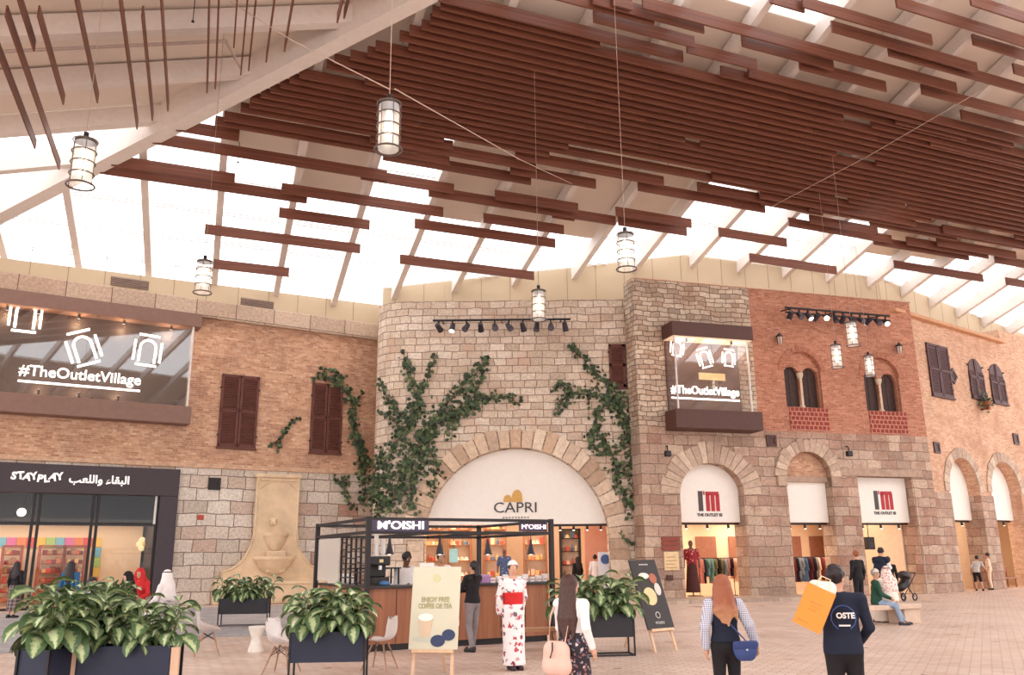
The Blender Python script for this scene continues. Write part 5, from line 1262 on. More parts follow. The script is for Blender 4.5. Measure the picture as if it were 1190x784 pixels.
# ------------------------------------------------------------------ white shell chairs and the stool
M_SHELL = M('shell_white', (236, 228, 224), .35, var=.01)
M_LEGW = wood('chair_leg_wood', (150, 108, 84), (180, 134, 104), 2)
def shell_chair(label, arms):
    t = empty('shell_chair', label, 'chair'); bm = bmesh.new(); nu, nv = 15, 15; G = []
    prof = [(.24, .43), (.2, .455), (.1, .445), (0, .435), (-.1, .44), (-.17, .47), (-.205, .55), (-.22, .64), (-.235, .72), (-.25, .8), (-.262, .83)]
    def P(v):
        x = v * (len(prof) - 1); i = min(int(x), len(prof) - 2); f = x - i; return prof[i][0] * (1 - f) + prof[i + 1][0] * f, prof[i][1] * (1 - f) + prof[i + 1][1] * f
    for j in range(nv):
        v = j / (nv - 1); y, z = P(v); row = []
        for i in range(nu):
            u = -1 + 2 * i / (nu - 1); w = .235 - .06 * max(0, v - .7) / .3 - .03 * max(0, .15 - v) / .15; e = abs(u) ** 3
            if arms: w = .29 - .08 * max(0, v - .75) / .25 - .05 * max(0, .2 - v) / .2; lift = .2 * math.sin(min(1, max(0, v - .02) / .6) * PI / 2) * (1 - max(0, v - .6) / .4) * e
            else: lift = .045 * e * (1 - v * .4)
            fw = (.1 if arms else .05) * e * max(0, (v - .45)) * 1.6
            row.append(bm.verts.new((u * w, y + fw, z + lift - (.03 * u * u if v > .95 else 0) * (2 if arms else 3))))
        G.append(row)
    for A, C in zip(G, G[1:]):
        for i in range(nu - 1): bm.faces.new((A[i], A[i + 1], C[i + 1], C[i]))
    r = bmesh.ops.solidify(bm, geom=bm.faces[:], thickness=.012); bmesh.ops.recalc_face_normals(bm, faces=bm.faces[:])
    me = bpy.data.meshes.new('seat_shell'); bm.to_mesh(me); bm.free(); mesh_obj('seat_shell', me, M_SHELL, t, smooth=True)
    for sx in (-1, 1):
        for sy in (-1, 1): B().cyl((sx * .09, sy * .09, .41), (sx * .23, sy * .22, 0), .016, .011, 8).make('leg', M_LEGW, t)
    bb = B(); q = [(sx * .15, sy * .15, .26) for sx, sy in ((-1, -1), (1, -1), (1, 1), (-1, 1))]
    for i in range(4): bb.cyl(q[i], (q[(i + 1) % 4][0] * .62, q[(i + 1) % 4][1] * .62, .4), .006, seg=6).cyl(q[(i + 1) % 4], (q[i][0] * .62, q[i][1] * .62, .4), .006, seg=6)
    bb.make('wire_brace', M_BLACK, t); return t
p = ground(240, 761); a1 = shell_chair('white armchair shell on wooden legs, standing alone before the wall fountain', True); a1.location = p; a1.rotation_euler.z = R(-70)
p = ground(327, 782); a2 = dup(a1, p, R(-100), 'white armchair shell half hidden by the navy planter before the kiosk')
p = ground(441, 778); c1 = shell_chair('white side chair with wooden legs, between the navy planter and the cream poster', False); c1.location = p; c1.rotation_euler.z = R(75)
p = ground(297, 757); t = empty('hourglass_stool', 'small white hourglass stool on the grey paving before the fountain planter', 'stool', p)
B().lathe([(0, 0), (.15, 0), (.155, .02), (.1, .2), (.095, .24), (.1, .28), (.16, .43), (.165, .46), (0, .465)], seg=22).make('body', M('stool_white', (232, 224, 212), .4), t, smooth=True); B().cyl((0, 0, .46), (0, 0, .475), .16, seg=22).make('seat_pad', M_SHELL, t)

# ------------------------------------------------------------------ planters with broad variegated leaves
def leaf_mat():
    t = NT('variegated_leaf'); b = t.bsdf(.4, 0, .4); at = t.n('ShaderNodeAttribute', attribute_name='pale'); g = t.n('ShaderNodeNewGeometry')
    n = t.noise(26., 2); s_ = t.n('ShaderNodeMath', operation='MULTIPLY_ADD'); t.l(n, s_.inputs[0]); s_.inputs[1].default_value = .9; ad = t.n('ShaderNodeMath', operation='ADD'); t.l(at.outputs['Fac'], ad.inputs[0]); ad.inputs[1].default_value = -.45; t.l(ad.outputs[0], s_.inputs[2])
    gr = t.ramp(g.outputs['Random Per Island'], [(0, lin((62, 82, 54))), (.5, lin((84, 108, 68))), (1, lin((108, 132, 84)))])
    pl = t.ramp(g.outputs['Random Per Island'], [(0, lin((150, 166, 112))), (.6, lin((190, 200, 150))), (1, lin((222, 224, 190)))])
    t.l(t.mix(t.ramp(s_.outputs[0], [(.45, (0, 0, 0, 1)), (.72, (1, 1, 1, 1))]), gr, pl), b.inputs['Base Color']); return t.m
M_LEAF = leaf_mat(); M_PST = M('plant_stem', (122, 140, 92), .5)
def plant_mesh(seed, hgt, n, spread):
    r = random.Random(seed); bm = bmesh.new(); al = bm.verts.layers.float.new('pale'); st = B()
    for s_ in range(3):
        bx, by = r.gauss(0, .05), r.gauss(0, .05); tip = Vector((bx * 3 + r.gauss(0, .05), by * 3 + r.gauss(0, .05), hgt * r.uniform(.7, 1.)))
        st.tube([(bx, by, 0), (bx * 1.6, by * 1.6, tip.z * .5), tip * .9], .018, 6)
        for k in range(n):
            f = .1 + .9 * k / n; c = Vector((bx, by, 0)).lerp(tip, f); a = k * 2.4 + r.uniform(-.5, .5) + s_ * 2; L = r.uniform(.25, .37) * (1.1 - .35 * f); W = L * r.uniform(.24, .32)
            d = Vector((math.cos(a), math.sin(a), 0)); up = .9 * f + r.uniform(-.1, .35); reach = spread * r.uniform(.5, 1.1) * (1.15 - .6 * f)
            base = c + d * reach * .5 + Vector((0, 0, .1 + .08 * up)); st.tube([c, c.lerp(base, .5) + Vector((0, 0, .03)), base], .006, 5)
            sd = d.cross(Vector((0, 0, 1))); rows = []
            roll = r.uniform(-.5, .5)
            for j in range(7):
                q = j / 6; ang = up * .9 - q * (1.5 + r.uniform(-.1, .1)); 
                pos = base if j == 0 else pos + (d * math.cos(ang) + Vector((0, 0, math.sin(ang)))) * L / 6
                w = W * (math.sin(PI * min(1, q * .92 + .06)) ** .75); nrm = (Vector((0, 0, math.cos(ang))) - d * math.sin(ang)); row = []
                for i in range(5):
                    e = (i - 2) / 2; v = bm.verts.new(pos + sd * (e * w) + nrm * (.35 * w * abs(e) - .1 * w + roll * e * w)); v[al] = max(0, 1 - abs(e) * 1.15) * (1 - .3 * q) + .1; row.append(v)
                rows.append(row)
            for A, C in zip(rows, rows[1:]):
                for i in range(4): bm.faces.new((A[i], A[i + 1], C[i + 1], C[i]))
    me = bpy.data.meshes.new('foliage'); bm.to_mesh(me); bm.free(); me.materials.append(M_LEAF); me.polygons.foreach_set('use_smooth', [True] * len(me.polygons))
    bmesh.ops.recalc_face_normals(st.bm, faces=st.bm.faces[:]); sm = bpy.data.meshes.new('stem'); st.bm.to_mesh(sm); st.bm.free(); sm.materials.append(M_PST); return me, sm
PM = [plant_mesh(21 + k, .5 + .06 * (k % 2), 10, .31) for k in range(4)]
M_NAVY = M('planter_navy', (40, 44, 62), .5, var=.03); M_PBLK = M('planter_black', (44, 42, 46), .5, var=.03)
_pk = 0
def planter(loc, rz, W, label, where, mat, np_=4, wood_posts=False, hs=1., top=.72, box_h=.4, D=.42):
    global _pk
    t = empty('planter', label, 'planter', (loc[0], loc[1], 0), rz); z0 = top - box_h
    bb = B(); w = W / 2; d = D / 2
    bb.box(-w, -d, z0, w, d, z0 + .02)
    for s_ in (-1, 1): bb.box(s_ * w - .012, -d, z0, s_ * w + .012, d, top); bb.box(-w, s_ * d - .012, z0, w, s_ * d + .012, top)
    bb.make('box', mat, t); B().box(-w + .02, -d + .02, top - .1, w - .02, d - .02, top - .06).make('soil', M('soil', (70, 54, 44), .9, var=.2, scale=30), t)
    f = B()
    for sx in (-1, 1):
        for sy in (-1, 1): f.box(sx * (w + .02) - .014, sy * (d + .0) - .014, 0, sx * (w + .02) + .014, sy * d + .014, top)
        f.box(sx * (w + .02) - .014, -d, 0, sx * (w + .02) + .014, d, .028)
    for sy in (-1, 1): f.box(-w - .02, sy * d - .014, 0, w + .02, sy * d + .014, .028)
    f.make('stand', M_BLACK, t)
    if wood_posts:
        for sx in (-1, 1): B().box(sx * (w + .06) - .045, -d - .02, 0, sx * (w + .06) + .045, -d + .05, top - .02).make('wood_post', wood('post_pale', (196, 156, 128), (220, 182, 152), 2), t)
    for k in range(np_):
        u = -w + .16 + (W - .32) * k / max(1, np_ - 1); p = Vector((loc[0], loc[1], 0)) + Vector((math.cos(rz) * u, math.sin(rz) * u, top - .07))
        g = empty('broadleaf_plant', 'variegated broad-leaved plant growing in ' + where, 'plant', p, random.uniform(0, 6), 'variegated plants in ' + where); g.scale = (hs,) * 3
        fm, sm_ = PM[_pk % 4]; _pk += 1; mesh_obj('foliage', fm, None, g); mesh_obj('stem', sm_, None, g)
def gp_(x, k):  # ground point under pixel column x at k pixels per metre
    return ground(x, 652 - (x - 420) * .0105 + CAM_H * k)
planter(gp_(146, 98), R(4), 1.08, 'navy planter box with pale wooden end posts, nearest in the cafe corner', 'the navy planter with pale wooden posts', M_NAVY, 5, True, .92)
planter(gp_(66, 99), R(78), .95, 'navy planter box turned end-on beside the wooden-posted planter', 'the end-on navy planter', M_NAVY, 5, False, 1.2)
planter(gp_(112, 62), R(10), 1.0, 'planter hidden behind the nearest cafe plants', 'the planter behind the nearest cafe plants', M_PBLK, 4, False, 1.05)
planter(gp_(381, 84), R(4), 1.0, 'navy planter box on black legs before the kiosk', 'the navy planter before the kiosk', M_NAVY, 5, False, 1.0)
planter(ground(283, 727), R(6), 1.25, 'black planter box at the foot of the wall fountain', 'the black planter at the wall fountain', M_PBLK, 5, False, .95)
planter(ground(697, 763) + Vector((0, .25, 0)), R(8), 1.2, 'black planter box on an open frame beside the kiosk end', 'the black planter beside the kiosk end', M_PBLK, 5, False, 1.12)

# ------------------------------------------------------------------ poster easels
M_EASEL = wood('easel_wood', (206, 166, 130), (226, 190, 154), 2)
def easel(loc, rz, lean, w, h, z0, label, mat, art):
    t = empty('poster_easel', label, 'easel', (loc[0], loc[1], 0), rz); T = Matrix.Translation((0, 0, 0)) @ Matrix.Rotation(-lean, 4, 'X')
    B().box(-w / 2, -.015, z0, w / 2, .015, z0 + h, .004).xf(T).make('board', mat, t); art(t, T, w, h, z0)
    L = z0 + h * .75; B().box(-w * .42, -.05, z0 - .05, w * .42, .05, z0 - .002, .004).xf(T).make('ledge', M_EASEL, t)
    for s_ in (-1, 1): B().bar((s_ * w * .36, .035, L), (s_ * w * .4, .035, .01), .045, .03).xf(T).make('leg', M_EASEL, t)
    y = math.sin(lean) * L; B().bar((0, y + .05, math.cos(lean) * L), (0, y + .65, .01), .04, .03).make('back_leg', M_EASEL, t); return t
def flat(t, T, name, pts, mat, y=-.018): B().prism(pts, y - .004, y + .004).xf(T).make(name, mat, t)
def ell(cx, cz, rx, rz_, n=22, a0=0, a1=2 * PI): return [(cx + rx * math.cos(a), cz + rz_ * math.sin(a)) for a in np.linspace(a0, a1, n, endpoint=a1 - a0 < 6)]
def art1(t, T, w, h, z0):
    ink = M('poster_khaki', (168, 158, 110), .6, var=0)
    for s_, zz, sz in (('ENJOY FREE', .56, .1), ('COFFEE OR TEA', .48, .1)):
        o = text('lettering', s_, sz, ink, t, (0, 0, 0), .006, bold=.002); o.data.transform(T @ Matrix.Translation((0, -.02, z0 + h * zz + .04)) @ Matrix.Diagonal((w * (.58 if 'J' in s_ else .7) / max(.1, o.dimensions.x), 1, 1, 1)))
    flat(t, T, 'logo_mark', ell(0, z0 + h * .86, .06, .06), M('poster_straw', (206, 198, 152), .6, var=0))
    flat(t, T, 'cup_coaster', ell(-.12, z0 + h * .12, .2, .045), M('poster_grey', (196, 196, 176), .6, var=0))
    flat(t, T, 'cup_picture', [(-.2, z0 + h * .14), (-.06, z0 + h * .14), (-.02, z0 + h * .36), (-.24, z0 + h * .36)], M('poster_latte', (214, 188, 158), .5, var=.02), -.021)
    flat(t, T, 'foam_picture', ell(-.13, z0 + h * .38, .115, .055), M('poster_foam', (240, 236, 224), .5, var=0), -.024)
    mo = M('poster_blueberry', (56, 66, 96), .6, var=.1, scale=40)
    flat(t, T, 'sweet_picture', ell(.07, z0 + h * .1, .11, .085), mo, -.021); flat(t, T, 'sweet_picture', ell(.23, z0 + h * .17, .1, .08), mo, -.024)
def art2(t, T, w, h, z0):
    flat(t, T, 'plate_picture', ell(-.08, z0 + h * .76, .14, .06), M('pic_white', (226, 216, 204), .5, var=.03)); flat(t, T, 'fruit_picture', ell(.15, z0 + h * .72, .1, .1), M('pic_terracotta', (170, 96, 70), .5, var=.05))
    flat(t, T, 'sweet_picture', ell(-.06, z0 + h * .46, .17, .17), M('pic_cream', (230, 196, 146), .5, var=.04), -.021); flat(t, T, 'cup_picture', ell(.2, z0 + h * .56, .08, .12), M('pic_pale', (214, 200, 190), .5, var=.03))
    wht = M('poster_white', (214, 206, 198), .5, var=0)
    B().ring((0, 0, 0), .055, .008, 20, 'y').xf(T @ Matrix.Translation((.0, -.02, z0 + h * .19))).make('logo_mark', wht, t)
    o = text('lettering', "M'OISHI", .07, wht, t, (0, 0, 0), .004); o.data.transform(T @ Matrix.Translation((0, -.02, z0 + h * .08)))
    bb = B(); [bb.box(-.12 + k * .05, -.02, z0 + h * .92, -.085 + k * .05, -.016, z0 + h * .935) for k in range(5)]; bb.xf(T).make('small_print', wht, t)
e1 = ground(501, 790); easel((e1.x, e1.y), R(-8), R(12), .74, 1.2, .42, 'cream poster of a latte and blue sweets on a pale easel before the kiosk', M('poster_cream', (212, 205, 180), .6, var=.01), art1)
e2 = ground(776, 757); easel((e2.x, e2.y), R(38), R(19), .72, 1.32, .42, 'black poster with round sweets on a pale easel, leaning beside the black planter', M('poster_black', (46, 38, 36), .5, var=.03), art2)
# stroller
p = ground(1050, 698); t = empty('stroller', 'black pushchair parked behind the stone bench', 'stroller', p, R(-60))
bb = Body(); bb.limb((0, -.1, .5), (0, .2, .62), .17, .16).limb((0, .2, .62), (0, .28, .9), .16, .14); mesh_obj('seat', bb.mesh('seat', .025), M_BLACK, t)
bb = Body(); bb.ell((0, .18, .9), (.24, .28, .2)); mesh_obj('canopy', bb.mesh('canopy', .025, cuts=[((0, .1, .86), (0, -.5, -1))]), M_DARK, t)
for s_ in (-.25, .25):
    B().tube([(s_, .55, 1.02), (s_, .3, .75), (s_, -.3, .15)], .018).make('frame_tube', M_DARK, t); B().tube([(s_, .0, .5), (s_, .35, .15)], .018).make('frame_tube', M_DARK, t)
    for y in (-.3, .35):
        w_ = B().ring((0, 0, 0), .12, .028, 16, 'y'); w_.xf(Matrix.Translation((s_, y, .148)) @ Matrix.Rotation(PI / 2, 4, 'Z')); w_.make('wheel', M_BLACK, t, smooth=True)
B().cyl((-.25, .55, 1.02), (.25, .55, 1.02), .02).make('handle', M_BLACK, t)
u, z = RW.px(1010, 631, 1.2); o = empty('wall_speaker', 'black loudspeaker hung inside the flat-topped shop opening', 'speaker', RW.w(u, 1.2, z), RW.rz)
B().box(-.2, -.15, -.28, .2, .15, .28, .02).make('cabinet', M_BLACK, o); B().cyl((0, -.15, -.06), (0, -.165, -.06), .13).make('cone', M_DARK, o); B().cyl((0, 0, .28), (0, 0, 3.68 - z), .02).make('hanger', M_BLACK, o)
# ------------------------------------------------------------------ people
SKIN = {k: M('skin_' + k, c, .55, var=.02) for k, c in dict(light=(208, 158, 130), mid=(196, 146, 116), dark=(112, 76, 60)).items()}
def ombre(name, c0, c1, z0, z1):
    t = NT(name); b = t.bsdf(.5); sp = t.n('ShaderNodeSeparateXYZ'); t.l(t.n('ShaderNodeTexCoord').outputs['Object'], sp.inputs[0]); mr = t.n('ShaderNodeMapRange'); mr.inputs[1].default_value = z0; mr.inputs[2].default_value = z1
    ad = t.n('ShaderNodeMath', operation='MULTIPLY_ADD'); t.l(t.noise(14., 3), ad.inputs[0]); ad.inputs[1].default_value = .3; t.l(sp.outputs[2], ad.inputs[2]); t.l(ad.outputs[0], mr.inputs[0])
    t.l(t.mix(mr.outputs[0], lin(c0), lin(c1)), b.inputs['Base Color']); return t.m
HAIRM = {k: M('hair_' + k, c, .5, var=.15, scale=40) for k, c in dict(black=(40, 32, 32), brown=(72, 46, 38), auburn=(150, 86, 56), grey=(150, 142, 136), blond=(196, 156, 116)).items()}
def fabric(name, c, rough=.85, var=.05): return M('fabric_' + name, c, rough, var=var, scale=9)
def Vn(p): return Vector(p)
BASE = dict(hip=(0, 0, .95), waist=(0, 0, 1.1), chest=(0, .0, 1.3), neck=(0, -.015, 1.46), head=(0, 0, 1.54),
            sR=(.175, -.01, 1.415), sL=(-.175, -.01, 1.415), eR=(.235, -.03, 1.14), eL=(-.235, -.03, 1.14), wR=(.25, .05, .9), wL=(-.25, .05, .9),
            hR=(.088, 0, .92), hL=(-.088, 0, .92), kR=(.095, .02, .5), kL=(-.095, .02, .5), aR=(.095, -.03, .09), aL=(-.095, -.03, .09), tR=(.11, .13, .035), tL=(-.11, .13, .035))
SIT = dict(hip=(0, 0, .56), waist=(0, .0, .7), chest=(0, .02, .9), neck=(0, .02, 1.07), head=(0, .03, 1.15), sR=(.175, .01, 1.02), sL=(-.175, .01, 1.02), eR=(.24, .08, .77), eL=(-.24, .08, .77), wR=(.12, .3, .66), wL=(-.12, .3, .66),
           hR=(.09, .02, .54), hL=(-.09, .02, .54), kR=(.12, .42, .52), kL=(-.12, .42, .52), aR=(.12, .44, .1), aL=(-.12, .44, .1), tR=(.13, .6, .04), tL=(-.13, .6, .04))
def person(label, loc, rz, H, skin='light', pose=None, sit=False, head=(0, 0), female=True, h=.014, top=None, sleeves=1., hem=.93, bottom=None, bkind='trousers', bhem=.07, shoes=(44, 40, 42), hair=('short', 'black'), cover=None, group=None, z=0., pants_top=1.02, face=True, fat=1., sleeve_mat=None, vest=False):
    S = dict(BASE); S.update(SIT if sit else {}); S.update(pose or {}); J = {k: Vn(v) for k, v in S.items()}
    if female and not pose:
        pass
    t = empty('person', label, 'person', (loc[0], loc[1], z), rz, group); t.scale = (H / (1.75 if not sit else 1.75),) * 3
    Rh = (Matrix.Rotation(head[0], 3, 'Z') @ Matrix.Rotation(head[1], 3, 'X')); hp = J['head']; O0 = Vn(BASE['head'])
    def hd(p): return hp + Rh @ (Vn(p) - O0)
    def torso(b, f=1.):
        b.limb(J['hip'], J['waist'], .132 * fat, (.108 if female else .122) * fat, .06, (1.12, .86, 1)).limb(J['waist'], J['chest'], (.108 if female else .122) * fat, .128 * fat, .06, (1.12, .82, 1)).limb(J['chest'], J['neck'] - Vector((0, 0, .05)), .128, .075, .05, (1.2, .8, 1))
        for s in 'RL': b.limb(J['neck'] - Vector((0, 0, .03)), J['s' + s], .05, .058, .05)
        if female: b.ell(J['chest'] + Vector((.06, .075, .0)), (.06, .05, .06)).ell(J['chest'] + Vector((-.06, .075, .0)), (.06, .05, .06))
    def arm(b, s, frac=1.):
        b.limb(J['s' + s], J['e' + s], .052, .04, .03)
        if frac > .5: e = J['e' + s].lerp(J['w' + s], (frac - .5) * 2); b.limb(J['e' + s], e, .04, .04 - .013 * (frac - .5) * 2, .02)
    def leg(b, s): b.limb(J['h' + s], J['k' + s], .085 * fat, .056, .04).limb(J['k' + s], J['a' + s], .056, .037, .02)
    def hand(b, s):
        w = J['w' + s]; d = (w - J['e' + s]).normalized(); sg = 1 if s == 'R' else -1
        n = Vector((-sg, 0, 0)); n = (n - d * n.dot(d)).normalized(); f = d.cross(n) * (1 if s == 'R' else -1)
        if f.y < 0: f = -f
        c = w + d * .05; b.limb(w, c, .024, .03, .02); b.ell(c + d * .012, (.03, .03, .036), None, .02)
        for k in range(4):
            o = c + d * .035 + f * (.027 - .018 * k); L = (.036, .042, .039, .03)[k]; m_ = o + d * L + n * .006; b.limb(o, m_, .0095, .009, .006).limb(m_, m_ + d * L * .62 + n * .024, .009, .008, .004)
        o = c - d * .012 + f * .03; b.limb(o, o + d * .03 + f * .022 + n * .008, .012, .0105, .008).limb(o + d * .03 + f * .022 + n * .008, o + d * .058 + f * .024 + n * .02, .0105, .009, .004)
    b = Body(); torso(b)
    for s in 'RL':
        arm(b, s); leg(b, s); b.limb(J['a' + s], J['t' + s], .036, .026, .02)
        hand(b, s)
    b.limb(J['neck'] - Vector((0, 0, .02)), hd((0, -.012, 1.58)), .05, .05, .03)
    b.ell(hd((0, -.008, 1.655)), (.074, .094, .094), Rh, .02).ell(hd((0, .022, 1.585)), (.054, .062, .066), Rh, .03).limb(hd((0, .082, 1.648)), hd((0, .104, 1.615)), .008, .013, .015)
    b.ell(hd((0, .082, 1.575)), (.022, .012, .009), Rh, .01).limb(hd((-.045, .075, 1.662)), hd((.045, .075, 1.662)), .01, .01, .02)
    for s in (-1, 1): b.ell(hd((s * .076, -.008, 1.62)), (.011, .02, .031), Rh, .008)
    mesh_obj('body', b.mesh('body', h), SKIN[skin], t)
    if face and h < .016:
        for s in (-1, 1):
            B().ball(hd((s * .03, .079, 1.64)), .0125, seg=8).make('eye', M('eye_white', (232, 224, 220), .3, var=0), t); B().ball(hd((s * .03, .0885, 1.64)), .0065, seg=8).make('iris', M('iris_dark', (46, 32, 28), .3, var=0), t)
        B().ball(hd((0, .086, 1.575)), .012, (1.7, .6, .5), 8).make('lips', M('lips', (170, 92, 88), .5, var=0), t)
    if top:
        g = Body(); torso(g); lo = J['hip'].z - (.95 - hem)
        if hem < 1.0 or sit: g.limb(J['hip'], J['hip'] - Vector((0, 0, .1)), .135 * fat, .14 * fat, .06, (1.15, .88, 1))
        for s in 'RL' * (not vest): g.limb(J['s' + s], J['s' + s].lerp(J['e' + s], .35), .056, .052, .03)
        mesh_obj('top', g.mesh('top', h, .012, cuts=[((0, 0, lo), (0, 0, -1)), (J['neck'] + Vector((0, .02, .02)), (0, .5, 1))]), top, t)
        for s in 'RL':
            if sleeves > 0: g = Body(); arm(g, s, sleeves); mesh_obj('sleeve', g.mesh('sleeve', h, .024 if vest else .013), sleeve_mat or top, t)
    if bottom:
        if bkind == 'trousers':
            g = Body(); g.limb(J['hip'], J['waist'], .134 * fat, .112 * fat, .06, (1.12, .86, 1))
            for s in 'RL': leg(g, s)
            mesh_obj('trousers', g.mesh('trousers', h, .011, cuts=[((0, 0, J['hip'].z + pants_top - .95), (0, 0, 1)), ((0, 0, bhem), (0, 0, -1))]), bottom, t)
        else:
            g = Body(); f = .17 if bkind == 'skirt' else .2
            if sit:
                for s in 'RL': leg(g, s)
                g.limb((J['kR'] + J['kL']) / 2, (J['aR'] + J['aL']) / 2, .15, .19, .06).limb(J['hip'], (J['kR'] + J['kL']) / 2, .14, .14, .06)
                mesh_obj('robe', g.mesh('robe', h, .012, cuts=[((0, 0, .04), (0, 0, -1))]), bottom, t)
            else:
                e = Vector((0, (J['aR'].y + J['aL'].y) / 2 + .02, bhem - .05)); g.limb(J['hip'] + Vector((0, 0, .08)), e, .128 * fat, f, .05, (1.1, .9, 1)).limb(J['hip'], J['waist'], .134 * fat, .112, .06, (1.12, .86, 1))
                for s in 'RL': g.limb(J['h' + s], J['h' + s].lerp(J['k' + s], min(1, max(.1, (.92 - bhem) / .42 - .1))), .09, .07, .06)
                mesh_obj('skirt', g.mesh('skirt', h, .012, cuts=[((0, 0, bhem), (0, 0, -1)), ((0, 0, J['hip'].z + pants_top - .95), (0, 0, 1))]), bottom, t)
    if shoes:
        sm = fabric('shoe_%d_%d_%d' % shoes, shoes, .6)
        for s in 'RL':
            g = Body(); a, tt = J['a' + s], J['t' + s]; g.limb(a + Vector((0, -.03, -.04)), tt, .042, .036, .02).limb(a, a + Vector((0, -.02, -.05)), .042, .045, .02)
            mesh_obj('shoe', g.mesh('shoe', h, .006, cuts=[((0, 0, .004), (0, 0, -1))]), sm, t)
    st, hc = hair if hair else (None, None)
    if st:
        g = Body(); face_c = hd((0, .115, 1.60)); g.ell(hd((0, -.018, 1.668)), (.084, .098, .098), Rh, .02)
        if st in ('long', 'verylong', 'ponytail'):
            L = dict(long=1.2, verylong=1.04, ponytail=1.2)[st]
            if st == 'ponytail': g.limb(hd((0, -.1, 1.68)), hd((0, -.15, 1.5)), .045, .05, .03).limb(hd((0, -.15, 1.5)), hd((0, -.14, L)), .05, .02, .03)
            else:
                hr = random.Random(len(label)); g.limb(hd((0, -.05, 1.66)), hd((0, -.08, 1.46)), .085, .085, .04, (1.05, .7, 1))
                for q in range(9):
                    f_ = -1 + q / 4; r0 = hd((f_ * .075, -.06 - .03 * (1 - f_ * f_), 1.6)); mid = Vector((hp.x + f_ * .115 + hr.gauss(0, .008), J['chest'].y - .13 + .05 * f_ * f_, (1.42 + L) / 2 + .03)); end = Vector((hp.x + f_ * .1 + hr.gauss(0, .014), J['chest'].y - .15 + .03 * f_ * f_, L + hr.uniform(-.03, .06) + .05 * f_ * f_))
                    g.limb(r0, mid, .036, .036, .012).limb(mid, end, .036, .012, .012)
                for s in (-1, 1): g.limb(hd((s * .07, -.02, 1.66)), hd((s * .095, -.05, 1.42)), .03, .035, .03)
        hcut = ()
        if st == 'short' and not cover:
            hr = random.Random(len(label))
            for q in range(26):
                a_, e_ = hr.uniform(0, 6.28), hr.uniform(-.1, 1.5); g.ell(hd((.078 * math.cos(a_) * math.cos(e_), -.018 + .09 * math.sin(a_) * math.cos(e_), 1.668 + .092 * math.sin(e_))), (.02, .02, .016), None, .02)
            hcut = [(hd((0, -.05, 1.56)), Rh @ Vector((0, .35, -1)))]
        mesh_obj('hair', g.mesh('hair', min(h, .012), .004, cuts=hcut, subs=[(face_c, (.075, .085, .105))]), HAIRM[hc] if isinstance(hc, str) else hc, t)
    if cover:
        kind, cm = cover; g = Body(); g.ell(hd((0, -.012, 1.662)), (.088, .105, .105), Rh, .02)
        if kind in ('hijab', 'ghutra'):
            g.limb(hd((0, -.04, 1.6)), J['neck'] + Vector((0, -.05, -.1)), .095, .15, .05, (1.1, .8, 1)).limb(J['neck'] + Vector((0, -.05, -.02)), J['chest'] + Vector((0, -.08, -.05)), .13, .17, .05, (1.25, .6, 1))
            for s in (-1, 1): g.limb(hd((s * .07, 0, 1.64)), J['neck'] + Vector((s * .11, .03, -.08)), .04, .06, .04)
            mesh_obj('headscarf', g.mesh('headscarf', h, .004, subs=[(hd((0, .13, 1.6)), (.062, .09, .082))]), cm, t)
            if kind == 'ghutra': w_ = B().ring((0, 0, 0), .088, .012, 20); w_.xf(Matrix.Translation(hd((0, -.015, 1.715))) @ Rh.to_4x4() @ Matrix.Diagonal((1, 1.16, 1, 1))); w_.make('head_cord', M_BLACK, t, smooth=True)
        elif kind == 'cap': mesh_obj('cap', g.mesh('cap', h, .003, cuts=[(hd((0, 0, 1.675)), Rh @ Vector((0, .25, -1)))]), cm, t)
    return t
def at_feet(x, y): return ground(x, y)
def gingham(name, c1, c2, s):
    t = NT(name); b = t.bsdf(.85); tc = t.n('ShaderNodeTexCoord'); ck = []
    for ax in ('X', 'Z'):
        sp = t.n('ShaderNodeSeparateXYZ'); t.l(tc.outputs['Object'], sp.inputs[0]); m1 = t.n('ShaderNodeMath', operation='MULTIPLY'); t.l(sp.outputs[ax], m1.inputs[0]); m1.inputs[1].default_value = s
        m2 = t.n('ShaderNodeMath', operation='FRACT'); t.l(m1.outputs[0], m2.inputs[0]); m3 = t.n('ShaderNodeMath', operation='GREATER_THAN'); t.l(m2.outputs[0], m3.inputs[0]); m3.inputs[1].default_value = .5; ck.append(m3.outputs[0])
    a = t.n('ShaderNodeMath', operation='ADD'); t.l(ck[0], a.inputs[0]); t.l(ck[1], a.inputs[1]); h_ = t.n('ShaderNodeMath', operation='MULTIPLY'); t.l(a.outputs[0], h_.inputs[0]); h_.inputs[1].default_value = .5
    t.l(t.mix(h_.outputs[0], lin(c1), lin(c2)), b.inputs['Base Color']); return t.m
def blotched(name, base, spots, scale=7., th=.33):
    t = NT(name); b = t.bsdf(.85); v = t.n('ShaderNodeTexVoronoi'); v.inputs['Scale'].default_value = scale; v.inputs['Randomness'].default_value = 1.; oc = t.n('ShaderNodeTexCoord').outputs['Object']; nz = t.n('ShaderNodeTexNoise'); nz.inputs['Scale'].default_value = scale * 1.7; t.l(oc, nz.inputs['Vector']); va = t.n('ShaderNodeVectorMath', operation='MULTIPLY_ADD'); t.l(nz.outputs[1], va.inputs[0]); va.inputs[1].default_value = (1.2 / scale,) * 3; t.l(oc, va.inputs[2]); t.l(va.outputs[0], v.inputs['Vector'])
    sp = t.n('ShaderNodeSeparateColor'); t.l(v.outputs['Color'], sp.inputs[0]); c = t.ramp(sp.outputs[0], [(i / len(spots), lin(x)) for i, x in enumerate(spots)], 'CONSTANT')
    t.l(t.mix(t.ramp(v.outputs['Distance'], [(th - .04, (1, 1, 1, 1)), (th, (0, 0, 0, 1))]), lin(base), c), b.inputs['Base Color']); return t.m
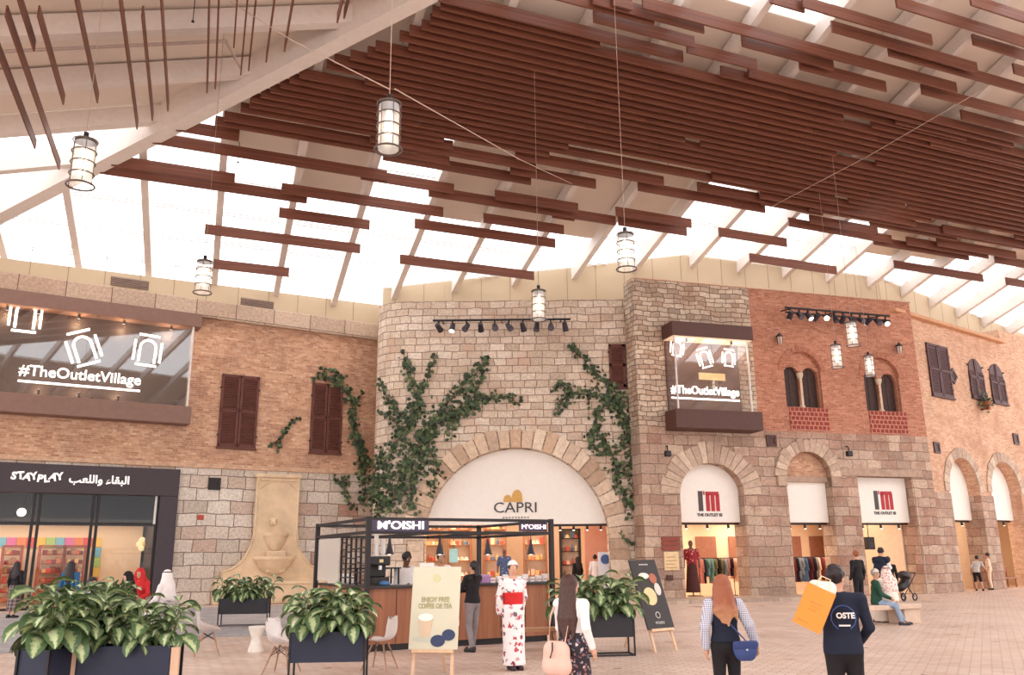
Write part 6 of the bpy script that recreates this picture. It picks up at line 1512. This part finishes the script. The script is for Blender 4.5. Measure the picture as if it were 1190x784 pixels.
NAVY = fabric('navy', (28, 33, 50)); BLACKF = fabric('black', (30, 26, 28)); WHITEF = fabric('white', (236, 228, 224), var=.02); JEANS = fabric('jeans', (140, 156, 178)); GREYJ = fabric('grey_jeans', (136, 126, 126)); BEIGEF = fabric('beige', (206, 176, 150))

# woman with auburn hair, from behind
f1 = at_feet(850, 846)
p1 = person('woman with long auburn hair, navy waistcoat and checked sleeves, seen from behind', f1, R(4), 1.5, 'light', dict(eR=(.29, -.05, 1.17), wR=(.37, .0, .95), eL=(-.25, -.03, 1.15), wL=(-.24, .02, .91), kR=(.1, .06, .5), aR=(.1, .12, .09), tR=(.11, .28, .04), aL=(-.09, -.14, .12), tL=(-.1, .0, .03)), top=NAVY, sleeves=.97, vest=True, sleeve_mat=gingham('checked_cotton', (226, 222, 226), (120, 124, 150), 45), bottom=BLACKF, hair=('long', ombre('auburn_to_blond', (206, 160, 118), (150, 84, 54), 1.2, 1.6)), h=.009, hem=.98, head=(R(-14), 0))
def scaled(p, q): return Matrix.Translation(p.location) @ Euler(p.rotation_euler).to_matrix().to_4x4() @ Matrix.Diagonal((*p.scale, 1)) @ Vector(q)
w = scaled(p1, (.19, -.15, .9)); t = empty('shoulder_bag', 'blue half-moon shoulder bag on the auburn-haired woman hip', 'bag', w, R(4))
bb = Body(); t.scale = (.82,) * 3; bb.limb((-.07, 0, .02), (.07, 0, .02), .09, .09, .03, (1, .5, 1)).limb((-.05, 0, -.06), (.05, 0, -.06), .08, .08, .03, (1, .5, 1)); mesh_obj('pouch', bb.mesh('pouch', .008, cuts=[((0, 0, .1), (0, 0, 1))]), M('bag_blue', (58, 74, 124), .45, var=.04), t)
bb = Body(); bb.limb((-.08, -.02, .06), (.08, -.02, .06), .085, .085, .03, (1, .4, 1)); mesh_obj('flap', bb.mesh('flap', .008, cuts=[((0, 0, .1), (0, 0, 1)), ((0, 0, .0), (0, 0, -1))]), M('bag_blue_dark', (50, 64, 112), .45), t)
B().cyl((0, -.055, -.0), (0, -.07, -.0), .012).make('clasp', M('chrome', (200, 196, 194)), t)
q = [scaled(p1, v) - w for v in ((.2, -.15, 1.0), (.08, -.15, 1.13), (-.06, -.11, 1.3), (-.12, -.1, 1.44), (-.13, 0, 1.46))]
B().tube([Matrix.Rotation(-R(4), 3, 'Z') @ v / .82 for v in q], .009).make('strap', M('bag_blue', (58, 74, 124)), t)

# man with the orange bag over his shoulder
f2 = at_feet(992, 872)
p2 = person('man in a navy printed jacket walking away with an orange bag over his shoulder', f2, R(-8), 1.6, 'light', dict(eL=(-.3, .1, 1.22), wL=(-.2, .1, 1.44), eR=(.27, .0, 1.15), wR=(.22, .2, 1.0), sR=(.2, -.01, 1.42), sL=(-.2, -.01, 1.43), kR=(.11, .05, .5), aR=(.11, .1, .09), tR=(.12, .26, .04), aL=(-.1, -.12, .12), tL=(-.11, .02, .03)), top=NAVY, bottom=BLACKF, hair=('short', 'black'), h=.009, hem=.9, female=False, head=(R(-40), R(6)), fat=1.05)
bb = B(); rr = []
for i in range(13): a = R(-150 + 300 * i / 12); rr.append((.12 * math.sin(a), -.142 - .0 * abs(math.cos(a)), 1.25 + .12 * math.cos(a)))
bb.tube(rr, .006, 6).make('emblem_arc', M('print_blue', (64, 84, 140), .6), p2)
o = text('back_print', 'OSTE', .075, WHITEF, p2, (.02, -.146, 1.27), .004, bold=.003)
B().box(-.05, -.146, 1.17, .06, -.142, 1.185).make('back_print_line', WHITEF, p2)
w = EYE + ray(948, 708) * 8.0; sh = scaled(p2, (-.2, -.2, 1.2)); w = EYE + ray(946, 706) * ((sh - EYE).dot(FWD) - .02)
t = empty('shopping_bag', 'orange paper shopping bag slung over the navy-jacketed man shoulder', 'bag', w, R(-18)); TB = Matrix.Rotation(R(26), 4, 'Y')
M_ORG = M('bag_orange', (228, 142, 56), .5, var=.02); bw_, bh_, bd_ = .125, .19, .06
bb = B(); bb.box(-bw_, -bd_, -bh_, bw_, bd_, -bh_ + .006)
for s_ in (-1, 1): bb.box(s_ * bw_ - .003, -bd_, -bh_, s_ * bw_ + .003, bd_, bh_); bb.box(-bw_, s_ * bd_ - .003, -bh_, bw_, s_ * bd_ + .003, bh_)
bb.xf(TB).make('bag_body', M_ORG, t)
for s_ in (-1, 1): B().tube([(-.06, s_ * bd_, bh_), (-.04, s_ * bd_, bh_ + .1), (.04, s_ * bd_, bh_ + .1), (.06, s_ * bd_, bh_)], .005).xf(TB).make('handle', M('handle_cream', (236, 214, 178), .6), t)
bb = B(); [bb.box(-.05 + .02 * (k % 2), -bd_ - .006, .04 - k * .035, .06 - .015 * k, -bd_ - .003, .052 - k * .035) for k in range(3)]; bb.box(-.1, -bd_ - .006, -.15, .0, -bd_ - .003, -.135); bb.xf(TB).make('printed_lines', M('print_ochre', (196, 130, 56), .6), t)
bd = Body(); bd.ell((0, 0, bh_ - .0), (.12, .045, .06)).ell((.06, 0, bh_ + .03), (.06, .04, .06)); mesh_obj('tissue', (lambda me: (me.transform(TB), me)[1])(bd.mesh('tissue', .01)), M('tissue_white', (244, 232, 212), .7), t)

# woman with very long brown hair
f3 = at_feet(668, 850)
FLOR = blotched('dark_floral', (52, 44, 50), [(206, 190, 190), (150, 96, 100), (52, 44, 50), (120, 124, 140)], 26., .45)
p3 = person('woman with waist-long dark brown hair, white top and dark flowered skirt, seen from behind', f3, R(-38), 1.52, 'light', dict(eR=(.25, -.08, 1.16), wR=(.27, .02, .93), eL=(-.22, .06, 1.14), wL=(-.12, .18, 1.0), kR=(.1, .08, .5), aR=(.1, .1, .09), tR=(.11, .25, .04)), top=WHITEF, sleeves=.97, bottom=FLOR, bkind='skirt', bhem=.62, hair=('verylong', 'brown'), h=.009, hem=1.02, pants_top=1.1, head=(R(-20), 0))
w = scaled(p3, (-.08, -.22, .83)); t = empty('backpack', 'pale pink soft bag with a tassel behind the long-haired woman', 'bag', w, R(-38))
bb = Body(); bb.limb((-.06, 0, .06), (.06, 0, .06), .1, .1, .04, (1, .6, 1)).limb((-.08, 0, -.08), (.08, 0, -.08), .1, .1, .04, (1, .6, 1)); mesh_obj('pouch', bb.mesh('pouch', .009), M('bag_pink', (226, 182, 164), .55, var=.03), t)
B().tube([(0, -.07, .15), (.01, -.085, .08), (-.02, -.085, .0)], .008).make('tassel', M_BLACK, t); B().tube([(-.1, 0, .12), (-.12, .08, .4), (-.1, .14, .52)], .01).make('strap', M('bag_pink', (226, 182, 164)), t); B().tube([(.1, 0, .12), (.12, .08, .4), (.12, .14, .52)], .01).make('strap', M('bag_pink', (226, 182, 164)), t)

# woman in the flowered kimono
f4 = at_feet(597, 778); KIM = blotched('kimono_print', (238, 228, 226), [(190, 70, 74), (238, 228, 226), (140, 60, 72), (206, 150, 156), (120, 100, 112)], 11., .4)
p4 = person('woman in a white kimono with red flowers and a red sash, standing before the kiosk', f4, R(206), 1.66, 'light', dict(eR=(.24, -.07, 1.15), wR=(.13, -.16, .98), eL=(-.24, -.05, 1.15), wL=(-.14, -.15, .97), aR=(.06, 0, .09), aL=(-.06, 0, .09), tR=(.07, .15, .035), tL=(-.07, .15, .035)), top=KIM, sleeves=.9, bottom=KIM, bkind='skirt', bhem=.08, hair=('short', 'black'), cover=('cap', WHITEF), h=.011, hem=.9, head=(R(-16), R(-4)), shoes=(60, 44, 50), pants_top=1.1)
g = Body(); g.limb((0, 0, 1.06), (0, 0, 1.22), .128, .128, .03, (1.14, .9, 1)); mesh_obj('sash', g.mesh('sash', .012, .022, cuts=[((0, 0, 1.03), (0, 0, -1)), ((0, 0, 1.24), (0, 0, 1))]), fabric('obi_red', (204, 44, 44)), p4)
for s_ in (-1, 1):
    g = Body(); g.limb((s_ * .23, -.05, 1.16), (s_ * .19, -.12, .96), .06, .085, .04, (.6, 1, 1)); mesh_obj('wide_sleeve', g.mesh('wide_sleeve', .013, .01), KIM, p4)
# customer at the counter
f5 = at_feet(549, 757)
p5 = person('customer in a black jacket and grey jeans with a ponytail, at the kiosk counter', f5, R(52), 1.66, 'mid', dict(eR=(.22, .14, 1.18), wR=(.12, .36, 1.16), eL=(-.22, .14, 1.18), wL=(-.1, .36, 1.16), kR=(.1, .02, .5), aR=(.1, .08, .09), tR=(.11, .24, .035), aL=(-.1, -.08, .09), tL=(-.11, .08, .035)), top=BLACKF, bottom=GREYJ, hair=('ponytail', 'black'), h=.012, hem=.93, head=(0, R(12)))
w = scaled(p5, (-.42, .1, .62)); t = empty('shopping_bag', 'small red and white shopping bag hanging at the kiosk counter by the customer', 'bag', w, K.rz)
B().box(-.07, -.05, .0, .07, .05, .28, .01).make('bag_body', fabric('bag_red', (190, 46, 56)), t); B().box(-.072, -.052, -.1, .072, .052, 0.02, .01).make('bag_base', fabric('bag_white', (232, 214, 222)), t); B().tube([(-.04, 0, .28), (-.03, 0, .42), (.03, 0, .42), (.04, 0, .28)], .006).make('handle', M_BLACK, t)
# baristas
def kpos(px, y): return K.w(K.px(px, 660, y)[0], y, 0)
person('barista in white with cropped black hair, behind the espresso machine side of the counter', kpos(472, 1.1), K.rz + PI, 1.84, 'dark', dict(wR=(.12, .28, 1.12), wL=(-.12, .28, 1.12), eR=(.24, .06, 1.15), eL=(-.24, .06, 1.15)), top=WHITEF, bottom=BLACKF, hair=('short', 'black'), h=.013, female=False, head=(R(10), R(-14)))
person('barista in white with a pale cap, under the second cone lamp', kpos(512, 1.25), K.rz + PI, 1.86, 'mid', dict(wR=(.12, .28, 1.1), wL=(-.12, .28, 1.1), eR=(.24, .06, 1.15), eL=(-.24, .06, 1.15)), top=WHITEF, bottom=BLACKF, hair=('short', 'black'), cover=('cap', fabric('cap_pink', (214, 190, 182))), h=.013, female=False, head=(R(-14), R(-14)))
# arched shop visitors
z_in = .03
person('woman in black with long dark hair, browsing inside the arched shop', CW.w(CW.px(671, 660, 2.)[0], 2., 0), R(30), 1.72, 'light', None, top=BLACKF, bottom=BLACKF, hair=('long', 'black'), h=.016, z=z_in)
person('man in a white shirt and tan trousers, inside the arched shop by the totem', CW.w(CW.px(692, 660, 1.6)[0], 1.6, 0), R(-20), 1.78, 'mid', dict(wR=(.16, .26, 1.05), wL=(-.3, .1, .95)), top=WHITEF, bottom=BEIGEF, hair=('short', 'black'), h=.016, female=False, hem=.85, z=z_in)
# shop mannequins
def mannequin(label, loc, rz, H, topm, botm, z, kind='skirt', bh=.35):
    S = {k: Vn(v) for k, v in BASE.items()}; t = empty('mannequin', label, 'mannequin', (loc[0], loc[1], z), rz); t.scale = (H / 1.75,) * 3
    b = Body(); b.limb(S['hip'], S['waist'], .13, .1, .05, (1.12, .85, 1)).limb(S['waist'], S['chest'], .1, .125, .05, (1.12, .82, 1)).limb(S['chest'], S['neck'], .125, .05, .05, (1.2, .8, 1)).limb(S['neck'], (0, 0, 1.56), .045, .045)
    for s in 'RL': b.limb(S['neck'], S['s' + s], .05, .055, .04).limb(S['s' + s], S['e' + s], .05, .038, .03).limb(S['e' + s], S['w' + s], .038, .026, .02)
    b.ell((0, .0, 1.65), (.075, .09, .105)); mesh_obj('figure', b.mesh('figure', .016), M('mannequin_dark', (120, 84, 70), .5), t)
    g = Body(); g.limb(S['hip'], S['chest'], .13, .13, .05, (1.14, .86, 1)).limb(S['chest'], S['neck'] - Vector((0, 0, .06)), .128, .09, .05, (1.2, .8, 1))
    for s in 'RL': g.limb(S['s' + s], S['s' + s].lerp(S['e' + s], .8), .056, .05, .03)
    mesh_obj('top', g.mesh('top', .016, .014), topm, t)
    g = Body(); g.limb((0, 0, 1.05), (0, 0, bh - .05), .13, .22, .05, (1.05, .9, 1)); mesh_obj('skirt', g.mesh('skirt', .016, .01, cuts=[((0, 0, bh), (0, 0, -1)), ((0, 0, 1.06), (0, 0, 1))]), botm, t)
    B().cyl((0, 0, .03), (0, 0, .95), .02).make('pole', M_BLACK, t); B().cyl((0, 0, 0), (0, 0, .03), .2, seg=20).make('base', M_BLACK, t)
mannequin('mannequin in a blue patterned dress, inside the arched shop above the kimono woman', CW.w(CW.px(586, 640, 1.9)[0], 1.9, 0), R(180), 2.1, blotched('blue_print', (70, 92, 132), [(140, 90, 90), (180, 190, 206), (50, 60, 96)], 14.), blotched('blue_print', (70, 92, 132), [(140, 90, 90), (180, 190, 206), (50, 60, 96)], 14.), z_in)
mannequin('mannequin in a maroon top and brown skirt at the arched monogram doorway', RW.w(RW.px(801, 660, .5)[0] + .15, .55, 0), RW.rz + R(160), 2.25, blotched('maroon_print', (150, 40, 48), [(216, 170, 150), (90, 24, 34)], 12.), fabric('brown', (78, 42, 38)), .115, 'skirt', .12)
# the stone bench group
bx, by, bo, brz = BFACE
def bp(a, c): return bo + bx * a + by * c
s0 = (ground(1014, 725) - bo).dot(bx)
person('man in a green jumper, pale cap and jeans, seated on the stone bench', bp(s0, -.02), brz - R(128), 1.75, 'mid', dict(kR=(.13, .42, .48), kL=(-.12, .44, .48), aR=(.16, .5, .09), aL=(-.1, .62, .09), tR=(.17, .66, .035), tL=(-.11, .78, .035)), sit=True, top=fabric('green', (36, 72, 56)), bottom=JEANS, bhem=.09, hair=('short', 'grey'), cover=('cap', fabric('cap_pale', (214, 196, 180))), h=.014, female=False, hem=.88, head=(R(-10), R(-6)), shoes=(52, 50, 58), z=-.015)
CHK = blotched('pink_check', (236, 220, 210), [(206, 130, 120), (224, 170, 156), (236, 220, 210)], 22., .5)
person('person in a checked head cloth and pale robe, sitting on the stone bench', bp(s0 + .62, .12), brz - R(20), 1.82, 'mid', None, sit=True, top=fabric('robe_pale', (236, 222, 208), var=.02), bottom=fabric('robe_pale', (236, 222, 208)), bkind='robe', cover=('ghutra', CHK), hair=None, h=.015, female=False, fat=1.3, z=-.015)
person('standing woman in black with reddish hair, behind the navy-jacketed man', at_feet(1001, 708), R(20), 1.82, 'light', None, top=BLACKF, bottom=BLACKF, hair=('short', 'auburn'), h=.016)
person('standing man in a dark waistcoat over a white shirt, bending over the pushchair', at_feet(1027, 705), R(-50), 1.98, 'mid', dict(chest=(0, .06, 1.28), neck=(0, .11, 1.42), head=(0, .16, 1.49), sR=(.18, .1, 1.37), sL=(-.18, .1, 1.37), wR=(.14, .42, 1.12), wL=(-.14, .42, 1.12), eR=(.24, .18, 1.12), eL=(-.24, .18, 1.12)), top=NAVY, sleeve_mat=WHITEF, bottom=BLACKF, hair=('short', 'black'), h=.015, female=False, head=(0, R(-20)))
person('standing person in a black jacket beside the pushchair handle', at_feet(1038, 704), R(-20), 1.62, 'mid', None, top=BLACKF, bottom=BLACKF, hair=('short', 'black'), h=.016)
# the pair by the far arch
person('child in a grey shirt and black shorts, leaning toward the friend by the wing pier', WG.w(wa[0][0] + 1.0, -.25, 0), R(-30), 1.6, 'mid', dict(chest=(.06, .03, 1.3), neck=(.1, .04, 1.46), head=(.1, .05, 1.54), sR=(.27, .04, 1.4), sL=(-.07, .03, 1.4), wR=(.42, .3, 1.1), eR=(.36, .14, 1.2), aR=(.2, .0, .09), kR=(.15, .05, .5), tR=(.22, .14, .035)), top=fabric('grey', (190, 182, 176)), sleeves=.5, bottom=BLACKF, bhem=.45, hair=('short', 'black'), h=.018, female=False, shoes=(40, 38, 40))
person('child in pale clothes facing the friend in the grey shirt, at the far arch', WG.w(wa[0][0] + 2.5, -.15, 0), R(60), 1.72, 'mid', None, top=fabric('pale_peach', (232, 200, 176)), sleeves=.5, bottom=fabric('pale_peach', (232, 200, 176)), hair=('short', 'black'), h=.018, female=False, z=.0)
# by the toy shop
PLAID = gingham('plaid', (150, 128, 124), (64, 52, 54), 9)
person('woman in a black top and long plaid skirt, standing before the toy shop', at_feet(13, 718), R(-12), 1.76, 'light', None, top=BLACKF, bottom=PLAID, bkind='skirt', bhem=.25, hair=('long', 'black'), h=.015, hem=.95)
person('woman with long dark hair and a blue top, before the toy shop window', gp_(75, 45), R(-5), 1.74, 'light', None, top=fabric('teal_blue', (44, 96, 140)), bottom=BLACKF, hair=('long', 'black'), h=.015)
SEATS = []
def seated(px, ytop, k, rz, label, **kw):
    p = gp_(px, k); kw.setdefault('h', .013); q = dup(a1, p, rz, 'white armchair shell under the ' + label[1]); q['group'] = None if False else 'chairs of the seated cafe guests'
    person(label[0], p, rz, kw.pop('H', 1.75), sit=True, z=-.005, **kw)
seated(189, 670, 50, R(75), ('man in a white robe and white head cloth, seated facing the cafe plants', 'man in the white robe'), skin='mid', top=WHITEF, bottom=WHITEF, bkind='robe', cover=('ghutra', WHITEF), hair=None, female=False, H=1.95)
seated(143, 671, 50, R(150), ('woman in a black robe and headscarf, seated beside the man in white', 'woman in the black robe'), skin='light', top=BLACKF, bottom=BLACKF, bkind='robe', cover=('hijab', BLACKF), hair=None, H=1.92)
seated(157, 664, 44, R(185), ('person in a red hood, seated behind the woman in the black robe', 'person in the red hood'), skin='mid', top=fabric('hood_red', (196, 44, 44)), bottom=NAVY, cover=('hijab', fabric('hood_red', (196, 44, 44))), hair=None, H=2.0)
seated(99, 678, 54, R(-120), ('dark-haired person in a pale grey shirt, seated behind the nearest cafe plants', 'person in the pale grey shirt'), skin='mid', top=fabric('pale_grey', (190, 192, 200)), bottom=JEANS, hair=('short', 'black'), female=False, H=1.78)

# ------------------------------------------------------------------ light
w = bpy.data.worlds.new('sky'); SC.world = w; w.use_nodes = True
bg = w.node_tree.nodes['Background']; bg.inputs[0].default_value = lin((250, 248, 250)); bg.inputs[1].default_value = 2.4
SC.view_settings.exposure = .36
